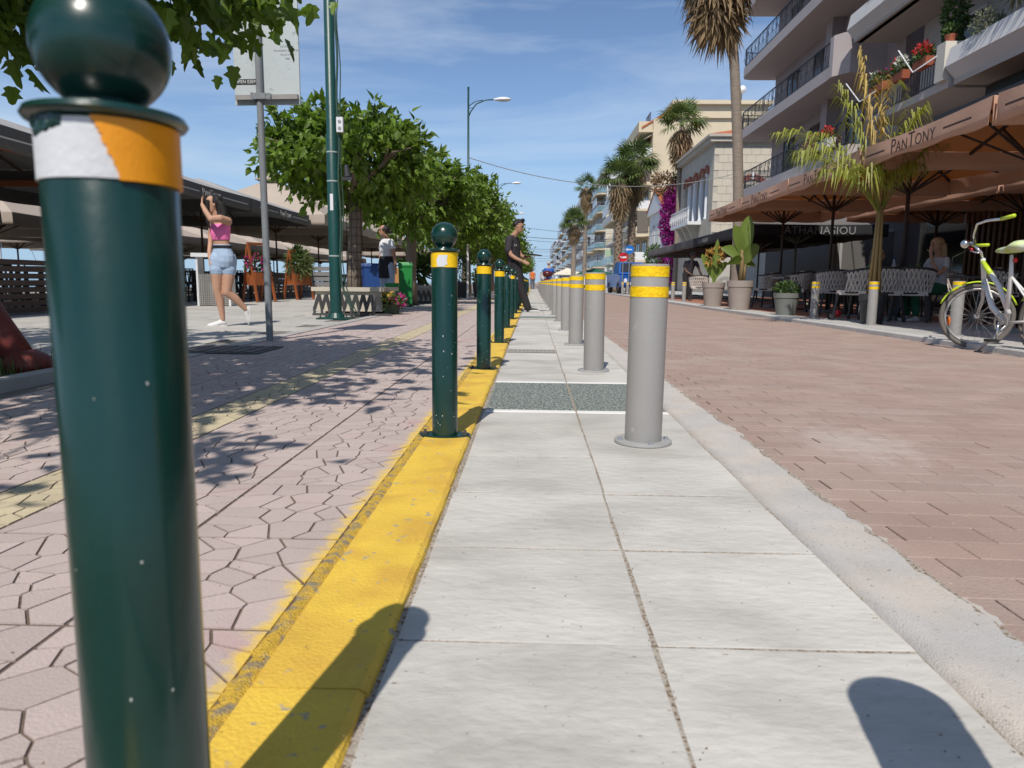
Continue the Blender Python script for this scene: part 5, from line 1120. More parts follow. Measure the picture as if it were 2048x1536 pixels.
# wire cage pendant lamps and a ceiling fan
for k,(x,y) in enumerate(((10.3,14.3),(10.75,13.7))):
    t=thing('pendant_lamp','black wire cage pendant lamp under the cafe ceiling','lamp',(x,y,2.62),0,'wire cage pendants of the cafe'); P6=[(.28*math.cos(a),.28*math.sin(a),.02) for a in np.linspace(0,2*PI,7)]; m=MB(); m.tube(P6,.01,4)
    for p in P6[:6]: m.tube([p,(0,0,.25)],.01,4); m.tube([p,(0,0,-.2)],.01,4)
    m.build('cage',lgm,t); m=MB(); m.tube([(0,0,.25),(0,0,.58)],.008,4); m.build('cord',lgm,t)

for o in bpy.data.objects:
    if o.parent is None and o.type=='EMPTY' and o.location.z>4 and o.name.split('.')[0] in('flower_box','flower_pot','planter_shrub','climbing_vine'): o.location.y+=1.1
# ================================================================== BUILDINGS FARTHER ALONG THE STREET
creamr=M('cream_render',(.62,.53,.38),.9,.07,.8,.1,20); stonew=M('pale_stone_blocks',(.55,.50,.41),.9,.08,1.2,.2,30); rooft=M('red_roof_tile',(.42,.12,.045),.8,.2,6,.2,30,rnd=.15); whb=M('white_house_paint',(.68,.69,.70),.85,.04,1); brick_r=M('red_arch_brick',(.32,.09,.055),.8,.2,8); gst=M('grey_worn_stone',(.46,.425,.365),.9,.2,3,.4,20); shut=M('grey_shutter',(.20,.19,.175),.7,.1,6)
# --- neoclassical stone house with loggia (street face X=11.8, Y 46..56; gable wall faces the camera)
nh=thing('stone_house','pale stone house with arched loggia, white columns and red brick arches','building',(0,0,0)); X0,Y0,Y1,HT=11.8,46.0,56.5,9.8
m=MB(); m.box(X0+.8,X0+9,Y0+.003,Y1,0,HT); m.box(X0,X0+.8,Y0,Y0+1.3,0,HT); m.box(X0,X0+.8,Y1-1.3,Y1,0,HT); m.box(X0,X0+.8,Y0+1.3,Y1-1.3,0,5.0); m.box(X0,X0+.8,Y0+1.3,Y1-1.3,8.5,HT); m.build('wall',gst,nh)
bk_=MB(); bk_.box(-.29,.29,-.02,.02,-.24,.24); bkm=bk_.mesh('stone_block'); bkm.materials.append(stonew)
nrow=int(HT/.5)
for j in range(nrow):
    for i in range(13):
        x=X0+.3+i*.6+(.3 if j%2 else 0); z=.25+j*.5
        if 1.6<i*.6+(.3 if j%2 else 0)<3.4 and 5<z<8.0: continue
        if x>X0+6.5 or z<3: continue
        o=link('stone_block',bkm,None,nh); o.location=(x,Y0-.018,z)
# side window with brick arch
facade_window(nh,Y0-.02,X0+2.0,X0+3.1,5.2,7.1,stonew,shut,'y')
for k in range(17):
    a=R(20+k*140/16); m=MB(); m.cbox((X0+2.55+1.0*math.cos(a),Y0-.05,6.75+.85*math.sin(a)),(.11,.08,.34),Matrix.Rotation(-(a-PI/2),3,'Y')); m.build('arch_brick',brick_r,nh)
m=MB(); m.box(X0+2.46,X0+2.64,Y0-.10,Y0-.02,7.45,7.9); m.build('keystone',wht,nh)
# cornice and tiled roof
m=MB(); m.box(X0-.35,X0+9.3,Y0-.35,Y1+.3,HT,HT+.28); m.box(X0-.5,X0+9.4,Y0-.5,Y1+.45,HT+.28,HT+.45); m.build('cornice',gst,nh)
m=MB(); m.add([(X0-.5,Y0-.5,HT+.45),(X0+9.4,Y0-.5,HT+.45),(X0+9.4,Y1+.4,HT+.45),(X0-.5,Y1+.4,HT+.45),(X0+4.4,Y0+4.5,HT+2.0),(X0+4.4,Y1-4.5,HT+2.0)],[(0,1,4),(1,2,5,4),(2,3,5),(3,0,4,5)]); m.build('roof',rooft,nh)
# loggia: columns, arches, balcony
for k,yv in enumerate((48.4,50.2,52.3,54.1)):
    m=MB(); m.lathe([(.26,5.0),(.26,5.15),(.2,5.2),(.2,7.3),(.17,7.9),(.26,8.0),(.28,8.12)],16,(X0+.25,yv,0)); m.build('column',M('white_column',(.64,.66,.70),.7,.05,2),nh,smooth=True)
for yv in(47.9,49.3,51.25,53.2,54.6):
    for k in range(9):
        a=R(k*180/8); m=MB(); m.cbox((X0-.03,yv+.62*math.cos(a),8.02+.5*math.sin(a)),(.08,.16,.22),Matrix.Rotation(a-PI/2,3,'X')); m.build('arch_brick',brick_r,nh)
m=MB(); m.box(X0-.95,X0,Y0+3,Y1-1.2,4.75,4.97); ba=m.build('balcony',wht,nh)
for yv in np.linspace(Y0+3.1,Y1-1.4,9):
    m=MB(); m.box(X0-.93,X0-.85,yv-.04,yv+.04,4.97,5.95); m.tube([(X0-.9,yv+.5+.3*math.cos(a),5.45+.3*math.sin(a)) for a in np.linspace(0,6.28,13)],.025,5); m.tube([(X0-.9,yv+.5+.13*math.cos(a),5.45+.13*math.sin(a)) for a in np.linspace(0,6.28,9)],.025,5); m.build('balustrade',wht,ba)
m=MB(); m.bar((X0-.9,Y0+3,5.95),(X0-.9,Y1-1.2,5.95),.07,.06); m.build('handrail',wht,ba)
for yv in(50,51.8,53.6): m=MB(); m.rings([[(X0,y,3.5),(X0-.25,y,3.6),(X0-.55,y,4.2),(X0-.85,y,4.745),(X0,y,4.745)] for y in(yv-.16,yv+.16)]); m.build('bracket',gst,nh)
nh.location=(0,3,0)
# --- small white house with red tiled roof
sh_=thing('white_house','small white house with pediment and red tiled roof','building',(0,0,0)); X1=12.0
m=MB(); m.box(X1,X1+4.2,68,76,0,7.4); m.build('wall',whb,sh_)
m=MB(); m.box(X1-.25,X1+4.4,67.75,76.2,7.4,7.75); m.build('cornice',whb,sh_)
m=MB(); m.add([(X1-.25,67.75,7.75),(X1-.25,76.2,7.75),(X1-.25,72,9.5),(X1+4.4,67.75,7.75),(X1+4.4,76.2,7.75),(X1+4.4,72,9.5)],[(0,1,2),(3,5,4),(0,3,4,1)]); m.build('pediment',whb,sh_)
for k in range(16):
    x=X1-.2+k*.29; m=MB()
    for (ya,yb) in((67.55,72.0),(76.4,72.0)): m.tube([(x,ya,7.80),(x,yb,9.62)],.13,6)
    m.build('roof_tile_row',rooft,sh_)
m=MB(); m.box(X1-.06,X1+.9,67.9,67.99,0,7.38); m.build('pilaster',wht,sh_)
for k in range(10): m=MB(); m.box(X1+.0,X1+.85,67.86,67.898,.3+k*.7,.3+k*.7+.62); m.build('quoin',whb,sh_)
m=MB(); m.box(X1+1.1,X1+2.0,67.93,67.998,3.2,6.4); m.build('shutter',creamr,sh_)
for yv in(70,72.6): facade_window(sh_,X1,yv,yv+1,4,6.3,wfr,dgl)
# --- tall cream apartment block
cb_=thing('apartment_block','tall cream block with blank gable, awnings and red roof edge','building',(0,0,0)); X2=12.6; Yc=76.5
m=MB(); m.box(X2,X2+11.5,Yc,Yc+13,0,18.0); m.build('wall',creamr,cb_)
m=MB(); m.box(X2+2.3,X2+11.9,Yc-.3,Yc+13,18.0,19.3); m.build('penthouse',creamr,cb_); m=MB(); m.box(X2+1.8,X2+12.3,Yc-.8,Yc+13.4,19.3,19.7); m.build('roof_slab',creamr,cb_)
m=MB(); m.add([(X2-1.2,Yc+.2,17.2),(X2-1.2,Yc+12.8,17.2),(X2+2.2,Yc+12.8,19.2),(X2+2.2,Yc+.2,19.2),(X2-1.2,Yc+.2,17.0),(X2-1.2,Yc+12.8,17.0),(X2+2.2,Yc+12.8,19.0),(X2+2.2,Yc+.2,19.0)],[(0,1,2,3),(7,6,5,4),(0,3,7,4),(1,5,6,2),(0,4,5,1)]); m.build('roof_edge',rooft,cb_)
awc=M('cream_awning',(.66,.60,.48),.85,.05,2)
for k in range(6):
    z=2.9+k*2.75; m=MB(); m.box(X2-1.5,X2,Yc+.3,Yc+12.7,z,z+.25); bl=m.build('balcony',creamr,cb_)
    m=MB(); m.box(X2-1.5,X2-1.42,Yc+.3,Yc+12.7,z+.25,z+1.1); m.box(X2-1.42,X2-.02,Yc+.3,Yc+.38,z+.25,z+1.1); m.build('parapet',creamr if k%2 else wht,bl)
    facade_window(cb_,X2,Yc+2,Yc+5,z+.3,z+2.4,brf,dgl); facade_window(cb_,X2,Yc+7,Yc+10,z+.3,z+2.4,brf,dgl)
    if k in(1,3,4): m=MB(); m.add([(X2,Yc+.5,z+2.6),(X2,Yc+12,z+2.6),(X2-1.6,Yc+12,z+1.6),(X2-1.6,Yc+.5,z+1.6),(X2,Yc+.5,z+2.55),(X2,Yc+12,z+2.55),(X2-1.6,Yc+12,z+1.55),(X2-1.6,Yc+.5,z+1.55)],[(0,1,2,3),(7,6,5,4),(0,3,7,4),(2,6,7,3)]); m.box(X2-1.63,X2-1.6,Yc+.5,Yc+12,z+1.2,z+1.6); m.build('awning',awc,cb_)
    m=MB(); m.box(X2-1.35,X2-.1,Yc+.29,Yc+.295,z-2.4,z-.02); m.build('recess_shade_sheet',M('recess_shade',(.14,.12,.10),.8,.1,2),cb_) if k>0 and k%2==0 else None  # thin dark sheet painted as the shade inside the balcony ends
t=thing('solar_heater','roof solar water heater with white tank','solar heater',(X2+9.2,Yc+5.2,19.7)); m=MB(); m.bar((-1.4,0,.1),(.2,0,1.35),1.2,.08,(0,0,1)); m.build('panel',dgl,t); m=MB(); m.tube([(.35,-.8,1.6),(.35,.8,1.6)],.38,14); m.build('tank',lampw,t,smooth=True); m=MB(); m.bar((.35,-.5,0),(.35,-.5,1.3),.06,.06); m.bar((.35,.5,0),(.35,.5,1.3),.06,.06); m.build('stand',iron,t)
cb_.location=(0,3.2,0)
# --- row of white balcony blocks
tint=[M('far_white_a',(.60,.61,.62),.9,.05,.5),M('far_white_b',(.55,.56,.57),.9,.05,.5),M('far_cream',(.60,.55,.44),.9,.05,.5),M('far_green',(.34,.45,.30),.9,.05,.5)]; bgl=glass('balcony_glass',(.25,.40,.45),.55)
def block(label,x,y0,y1,nf,fh,wall,seed,glassy=False,side=None):
    t=thing('apartment_block',label,'building',(0,0,0)); rg=random.Random(seed); D=11; H_=3.4+nf*fh
    m=MB(); m.box(x,x+D,y0,y1,0,H_); m.build('wall',wall,t)
    m=MB(); m.box(x-.9,x+D,y0-.1,y1+.05,H_,H_+.3); m.build('roof_slab',wall,t)
    m=MB(); m.box(x-.015,x,y0+.3,y1-.3,.1,2.9); m.build('shop_window',dgl,t)
    for k in range(nf):
        z=3.3+k*fh; ya=y0+.25; yb=y1-rg.uniform(.3,1.5); pr=1.5+rg.uniform(-.2,.4)
        m=MB(); m.prism([(x,ya),(x-pr*.55,ya),(x-pr,ya+1.1),(x-pr,yb-.6),(x-pr*.6,yb),(x,yb)],z-.22,z); b=m.build('balcony',wall if rg.random()<.7 else creamr,t)
        pts=[(x-.02,ya+.04),(x-pr*.55,ya+.04),(x-pr+.04,ya+1.1),(x-pr+.04,yb-.6),(x-pr*.6,yb)]
        if glassy or rg.random()<.4:
            m=MB()
            for a,c in zip(pts[:-1],pts[1:]): m.bar((*a,z+.5),(*c,z+.5),.03,.85)
            m.build('glass_panel',bgl,b); m=MB()
            for a,c in zip(pts[:-1],pts[1:]): m.bar((*a,z+.97),(*c,z+.97),.06,.05)
            m.build('handrail',lampw,b)
        elif rg.random()<.5:
            m=MB()
            for a,c in zip(pts[:-1],pts[1:]): m.bar((*a,z+.45),(*c,z+.45),.10,.9)
            m.build('parapet',wall,b)
        else:
            m=MB()
            for a,c in zip(pts[:-1],pts[1:]):
                for q in range(5): m.bar((*a,z+.18+q*.2),(*c,z+.18+q*.2),.03,.03)
                m.bar((*a,z),(*a,z+1.0),.04,.04)
            m.build('railing',wir if rg.random()<.5 else lampw,b)
        for q in range(3):
            a=y0+1+q*(y1-y0-2)/3; w=facade_window(t,x,a,a+(y1-y0)/5,z+.05,z+2.2,wfr,dgl)
        facade_window(t,y0,x+1.2,x+2.3,z+.7,z+2.0,wfr,dgl,'y') if rg.random()<.5 else None
        if side and k in side: m=MB(); m.box(x+.05,x+4,y0-.02,y0-.002,z-.2,z+fh-.25); m.build('side_panel',side[k],t)
        if rg.random()<.35: m=MB(); m.box(x-pr-.05,x-pr+.0,y0+2,y1-2,z+1.2,z+2.5); m.build('blind',wht,t)
    return t
block('white balcony block with glass rails and pastel green and cream side',11.9,121,133,5,3.0,tint[0],1,True,{0:tint[3],1:tint[2],2:tint[2],3:tint[0]})
block('grey white block with dark balcony rails beside the stout palms',12.4,98,114,4,2.9,tint[1],2)
block('pale low block between the cream block and the next balconies',13.0,94,97.5,3,2.9,tint[2],12)
x_=11.7
for k,(y0,y1,nf,lb) in enumerate(((134,147,5,'white block with stepped angular balconies'),(148,163,5,'white block with cream upper balconies behind the skirted palm'),(165,182,6,'six storey white block behind the slim palm'),(184,203,5,'white block with rounded balconies farther along'),(206,228,6,'tall white block near the street end'),(232,258,5,'low white block before the last houses'),(265,300,6,'far white block of the street'),(310,360,5,'very far pale block of the street'),(370,440,6,'last pale block closing the street'))):
    block(lb,x_,y0,y1,nf,3.0,tint[k%2],k+5)
# bougainvillea between the stone house and the white house
t=thing('bougainvillea','purple bougainvillea climbing between stone house and white house','shrub',(11.35,60.9,0))
m=MB(); m.tube([(0,0,0),(.2,0,3),(.4,.2,7)],[.12,.08,.04],7); m.build('stem',bark,t)
bush('blossom',purp,t,(.05,0,5.9),(.95,.8,2.8),3000,.22,130); bush('blossom',purp,t,(-.1,0,2.0),(.8,.8,1.5),900,.22,131); bush('foliage',grn,t,(.9,.4,6.5),(1.0,.9,4.0),1800,.26,132); bush('dry_leaves',MATS['dry_rust_shrub'],t,(-.6,.3,8.7),(1.2,.9,1.0),700,.22,133); bush('foliage',grn,t,(-1.2,.3,2.6),(.8,.8,1.2),600,.22,134)
# low garden wall below it
t=thing('garden_wall','low pale wall with shutters before the white house','wall',(9.6,64.5,0)); m=MB(); m.box(0,2.3,0,.25,0,2.2); m.build('wall',tint[1],t); m=MB(); m.box(-.05,2.35,-.05,.30,2.2,2.3); m.build('coping',wht,t)
# ---- green parasol kiosk and distant awnings
grc=M('bottle_green_canvas',(.01,.10,.06),.8,.1,2)
umbrella('street_parasol','dark green parasol standing far down the kerb','umbrella',8.4,100,4.6,4.6,1.85,2.6,.12,grc,grc,alum,seed=200)
umbrella('street_parasol','cream parasol beyond the green one','umbrella',5.6,118,5,5,1.9,3.0,.1,awc,awc,alum,seed=201)
# ---- signs
t=thing('no_entry_sign','round red no entry sign on a pole','sign',(4.74,38.5,0)); t.scale=(.76,)*3; m=MB(); m.tube([(0,0,0),(0,0,3.9)],.035,8); m.build('pole',galv,t)
m=MB(); m.lathe([(.31,0),(.31,.02)],28); m.xf(Matrix.Translation((0,-.06,2.55))@Matrix.Rotation(PI/2,4,'X')); d=m.build('disc',M('sign_red',(.55,.012,.02),.4,0),t); m=MB(); m.box(-.22,.22,-.085,-.082,2.49,2.61); m.build('bar',wht,d)
m=MB(); m.lathe([(.30,0),(.30,.02)],24); m.xf(Matrix.Translation((.45,.04,3.1))@Matrix.Rotation(PI/2,4,'X')@Matrix.Scale(1.0,4)); t2=thing('arrow_sign','round blue arrow sign behind the red no entry sign','sign',(4.78,38.8,0)); t2.scale=(.76,)*3; sb_=m.build('disc',M('sign_blue',(.01,.16,.55),.4,0),t2); m=MB(); m.box(.25,.6,.012,.016,3.06,3.14); m.add([(.16,.013,3.1),(.30,.013,3.22),(.30,.013,2.98)],[(0,1,2)]); m.build('arrow',wht,sb_); m=MB(); m.tube([(.45,.06,0),(.45,.06,3.3)],.035,8); m.build('pole',galv,t2)
# ---- vehicles
tyre=M('tyre_rubber',(.02,.02,.02),.85,.1,10); hub=M('wheel_hub',(.35,.35,.36),.4,.1,8,metal=.6)
def wheel(parent,x,y,r,w,axis='x'):
    m=MB(); m.lathe([(r*.62,-w/2),(r*.95,-w/2),(r,-w*.3),(r,w*.3),(r*.95,w/2),(r*.62,w/2)],20,cap=False); mt=Matrix.Translation((x,y,r))@(Matrix.Rotation(PI/2,4,'Y') if axis=='x' else Matrix.Rotation(PI/2,4,'X')); m.xf(mt); wh=m.build('wheel',tyre,parent,smooth=True)
    m=MB(); m.lathe([(.03,-w*.4),(r*.6,-w*.3),(r*.62,w*.3),(.03,w*.4)],16); m.xf(mt); m.build('rim',hub,wh,smooth=True); return wh
# blue pickup facing the camera
vt=thing('pickup_truck','small blue pickup truck parked facing the red sign','truck',(5.45,42.0,0),R(4)); blu=M('blue_car_paint',(.01,.10,.42),.3,.05,3,coat=.5)
m=MB(); m.rings([[(x,-2.2,z) for x,z in((-.78,.45),(.78,.45),(.8,.9),(-.8,.9))],[(x,-1.9,z) for x,z in((-.8,.35),(.8,.35),(.82,1.02),(-.82,1.02))],[(x,-1.1,z) for x,z in((-.82,.35),(.82,.35),(.8,1.1),(-.8,1.1))],[(x,2.2,z) for x,z in((-.82,.35),(.82,.35),(.82,1.1),(-.82,1.1))]]); m.build('body',blu,vt)
m=MB(); m.rings([[(x,y,z) for x,y in((-.78,-1.5),(.78,-1.5),(.78,.3),(-.78,.3))] if z<1.2 else [(x,y,z) for x,y in((-.66,-1.05),(.66,-1.05),(.68,.22),(-.68,.22))] for z in(1.1,1.75)]); m.build('cab',blu,vt)
m=MB(); m.add([(-.68,-1.46,1.2),(.68,-1.46,1.2),(.60,-1.14,1.70),(-.60,-1.14,1.70)],[(0,1,2,3)]); m.build('windscreen',dgl,vt)
for sx in(-1,1): m=MB(); m.lathe([(.12,0),(.1,.03)],14); m.xf(Matrix.Translation((sx*.55,-2.2,.72))@Matrix.Rotation(PI/2,4,'X')); m.build('headlight',wht,vt)
m=MB(); m.box(-.3,.3,-2.24,-2.205,.5,.64); m.build('number_plate',wht,vt)
for sx in(-1,1):
    for yv in(-1.45,1.4): wheel(vt,sx*.74,yv,.33,.2)
# distant parked cars
def car(label,loc,rz,mat):
    t=thing('parked_car',label,'car',loc,rz,'cars parked at the far end of the street')
    prof=[(-2.1,.35),(-2.1,.75),(-1.5,.9),(-.8,1.42),(.8,1.45),(1.6,.98),(2.1,.85),(2.1,.35)]
    m=MB(); m.rings([[(x*s,y,z) for y,z in prof] for x,s in((-.84,1),(.84,1))]); m.build('body',mat,t)
    m=MB(); m.add([(-.66,-1.42,.96),(.66,-1.42,.96),(.62,-.84,1.38),(-.62,-.84,1.38)],[(0,1,2,3)]); m.build('windscreen',dgl,t)
    for sx in(-1,1):
        m=MB(); m.box(sx*.846-.004,sx*.846+.004,-.75,.75,.98,1.34); m.build('window',dgl,t)
        for yv in(-1.3,1.3): wheel(t,sx*.78,yv,.31,.18)
        m=MB(); m.box(sx*.6-.13,sx*.6+.13,-2.12,-2.1,.62,.74); m.build('headlight',wht,t)
    return t
wp_=M('white_car_paint',(.62,.63,.64),.3,.03,3,coat=.5); dp=M('dark_car_paint',(.03,.035,.05),.3,.05,3,coat=.5); sp_=M('silver_car_paint',(.35,.36,.37),.3,.05,3,metal=.5)
for k,(x,y,rz,mt,lb) in enumerate(((3.6,78,.05,dp,'dark parked car behind the scooter rider'),(5.2,86,0,wp_,'white car beside the cream parasol'),(3.9,100,0,wp_,'white car farther along the street'),(4.3,112,0,dp,'dark car beyond the white ones'),(3.2,128,0,sp_,'silver car in the far distance'),(3.9,142,0,wp_,'last white car visible in the street'))): car(lb,(x,y,-.05),rz,mt)
# ---- overhead wires
wm=M('overhead_cable',(.30,.30,.30),.6,0); wd=M('dark_overhead_cable',(.04,.04,.045),.6,0)
def cable(label,a,b,sag,mat,r=.016):
    a=Vector(a);b=Vector(b); t=thing('overhead_wire',label,'wire',a); m=MB(); m.tube([(b-a)*q-Vector((0,0,sag*4*q*(1-q))) for q in np.linspace(0,1,25)],r,5); m.build('cable',mat,t)
cable('pale festoon cable from the first arm lamp across to the houses',(-2.85,32,5.9),(11.9,40,6.8),1.1,wm,.018)
for k,(ya,za,yb,zb) in enumerate(((58,5.2,70,5.6),(58,4.4,64,4.9),(83,5.6,90,6.0),(83,4.6,96,5.6),(108,5.2,112,6.4),(108,4.4,120,5.2),(134,5.6,140,6.6),(160,5.4,166,6.5))):
    cable('thin dark street cable spanning from the lamp posts to the white blocks',(-2.85,ya,za),(11.7,yb,zb),.5,wd,.02) if k else cable('thin dark street cable nearest the stout palms',(-2.85,ya,za),(11.7,yb,zb),.5,wd,.015)
for o in bpy.data.objects:
    if o.name.startswith('overhead_wire') and o.get('label','').startswith('thin dark street cable spanning'): o['group']='dark cables across the street'
# ================================================================== BICYCLE
lime=M('lime_green_paint',(.50,.66,.02),.35,.04,6,coat=.4); wbk=M('white_frame_paint',(.70,.70,.68),.3,.03,6,coat=.5); chrome=M('chrome',(.75,.76,.78),.12,.03,8,metal=1); spk=M('spoke_steel',(.42,.42,.42),.35,0,8,metal=.7); rub=M('grey_brown_tyre',(.14,.125,.11),.8,.1,12); ref_o=M('orange_reflector',(.75,.16,.01),.3,.1,20); ref_r=M('red_reflector',(.55,.01,.02),.3,.1,20)
FH=at(1953,632,7.45); RH=Vector((4.56,6.5,FH.z)); GZ=road_z(4.4)
bike=thing('bicycle','white and lime green cruiser bicycle propped on its stand at the cafe kerb','bicycle',(FH.x,FH.y,GZ))
O=Vector((FH.x,FH.y,GZ)); L0=lambda v: Vector(v)-O
Rw=FH.z-GZ
def bike_wheel(c,dirn):
    d=Vector(dirn).normalized(); z=Vector((0,0,1)); nrm=d.cross(z)
    ring=lambda r:[L0(c)+d*r*math.cos(a)+z*r*math.sin(a) for a in np.linspace(0,2*PI,49)]
    m=MB(); m.tube(ring(Rw-.024),.024,10,cap=False); w=m.build('wheel',rub,bike,smooth=True)
    m=MB(); m.tube(ring(Rw-.058),.013,8,cap=False); m.build('rim',M('rim_alloy',(.45,.44,.42),.35,.05,8,metal=.5),w,smooth=True)
    for k in range(28):
        a=2*PI*k/28; s=(k%2*2-1); m=MB(); m.tube([L0(c)+nrm*s*.03+d*.02*math.cos(a+1.2*s)+z*.02*math.sin(a+1.2*s),L0(c)+d*(Rw-.065)*math.cos(a)+z*(Rw-.065)*math.sin(a)],.0014,4,cap=False); m.build('spoke',spk,w)
    m=MB(); m.tube([L0(c)-nrm*.05,L0(c)+nrm*.05],.022,10); m.build('hub',chrome,w)
    for a in(PI+.25,.05): p=L0(c)+d*(Rw*.74)*math.cos(a)+z*(Rw*.74)*math.sin(a); m=MB(); m.ball(p,.028,10,8,(.6,.6,1.7)); m.build('reflector',ref_o,w,smooth=True)
    return w
fd=Vector((.86,-.50,0)); bike_wheel(FH,fd)
rd_=(RH-FH); rd_.z=0; rd_.normalize(); bike_wheel(RH,rd_)
def fender(c,d,a0,a1,mat):
    d=Vector(d).normalized(); z=Vector((0,0,1)); n_=d.cross(z); m=MB(); rg=[]
    for a in np.linspace(a0,a1,22):
        e=d*math.cos(a)+z*math.sin(a); p=L0(c)+e*(Rw+.018); rg.append([p-n_*.033-e*.012,p-n_*.02+e*.004,p+n_*.02+e*.004,p+n_*.033-e*.012,p+n_*.018,p-n_*.018])
    m.rings(rg); m.build('fender',mat,bike,smooth=True)
fender(FH,fd,.35,PI-.35,lime); fender(RH,rd_,-.2,PI-.5,lime)
HT_=at(1966,517,7.25); HB=at(1968,566,7.25); BB=at(2012,645,6.85); ST=at(2022,552,6.75); SP=at(2024,505,6.72)
def T(pts,r,name,mat,n=10): m=MB(); m.tube([L0(p) for p in pts],r,n); return m.build(name,mat,bike,smooth=True)
T([HT_,HB],.022,'head_tube',wbk)
n_=fd.cross(Vector((0,0,1)))
for s in(-1,1): T([HB+n_*.02*s,HB+n_*.05*s-Vector((0,0,.06)),(HB+FH)/2+n_*.052*s+fd*.02,FH+n_*.05*s],[.018,.017,.015,.011],'fork_blade',M('fork_silver',(.50,.50,.49),.3,.05,6,metal=.3))
mid=at(1985,615,7.1); T([HB+Vector((0,0,.03)),mid,BB],[.026,.028,.028],'down_tube',wbk,12)
mid=at(1998,572,6.95); T([HT_-Vector((0,0,.03)),mid,at(2018,628,6.8)],[.022,.024,.022],'top_tube',wbk,12); q1=HT_-Vector((0,0,.03)); q2=q1+(mid-q1)*.55; T([q1,q2],[.0235,.0250],'lime_sleeve',lime,12)
T([BB,ST,SP-Vector((0,0,.02))],[.022,.02,.013],'seat_tube',wbk); 
for s in(-1,1): T([BB,RH+Vector((.045*s,0,0))],.011,'chain_stay',wbk,8); T([ST,RH+Vector((.045*s,0,0))],.010,'seat_stay',wbk,8)
# saddle
m=MB(); rg=[]; sd=rd_; sn=sd.cross(Vector((0,0,1)))
for q,w,h,zz in((-.20,.02,.02,.0),(-.15,.035,.03,.0),(-.05,.05,.04,.0),(.05,.10,.05,.01),(.13,.125,.055,.03),(.18,.09,.04,.035)):
    c=L0(SP)+sd*q+Vector((0,0,zz+.02)); rg.append([c+sn*w*math.cos(a)+Vector((0,0,h*math.sin(a)*(1 if math.sin(a)>0 else .7))) for a in np.linspace(0,2*PI,17)[:-1]])
m.rings(rg); m.build('saddle',M('lime_white_saddle',(.42,.55,.08),.5,.12,14,col2=(.62,.66,.55),thr=.5,soft=.2),bike,smooth=True)
T([SP-Vector((0,0,.07))-sd*-.05,SP-Vector((0,0,.07))+sd*.06],.022,'rear_light',ref_r)
# stem, bars, grips, lamp
B0=at(1963,505,7.22); T([HT_,B0,at(1950,492,7.25)],.014,'stem',chrome)
bc=at(1949,488,7.28); barR=[bc,at(1948,470,7.15),at(1955,448,7.0),at(1975,441,6.85),at(2004,438,6.62)]; T(barR,.012,'handlebar',chrome)
T([at(2003,438,6.63),at(2029,431,6.45)],.017,'grip',lime); barL=[bc,at(1938,484,7.5),at(1936,489,7.75),at(1948,491,7.7)]; T(barL,.012,'handlebar',chrome); T([at(1947,491,7.7),at(1977,490,7.5)],.017,'grip',lime)
lc=at(1931,488,7.45); m=MB(); m.ball(L0(lc),.042,14,10,(1.1,1,1)); m.build('headlamp',chrome,bike,smooth=True); T([lc,bc],.008,'lamp_bracket',iron); T([at(1942,502,7.4),at(1958,506,7.3)],.008,'brake_lever',chrome); T([at(1945,500,7.4),at(1938,495,7.45)],.012,'brake_clamp',ref_r)
T([at(1936,500,7.4),at(1905,515,7.4),at(1903,540,7.4),at(1950,560,7.35)],.003,'brake_cable',lgm,5)
KS=gp(1956,704,GZ); T([BB-Vector((0,0,.03)),Vector((KS.x,KS.y,GZ+.012))],.009,'kickstand',spk); m=MB(); m.box(-.03,.03,-.02,.02,0,.012); m.xf(Matrix.Translation(L0(Vector((KS.x,KS.y,GZ))))); m.build('stand_foot',lgm,bike)
m=MB(); m.lathe([(.078,-.004),(.09,-.004),(.09,.004),(.078,.004),(.078,-.004)],24,cap=False); m.lathe([(.001,-.002),(.03,-.002),(.03,.002),(.001,.002)],12); m.xf(Matrix.Translation(L0(BB)+sn*.05)@sn.to_track_quat('Z','Y').to_matrix().to_4x4()); m.build('chainring',spk,bike)
T([BB+sn*.07,BB+sn*.075-Vector((0,0,.17))],.009,'crank',chrome); m=MB(); m.cbox(L0(BB+sn*.12-Vector((0,0,.17))),(.09,.09,.025)); m.build('pedal',lgm,bike)
# kick scooter lying at the kerb beside the bollard
sk=thing('toy_scooter','small grey and red scooter lying at the kerb behind the bollard','scooter',(5.35,12.5,0),R(15))
m=MB(); m.box(-.22,.25,-.06,.06,.05,.075); m.build('deck',galv,sk); 
for x in(-.27,.32): wheel(sk,x,0,.055,.03,'y')
m=MB(); m.tube([(.30,0,.08),(.33,0,.62)],.014,8); m.build('stem',chrome,sk); m=MB(); m.tube([(.33,-.16,.62),(.33,.16,.62)],.013,8); m.build('handlebar',lgm,sk)
m=MB(); m.ball((-.18,-.07,.10),.06,12,8); m.build('helmet_part',ref_r,sk,smooth=True)
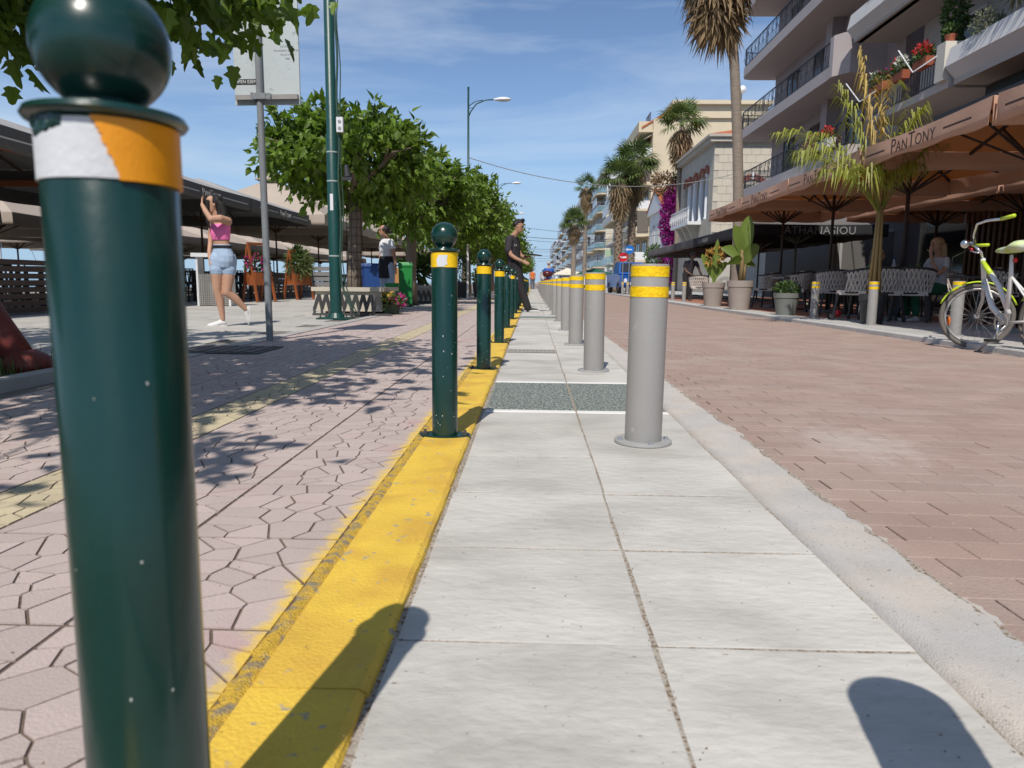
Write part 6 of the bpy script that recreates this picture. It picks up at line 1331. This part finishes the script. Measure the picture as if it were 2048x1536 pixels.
# ================================================================== PEOPLE
skin=M('skin',(.50,.285,.19),.55,.06,6,spec=.4); hairm=M('dark_hair',(.012,.009,.008),.45,.2,20,.6,200,stretch=(6,6,1)); 
def ell(c,rx,ry,ax=(1,0,0),ay=(0,1,0),n=14):
    c=Vector(c);ax=Vector(ax);ay=Vector(ay); return [c+ax*rx*math.cos(2*PI*k/n)+ay*ry*math.sin(2*PI*k/n) for k in range(n)]
def remesh(mb,name,mat,parent,voxel,smooth=4):
    me=mb.mesh(name); bm=bmesh.new(); bm.from_mesh(me); bmesh.ops.recalc_face_normals(bm,faces=bm.faces); bm.to_mesh(me); bm.free()
    o=bpy.data.objects.new(name,me); COL.objects.link(o)
    md=o.modifiers.new('r','REMESH'); md.mode='VOXEL'; md.voxel_size=voxel; s=o.modifiers.new('s','SMOOTH'); s.factor=.5; s.iterations=smooth
    bpy.context.view_layer.update(); me2=bpy.data.meshes.new_from_object(o.evaluated_get(bpy.context.evaluated_depsgraph_get())); bpy.data.objects.remove(o); me2.materials.clear(); me2.polygons.foreach_set('use_smooth',[True]*len(me2.polygons))
    return link(name,me2,mat,parent)
def limb(m,pts,rs,n=12):
    m.tube(pts,rs,n)
    for p,r in((pts[0],rs[0]),(pts[-1],rs[-1])): m.ball(p,r*.99,10,8)
def hand(m,w,d,palm_n,curl=.5,s=1.0,side=1):
    """palm plus five fingers. w wrist, d pointing direction, palm_n palm normal"""
    w=Vector(w);d=Vector(d).normalized();pn=Vector(palm_n);pn=(pn-d*pn.dot(d)).normalized();x=d.cross(pn)*side
    a=w-d*.01; m.rings([ell(a,.026*s,.018*s,x,pn,10),ell(w+d*.03*s,.036*s,.016*s,x,pn,10),ell(w+d*.075*s,.040*s,.014*s,x,pn,10),ell(w+d*.095*s,.034*s,.011*s,x,pn,10)])
    for k,(o,l) in enumerate(((-.030,.062),(-.010,.075),(.010,.080),(.029,.070))):
        b=w+d*.088*s+x*o*s; q=d; p=[b-d*.02*s]; 
        for j,f in enumerate((.45,.32,.23)):
            p.append(p[-1]+q*(l*f*s+(.02*s if j==0 else 0))); q=(q*math.cos(curl)+pn*math.sin(curl)).normalized()
        m.tube(p,[.0085*s,.008*s,.0075*s,.006*s],7)
    b=w+d*.02*s+x*.028*s; p=[b,b+(d*.5+x*.7+pn*.25)*.04*s,b+(d*.9+x*.75+pn*.4)*.065*s]; m.tube(p,[.011*s,.0095*s,.007*s],7)
def head(m,c,f,up=(0,0,1),s=1.0):
    """skull, jaw, nose, brow, ears, lips. c = centre, f = facing direction"""
    c=Vector(c);f=Vector(f).normalized();u=Vector(up);u=(u-f*u.dot(f)).normalized();x=f.cross(u)
    q=lambda a,b,d:c+x*a*s+f*b*s+u*d*s
    rg=[]
    for z,w,fr,bk in((-.112,.022,.060,-.0),(-.105,.040,.078,-.015),(-.085,.052,.086,-.045),(-.055,.060,.088,-.070),(-.02,.067,.090,-.088),(.02,.072,.090,-.098),(.055,.073,.090,-.100),(.085,.066,.078,-.090),(.108,.046,.050,-.062),(.118,.018,.018,-.025)):
        cy=(fr+bk)/2; ry=(fr-bk)/2; rg.append([q(w*math.cos(2*PI*k/16),cy+ry*math.sin(2*PI*k/16),z) for k in range(16)])
    m.rings(rg)
    m.tube([q(0,.086,.022),q(0,.100,-.005),q(0,.113,-.026),q(0,.092,-.034)],[.008*s,.010*s,.013*s,.009*s],8)
    m.tube([q(-.018,.092,-.06),q(0,.098,-.058),q(.018,.092,-.06)],.008*s,7)
    m.tube([q(-.045,.082,.030),q(0,.092,.028),q(.045,.082,.030)],.010*s,7)
    for e in(-1,1): m.ball(q(e*.073,-.005,-.005),.026*s,8,6,(.5,.7,1))
def eyes(t,c,f,up=(0,0,1),s=1.0):
    c=Vector(c);f=Vector(f).normalized();u=Vector(up);u=(u-f*u.dot(f)).normalized();x=f.cross(u)
    for e in(-1,1): m=MB(); m.ball(c+x*e*.030*s+f*.083*s+u*.008*s,.0105*s,8,6); m.build('eye',M('eye_dark',(.04,.03,.025),.2,0),t,smooth=True)
    m=MB(); m.tube([c+x*a*s+f*b*s+u*-.060*s for a,b in((-.017,.097),(0,.103),(.017,.097))],.005*s,6); m.build('lips',M('lips',(.36,.12,.10),.5,0),t,smooth=True)
    for e in(-1,1): m=MB(); m.tube([c+x*e*a*s+f*b*s+u*z*s for a,b,z in((.014,.094,.030),(.032,.090,.034),(.050,.078,.029))],.0045*s,6); m.build('eyebrow',hairm,t,smooth=True)
def shoe(t,heel,toe,mat,sole,s=1.0,up=(0,0,1)):
    h=Vector(heel);d=(Vector(toe)-h);L_=d.length;d.normalize();u=Vector(up);u=(u-d*u.dot(d)).normalized();x=d.cross(u); m=MB(); rg=[]
    for q,w,z in((0,.030,.055),(.15,.036,.085),(.32,.037,.085),(.5,.042,.062),(.75,.046,.045),(.92,.036,.034),(1,.015,.02)):
        c=h+d*L_*q; rg.append([c-x*w*s+u*.012*s,c-x*w*.95*s+u*z*.6*s,c-x*w*.5*s+u*z*s,c+x*w*.5*s+u*z*s,c+x*w*.95*s+u*z*.6*s,c+x*w*s+u*.012*s])
    m.rings(rg); o=m.build('shoe',mat,t,smooth=True); m=MB(); rg=[]
    for q,w in((-.02,.030),(.15,.038),(.35,.037),(.55,.044),(.75,.048),(.93,.036),(1.03,.012)):
        c=h+d*L_*q; rg.append([c-x*w*s,c+x*w*s,c+x*w*s+u*.018*s,c-x*w*s+u*.018*s])
    m.rings(rg); m.build('sole',sole,o)
whs=M('white_leather',(.66,.66,.65),.6,.05,10); blks=M('black_sneaker',(.025,.025,.027),.6,.1,12)
# ---- woman in the pink top, walking to the left, hand raised to her forehead
b=gp(441,652,PZ); sc=.925
w1=thing('person','woman in pink crop top and denim shorts walking with hand raised','person',(b.x,b.y,PZ),0); w1.scale=(sc*.90,sc*.90,sc)
m=MB(); Z=Vector((0,0,1))
F1=Vector((-.75,-.62,-.1))
head(m,(-.02,-.02,1.545),F1,(0,0,1),.95); m.tube([(.03,.0,1.33),(.0,-.01,1.46)],[.052,.048],12)
ax=(.93,-.36,0); ay=(.36,.93,0)
m.rings([ell((.085,0,.80),.165,.115,ax,ay),ell((.085,0,.90),.168,.118,ax,ay),ell((.08,0,1.02),.125,.092,ax,ay),ell((.07,0,1.10),.128,.09,ax,ay),ell((.065,-.01,1.2),.145,.105,ax,ay),ell((.07,0,1.29),.160,.085,ax,ay),ell((.07,.0,1.355),.145,.062,ax,ay),ell((.05,0,1.39),.06,.05,ax,ay)])
# raised arm: shoulder -> elbow -> hand at forehead
limb(m,[(.21,-.06,1.335),(.15,-.20,1.36),(.055,-.27,1.345)],[.055,.050,.042]); limb(m,[(.055,-.27,1.345),(-.02,-.25,1.44),(-.085,-.21,1.525)],[.040,.036,.026]); hand(m,(-.085,-.21,1.525),(-.15,.35,.55),(.6,.5,.1),.95,.92)
# other arm hanging, partly hidden
limb(m,[(-.07,.06,1.335),(-.115,.09,1.18),(-.11,.05,1.06)],[.048,.042,.036]); limb(m,[(-.11,.05,1.06),(-.10,-.02,.95),(-.08,-.06,.84)],[.036,.032,.023]); hand(m,(-.08,-.06,.84),(.1,-.2,-1),(.9,.2,.1),.4,.9)
limb(m,[(.01,-.03,.84),(.005,-.045,.65),(.0,-.05,.47)],[.098,.085,.06]); limb(m,[(.0,-.05,.47),(.02,-.02,.33),(.04,.0,.09)],[.058,.058,.034])
limb(m,[(.165,.03,.84),(.15,-.0,.63),(.125,-.02,.44)],[.098,.085,.06]); limb(m,[(.125,-.02,.44),(.22,.06,.35),(.325,.14,.22)],[.058,.056,.034])
remesh(m,'body',skin,w1,.0085,5); eyes(w1,(-.02,-.02,1.545),F1,(0,0,1),.95)
m=MB(); m.rings([ell((.07,-.004,1.10),.137,.100,ax,ay),ell((.066,-.012,1.17),.150,.115,ax,ay),ell((.066,-.014,1.22),.156,.120,ax,ay),ell((.07,0,1.29),.163,.098,ax,ay),ell((.07,0,1.305),.150,.08,ax,ay)]); remesh(m,'crop_top',M('hot_pink_fabric',(.95,.20,.46),.8,.06,8,.2,120),w1,.009,3)
m=MB(); m.rings([ell((.085,0,.755),.15,.115,ax,ay),ell((.085,0,.83),.180,.134,ax,ay),ell((.085,0,.90),.180,.130,ax,ay),ell((.08,0,1.0),.142,.108,ax,ay),ell((.078,0,1.045),.138,.104,ax,ay)]); limb(m,[(.012,-.03,.86),(.008,-.04,.72)],[.104,.098],14); limb(m,[(.163,.03,.86),(.157,.01,.72)],[.104,.098],14); limb(m,[(.008,-.04,.745),(.007,-.04,.715)],[.104,.104],14); limb(m,[(.157,.01,.745),(.156,.008,.715)],[.104,.104],14)
remesh(m,'denim_shorts',M('light_denim',(.36,.47,.62),.85,.16,22,.4,160),w1,.009,2)
m=MB(); m.rings([ell((.079,0,1.0),.149,.115,ax,ay,24),ell((.078,0,1.035),.147,.113,ax,ay,24)]); m.build('belt',M('black_leather',(.015,.015,.015),.4,0),w1)
m=MB()   # long hair
m.ball((.005,.015,1.585),.102,16,12,(.95,1.0,.95)); m.rings([ell((.05,.03,1.58),.09,.085),ell((.075,.03,1.45),.085,.075),ell((.08,.01,1.33),.075,.07),ell((.055,-.05,1.22),.06,.05),ell((.045,-.09,1.13),.03,.025)]); m.tube([(-.055,-.10,1.60),(-.07,-.10,1.48),(-.06,-.11,1.33),(-.04,-.11,1.24)],[.03,.034,.028,.012],10)
remesh(m,'hair',hairm,w1,.010,3)
shoe(w1,(.075,.03,.0),(-.145,-.10,0),whs,whs,1.0); shoe(w1,(.375,.17,.245),(.345,.20,.02),whs,whs,1.0,(-.9,-.4,.1))
# ---- waitress in white shirt and black apron
w2=thing('person','woman in white shirt, long black apron and pale jeans beside the bins','person',(-3.12,15.5,PZ),0); w2.scale=(1.03,)*3
m=MB(); F2=Vector((-.9,-.40,-.05)); head(m,(-.075,-.02,1.575),F2,(0,0,1),.97); m.tube([(-.01,0,1.36),(-.055,-.01,1.49)],[.055,.05],12)
ax=(.80,.60,0);ay=(-.6,.8,0)
m.rings([ell((-.03,0,.82),.16,.12,ax,ay),ell((-.03,0,.92),.165,.12,ax,ay),ell((-.02,0,1.06),.13,.10,ax,ay),ell((-.03,-.01,1.2),.15,.11,ax,ay),ell((-.01,0,1.32),.165,.085,ax,ay),ell((0,0,1.385),.13,.06,ax,ay),ell((-.01,0,1.42),.06,.05,ax,ay)])
limb(m,[(.09,-.07,1.345),(.135,-.11,1.2),(.15,-.12,1.07)],[.05,.045,.038]); limb(m,[(.15,-.12,1.07),(.175,-.13,.94),(.185,-.15,.82)],[.038,.034,.024]); hand(m,(.185,-.15,.82),(.1,-.1,-1),(-.9,.2,0),.45,.9)
limb(m,[(-.12,.09,1.345),(-.16,.1,1.2),(-.17,.06,1.08)],[.05,.045,.038]); limb(m,[(-.17,.06,1.08),(-.16,0,.96),(-.15,-.05,.85)],[.038,.034,.024]); hand(m,(-.15,-.05,.85),(0,-.2,-1),(.9,.2,0),.45,.9)
for x,y in((-.105,.02),(.045,-.02)): limb(m,[(x,y,.86),(x+.01,y,.48),(x+.02,y+.02,.08)],[.095,.06,.036])
remesh(m,'body',M('tan_skin',(.36,.19,.12),.55,.06,6),w2,.009,5); eyes(w2,(-.075,-.02,1.575),F2,(0,0,1),.97)
m=MB(); m.rings([ell((-.022,0,1.02),.142,.112,ax,ay),ell((-.03,-.01,1.2),.162,.122,ax,ay),ell((-.012,0,1.32),.176,.097,ax,ay),ell((0,0,1.39),.135,.07,ax,ay),ell((-.01,0,1.41),.075,.062,ax,ay)]); limb(m,[(.08,-.06,1.35),(.125,-.105,1.23)],[.062,.060]); limb(m,[(-.11,.085,1.35),(-.155,.1,1.23)],[.062,.060]); remesh(m,'shirt',M('white_cotton',(.64,.64,.66),.85,.06,10,.3,60),w2,.009,3)
m=MB(); m.rings([ell((-.032,0,.60),.178,.140,ax,ay,20),ell((-.032,0,.82),.176,.135,ax,ay,20),ell((-.03,0,.95),.172,.13,ax,ay,20),ell((-.022,0,1.06),.146,.115,ax,ay,20)]); remesh(m,'apron',M('black_cotton',(.012,.012,.016),.85,.1,10,.2,60),w2,.010,3)
m=MB()
for x,y in((-.105,.02),(.045,-.02)): limb(m,[(x,y,.85),(x+.01,y,.48),(x+.02,y+.01,.06)],[.108,.085,.075],14)
remesh(m,'jeans',M('pale_jeans',(.38,.45,.55),.85,.12,14,.3,80),w2,.010,3)
m=MB(); m.ball((-.055,0,1.60),.103,16,12,(.95,1,.93)); m.ball((.05,.03,1.56),.05,10,8); remesh(m,'hair',hairm,w2,.010,3)
for x,y in((-.09,.03),(.065,-.01)): shoe(w2,(x+.05,y+.03,0),(x-.15,y-.09,0),whs,whs)
# ---- waiter in black stepping over the kerb with a tray
b=gp(1048,624,0); sc=.955
w3=thing('person','man in black polo and trousers stepping off the kerb with a tray','person',(b.x+.11,b.y,.004),0); w3.scale=(sc,)*3
m=MB(); F3=Vector((.88,-.30,-.30)); hc=(-.245,-.02,1.70); head(m,hc,F3,(.2,0,1),1.02); m.tube([(-.37,0,1.48),(-.28,-.01,1.60)],[.062,.056],12)
ax=(.45,.89,0);ay=(-.89,.45,0)
m.rings([ell((-.31,0,.90),.165,.12,ax,ay),ell((-.32,0,1.0),.165,.12,ax,ay),ell((-.345,0,1.15),.16,.115,ax,ay),ell((-.365,0,1.3),.18,.125,ax,ay),ell((-.38,0,1.42),.195,.10,ax,ay),ell((-.385,0,1.49),.15,.07,ax,ay),ell((-.375,0,1.52),.065,.055,ax,ay)])
limb(m,[(-.43,-.16,1.43),(-.44,-.21,1.27),(-.385,-.24,1.13)],[.055,.05,.042]); limb(m,[(-.385,-.24,1.13),(-.28,-.26,1.06),(-.155,-.27,1.01)],[.042,.038,.027]); hand(m,(-.155,-.27,1.01),(.95,0,-.35),(-.2,.9,-.3),.5,1.0)
limb(m,[(-.30,.16,1.43),(-.26,.2,1.27),(-.20,.16,1.13)],[.055,.05,.042]); limb(m,[(-.20,.16,1.13),(-.12,.06,1.10),(-.06,-.02,1.10)],[.042,.036,.027]); hand(m,(-.06,-.02,1.10),(.85,-.4,-.02),(0,0,1),.12,1.0)
limb(m,[(-.30,-.08,.92),(-.18,-.10,.50),(-.03,-.10,.10)],[.10,.065,.04]); limb(m,[(-.33,.08,.92),(-.36,.12,.50),(-.46,.16,.12)],[.10,.065,.04])
remesh(m,'body',M('olive_skin',(.40,.22,.14),.55,.06,6),w3,.009,5); eyes(w3,hc,F3,(.2,0,1),1.02)
m=MB(); m.rings([ell((-.315,0,.93),.175,.132,ax,ay),ell((-.345,0,1.15),.172,.128,ax,ay),ell((-.365,0,1.3),.192,.138,ax,ay),ell((-.38,0,1.42),.207,.112,ax,ay),ell((-.385,0,1.49),.16,.08,ax,ay),ell((-.37,0,1.53),.075,.066,ax,ay)]); limb(m,[(-.42,-.15,1.43),(-.443,-.215,1.22)],[.075,.072]); limb(m,[(-.30,.15,1.43),(-.255,.205,1.24)],[.075,.072]); remesh(m,'polo_shirt',M('washed_black_cotton',(.028,.024,.030),.85,.12,10,.35,50),w3,.010,3)
m=MB(); limb(m,[(-.30,-.08,.96),(-.24,-.09,.72),(-.185,-.10,.50),(-.10,-.10,.26),(-.035,-.10,.08)],[.128,.108,.088,.078,.074],14); limb(m,[(-.33,.08,.96),(-.36,.12,.50),(-.455,.16,.10)],[.125,.09,.075],14); m.rings([ell((-.31,0,.86),.172,.13,ax,ay),ell((-.318,0,.98),.170,.128,ax,ay)]); remesh(m,'trousers',M('black_trousers',(.018,.016,.019),.85,.12,9,.3,40),w3,.010,3)
m=MB(); m.ball((-.262,0,1.745),.105,16,12,(1.0,.92,.80)); m.tube([(-.20,-.09,1.80),(-.16,-.02,1.82),(-.17,.06,1.80)],[.04,.045,.04],10); 
rg=random.Random(4)
for k in range(40): a=rg.uniform(0,6.28); e=rg.uniform(.2,1.4); m.ball((-.25+.09*math.cos(a)*math.cos(e),.09*math.sin(a)*math.cos(e),1.75+.085*math.sin(e)),.022,6,5)
remesh(m,'hair',hairm,w3,.009,2)
shoe(w3,(-.10,-.08,.012),(.19,-.14,.028),blks,whs,1.1); shoe(w3,(-.52,.17,.06),(-.28,.10,.0),blks,whs,1.1)
text('shirt_emblem','n',.09,M('pale_print',(.4,.4,.4),.8,0),w3,Matrix.Translation((-.30,-.150,1.33))@Matrix.Rotation(R(20),4,'Z')@FACE,.002)
tr=thing('serving_tray','round black serving tray balanced on the hand of the man in black','tray',w3.matrix_world@Vector((0,0,0)),0); tr.location=(b.x+.11+.045*sc,b.y-.06,.004+1.135*sc); tr.rotation_euler=(0,R(7),0)
m=MB(); m.lathe([(.001,0),(.165,0),(.18,.018),(.176,.02),(.162,.006),(.001,.006)],32); m.build('tray',M('black_plastic',(.02,.02,.022),.3,.1,6),tr,smooth=True); m=MB(); m.lathe([(.181,.014),(.185,.018),(.181,.022),(.177,.020)],32,cap=False); m.build('rim',lgm,tr)
# ---- seated people and a standing man at the cafe
def sitter(label,loc,rz,top,skinm,hair_m,s=1.0,blond=False,lower=None,long=False,arm='table'):
    t=thing('person',label,'person',loc,rz); t.scale=(s,)*3; m=MB(); f=Vector((0,-1,-.08)); head(m,(0,-.06,1.26),f); m.tube([(0,0,1.04),(0,-.04,1.18)],[.055,.05],10)
    m.rings([ell((0,.02,.44),.165,.13),ell((0,.02,.58),.15,.115),ell((0,0,.78),.155,.115),ell((0,0,.96),.185,.095),ell((0,0,1.04),.14,.06),ell((0,0,1.08),.06,.05)])
    for sx in(-1,1):
        limb(m,[(sx*.09,0,.52),(sx*.11,-.25,.53),(sx*.11,-.44,.50)],[.095,.08,.062]); limb(m,[(sx*.11,-.44,.50),(sx*.11,-.44,.28),(sx*.11,-.40,.07)],[.058,.055,.036])
        limb(m,[(sx*.19,0,1.0),(sx*.24,-.06,.85),(sx*.23,-.16,.78)],[.05,.044,.038])
        if arm=='face' and sx==1: limb(m,[(sx*.23,-.16,.78),(sx*.15,-.22,.95),(sx*.06,-.20,1.13)],[.038,.034,.025]); hand(m,(.06,-.20,1.13),(-.2,.2,.9),(-.5,.5,0),.8,.9)
        else: limb(m,[(sx*.23,-.16,.78),(sx*.18,-.30,.79),(sx*.12,-.40,.80)],[.038,.034,.025]); hand(m,(sx*.12,-.40,.80),(-.3*sx,-.9,0),(0,0,-1),.3,.9)
    remesh(m,'body',skinm,t,.011,4); eyes(t,(0,-.06,1.26),f)
    m=MB(); m.rings([ell((0,.02,.46),.18,.145),ell((0,.02,.6),.165,.13),ell((0,0,.78),.17,.13),ell((0,0,.96),.20,.108),ell((0,0,1.05),.15,.07)])
    for sx in(-1,1): limb(m,[(sx*.18,0,1.0),(sx*.225,-.03,.90)],[.062,.058])
    remesh(m,'shirt',top,t,.011,3)
    m=MB()
    for sx in(-1,1): limb(m,[(sx*.09,.02,.53),(sx*.11,-.25,.54),(sx*.11,-.45,.51),(sx*.11,-.45,.30),(sx*.11,-.41,.12)],[.11,.095,.08,.07,.06])
    remesh(m,'trousers',lower or M('green_trousers',(.02,.12,.06),.85,.1,8),t,.012,3)
    m=MB(); m.ball((0,-.035,1.295),.105,14,10,(.92,1,.9)); 
    if long: m.rings([ell((0,.03,1.28),.095,.07),ell((0,.06,1.14),.10,.06),ell((0,.07,.98),.085,.045)])
    remesh(m,'hair',hair_m,t,.011,3)
    for sx in(-1,1): shoe(t,(sx*.11,-.36,0),(sx*.11,-.58,0),whs,whs)
    return t
sitter('blonde woman in white frilled top sitting with hand at her face',(6.78,12.35,0),R(-80),M('white_frill',(.55,.54,.56),.85,.06,8),skin,M('blonde_hair',(.35,.24,.12),.5,.2,20),1.0,lower=MATS['green_trousers'] if 'green_trousers' in MATS else None,long=True,arm='face')
sitter('boy in green shirt sitting at the dark cafe table',(5.76,12.45,0),R(80),M('green_shirt',(.02,.20,.06),.85,.08,8),skin,M('brown_hair',(.045,.025,.015),.5,.2,20),.88,lower=M('grey_jeans',(.10,.12,.16),.85,.1,8))
sitter('dark haired girl sitting beside the boy at the cafe table',(6.02,12.95,0),R(60),M('grey_top',(.22,.20,.21),.85,.08,8),skin,MATS['brown_hair'],.88,lower=MATS['grey_jeans'],long=True)
w4=thing('person','man in black leaning over a chair below the charcoal umbrella','person',(5.75,26.6,0),0); m=MB(); f=Vector((.7,-.5,-.4)); hc=(.06,-.05,1.60); head(m,hc,f,(.3,0,1)); m.tube([(0,0,1.40),(.04,-.02,1.52)],[.06,.055],10)
m.rings([ell((-.10,0,.9),.165,.125),ell((-.08,0,1.05),.16,.12),ell((-.04,0,1.25),.185,.125),ell((0,0,1.36),.19,.10),ell((.01,0,1.43),.10,.06)])
limb(m,[(.19,0,1.35),(.26,-.05,1.18),(.30,-.08,1.05)],[.055,.048,.04]); limb(m,[(.30,-.08,1.05),(.36,-.1,.92),(.42,-.1,.82)],[.04,.036,.026]); hand(m,(.42,-.1,.82),(.5,0,-.8),(0,.9,0),.5); limb(m,[(-.19,0,1.35),(-.24,-.05,1.16),(-.18,-.12,1.02)],[.055,.048,.04]); limb(m,[(-.18,-.12,1.02),(-.08,-.16,.95),(.02,-.18,.9)],[.04,.036,.026]); hand(m,(.02,-.18,.9),(.9,0,-.3),(0,.9,0),.5)
for x in(-.18,-.02): limb(m,[(x,0,.9),(x,-.02,.48),(x,.02,.08)],[.10,.065,.04])
remesh(m,'body',M('dark_skin',(.13,.07,.045),.55,.06,6),w4,.012,4); eyes(w4,hc,f,(.3,0,1))
m=MB(); m.rings([ell((-.10,0,.88),.18,.14),ell((-.08,0,1.05),.175,.135),ell((-.04,0,1.25),.20,.14),ell((0,0,1.36),.20,.115),ell((.01,0,1.43),.11,.07)]); limb(m,[(.18,0,1.35),(.25,-.04,1.2)],[.07,.066]); limb(m,[(-.18,0,1.35),(-.235,-.04,1.2)],[.07,.066]); remesh(m,'shirt',MATS['washed_black_cotton'],w4,.012,3)
m=MB()
for x in(-.18,-.02): limb(m,[(x,0,.92),(x,-.02,.48),(x,.02,.06)],[.12,.09,.075])
remesh(m,'trousers',MATS['black_trousers'],w4,.013,3); m=MB(); m.ball((.045,-.03,1.635),.1,12,10,(1,1,.9)); remesh(m,'hair',hairm,w4,.012,2)
for x in(-.18,-.02): shoe(w4,(x,.06,0),(x+.02,-.2,0),blks,blks)
# ---- scooter and rider seen from behind, walkers far off
sct=thing('motor_scooter','dark scooter with red top box ridden down the street','scooter',(.72,35.5,-.0),0)
m=MB(); m.rings([ell((0,-.75,.62),.10,.12,(1,0,0),(0,0,1)),ell((0,-.4,.66),.17,.16,(1,0,0),(0,0,1)),ell((0,.1,.6),.16,.14,(1,0,0),(0,0,1)),ell((0,.35,.42),.14,.10,(1,0,0),(0,0,1))]); m.rings([ell((0,.55,.45),.18,.05),ell((0,.6,.8),.17,.07),ell((0,.58,1.0),.10,.05)]); m.build('body',dp,sct,smooth=True); wheel(sct,0,-.55,.24,.12,'x'); wheel(sct,0,.85,.24,.12,'x')
m=MB(); m.ball((-.03,-.72,.98),.24,16,10,(1,.85,.72)); m.build('top_box',M('dark_red_plastic',(.09,.01,.015),.3,.1,5),sct,smooth=True); m=MB(); m.tube([(-.36,.5,1.05),(0,.58,1.02),(.36,.5,1.05)],.018,8); m.build('handlebar',lgm,sct); m=MB(); m.box(-.12,.12,-.9,-.87,.62,.72); m.build('tail_light',ref_r,sct)
m=MB(); m.tube([(0,-.3,.62),(0,-.55,.3)],.03,6); m.build('swing_arm',lgm,sct)
rdr=sitter('rider in blue shirt with grey hair on the scooter',(.76,35.45,.20),PI,M('blue_shirt',(.02,.12,.46),.85,.08,8),skin,M('grey_hair',(.45,.44,.43),.6,.1,20),1.02,lower=M('beige_trousers',(.35,.30,.24),.85,.08,8))
for k,(x,y,c,lb) in enumerate(((-.05,62,(.62,.16,.03),'distant walker in an orange shirt at the end of the slab path'),(.9,66,(.5,.5,.52),'distant walker in a white shirt near the parked cars'))):
    t=thing('person',lb,'person',(x,y,0)); m=MB(); head(m,(0,0,1.58),(0,1,0)); m.rings([ell((0,0,.85),.17,.12),ell((0,0,1.1),.16,.11),ell((0,0,1.36),.2,.10),ell((0,0,1.44),.08,.06),ell((0,0,1.5),.055,.055)])
    for sx in(-1,1): limb(m,[(sx*.1,0,.9),(sx*.1,.06*sx,.48),(sx*.1,.12*sx-.02,.03)],[.1,.065,.045],8); limb(m,[(sx*.2,0,1.38),(sx*.26,0,1.1),(sx*.27,-.08,.85)],[.05,.042,.03],8)
    remesh(m,'body',skin,t,.016,3); m=MB(); m.rings([ell((0,0,.84),.19,.14),ell((0,0,1.1),.18,.13),ell((0,0,1.36),.215,.12),ell((0,0,1.45),.1,.08)]); remesh(m,'shirt',M('walker_shirt_%s'%('orange','white')[k],c,.85,.06,6),t,.016,2)
    m=MB(); m.ball((0,-.01,1.63),.1,10,8); m.build('hair',hairm,t,smooth=True); m=MB()
    for sx in(-1,1): limb(m,[(sx*.1,0,.92),(sx*.1,.06*sx,.48),(sx*.1,.11*sx-.02,.08)],[.12,.085,.07],8)
    remesh(m,'trousers',MATS['grey_jeans'],t,.016,2)
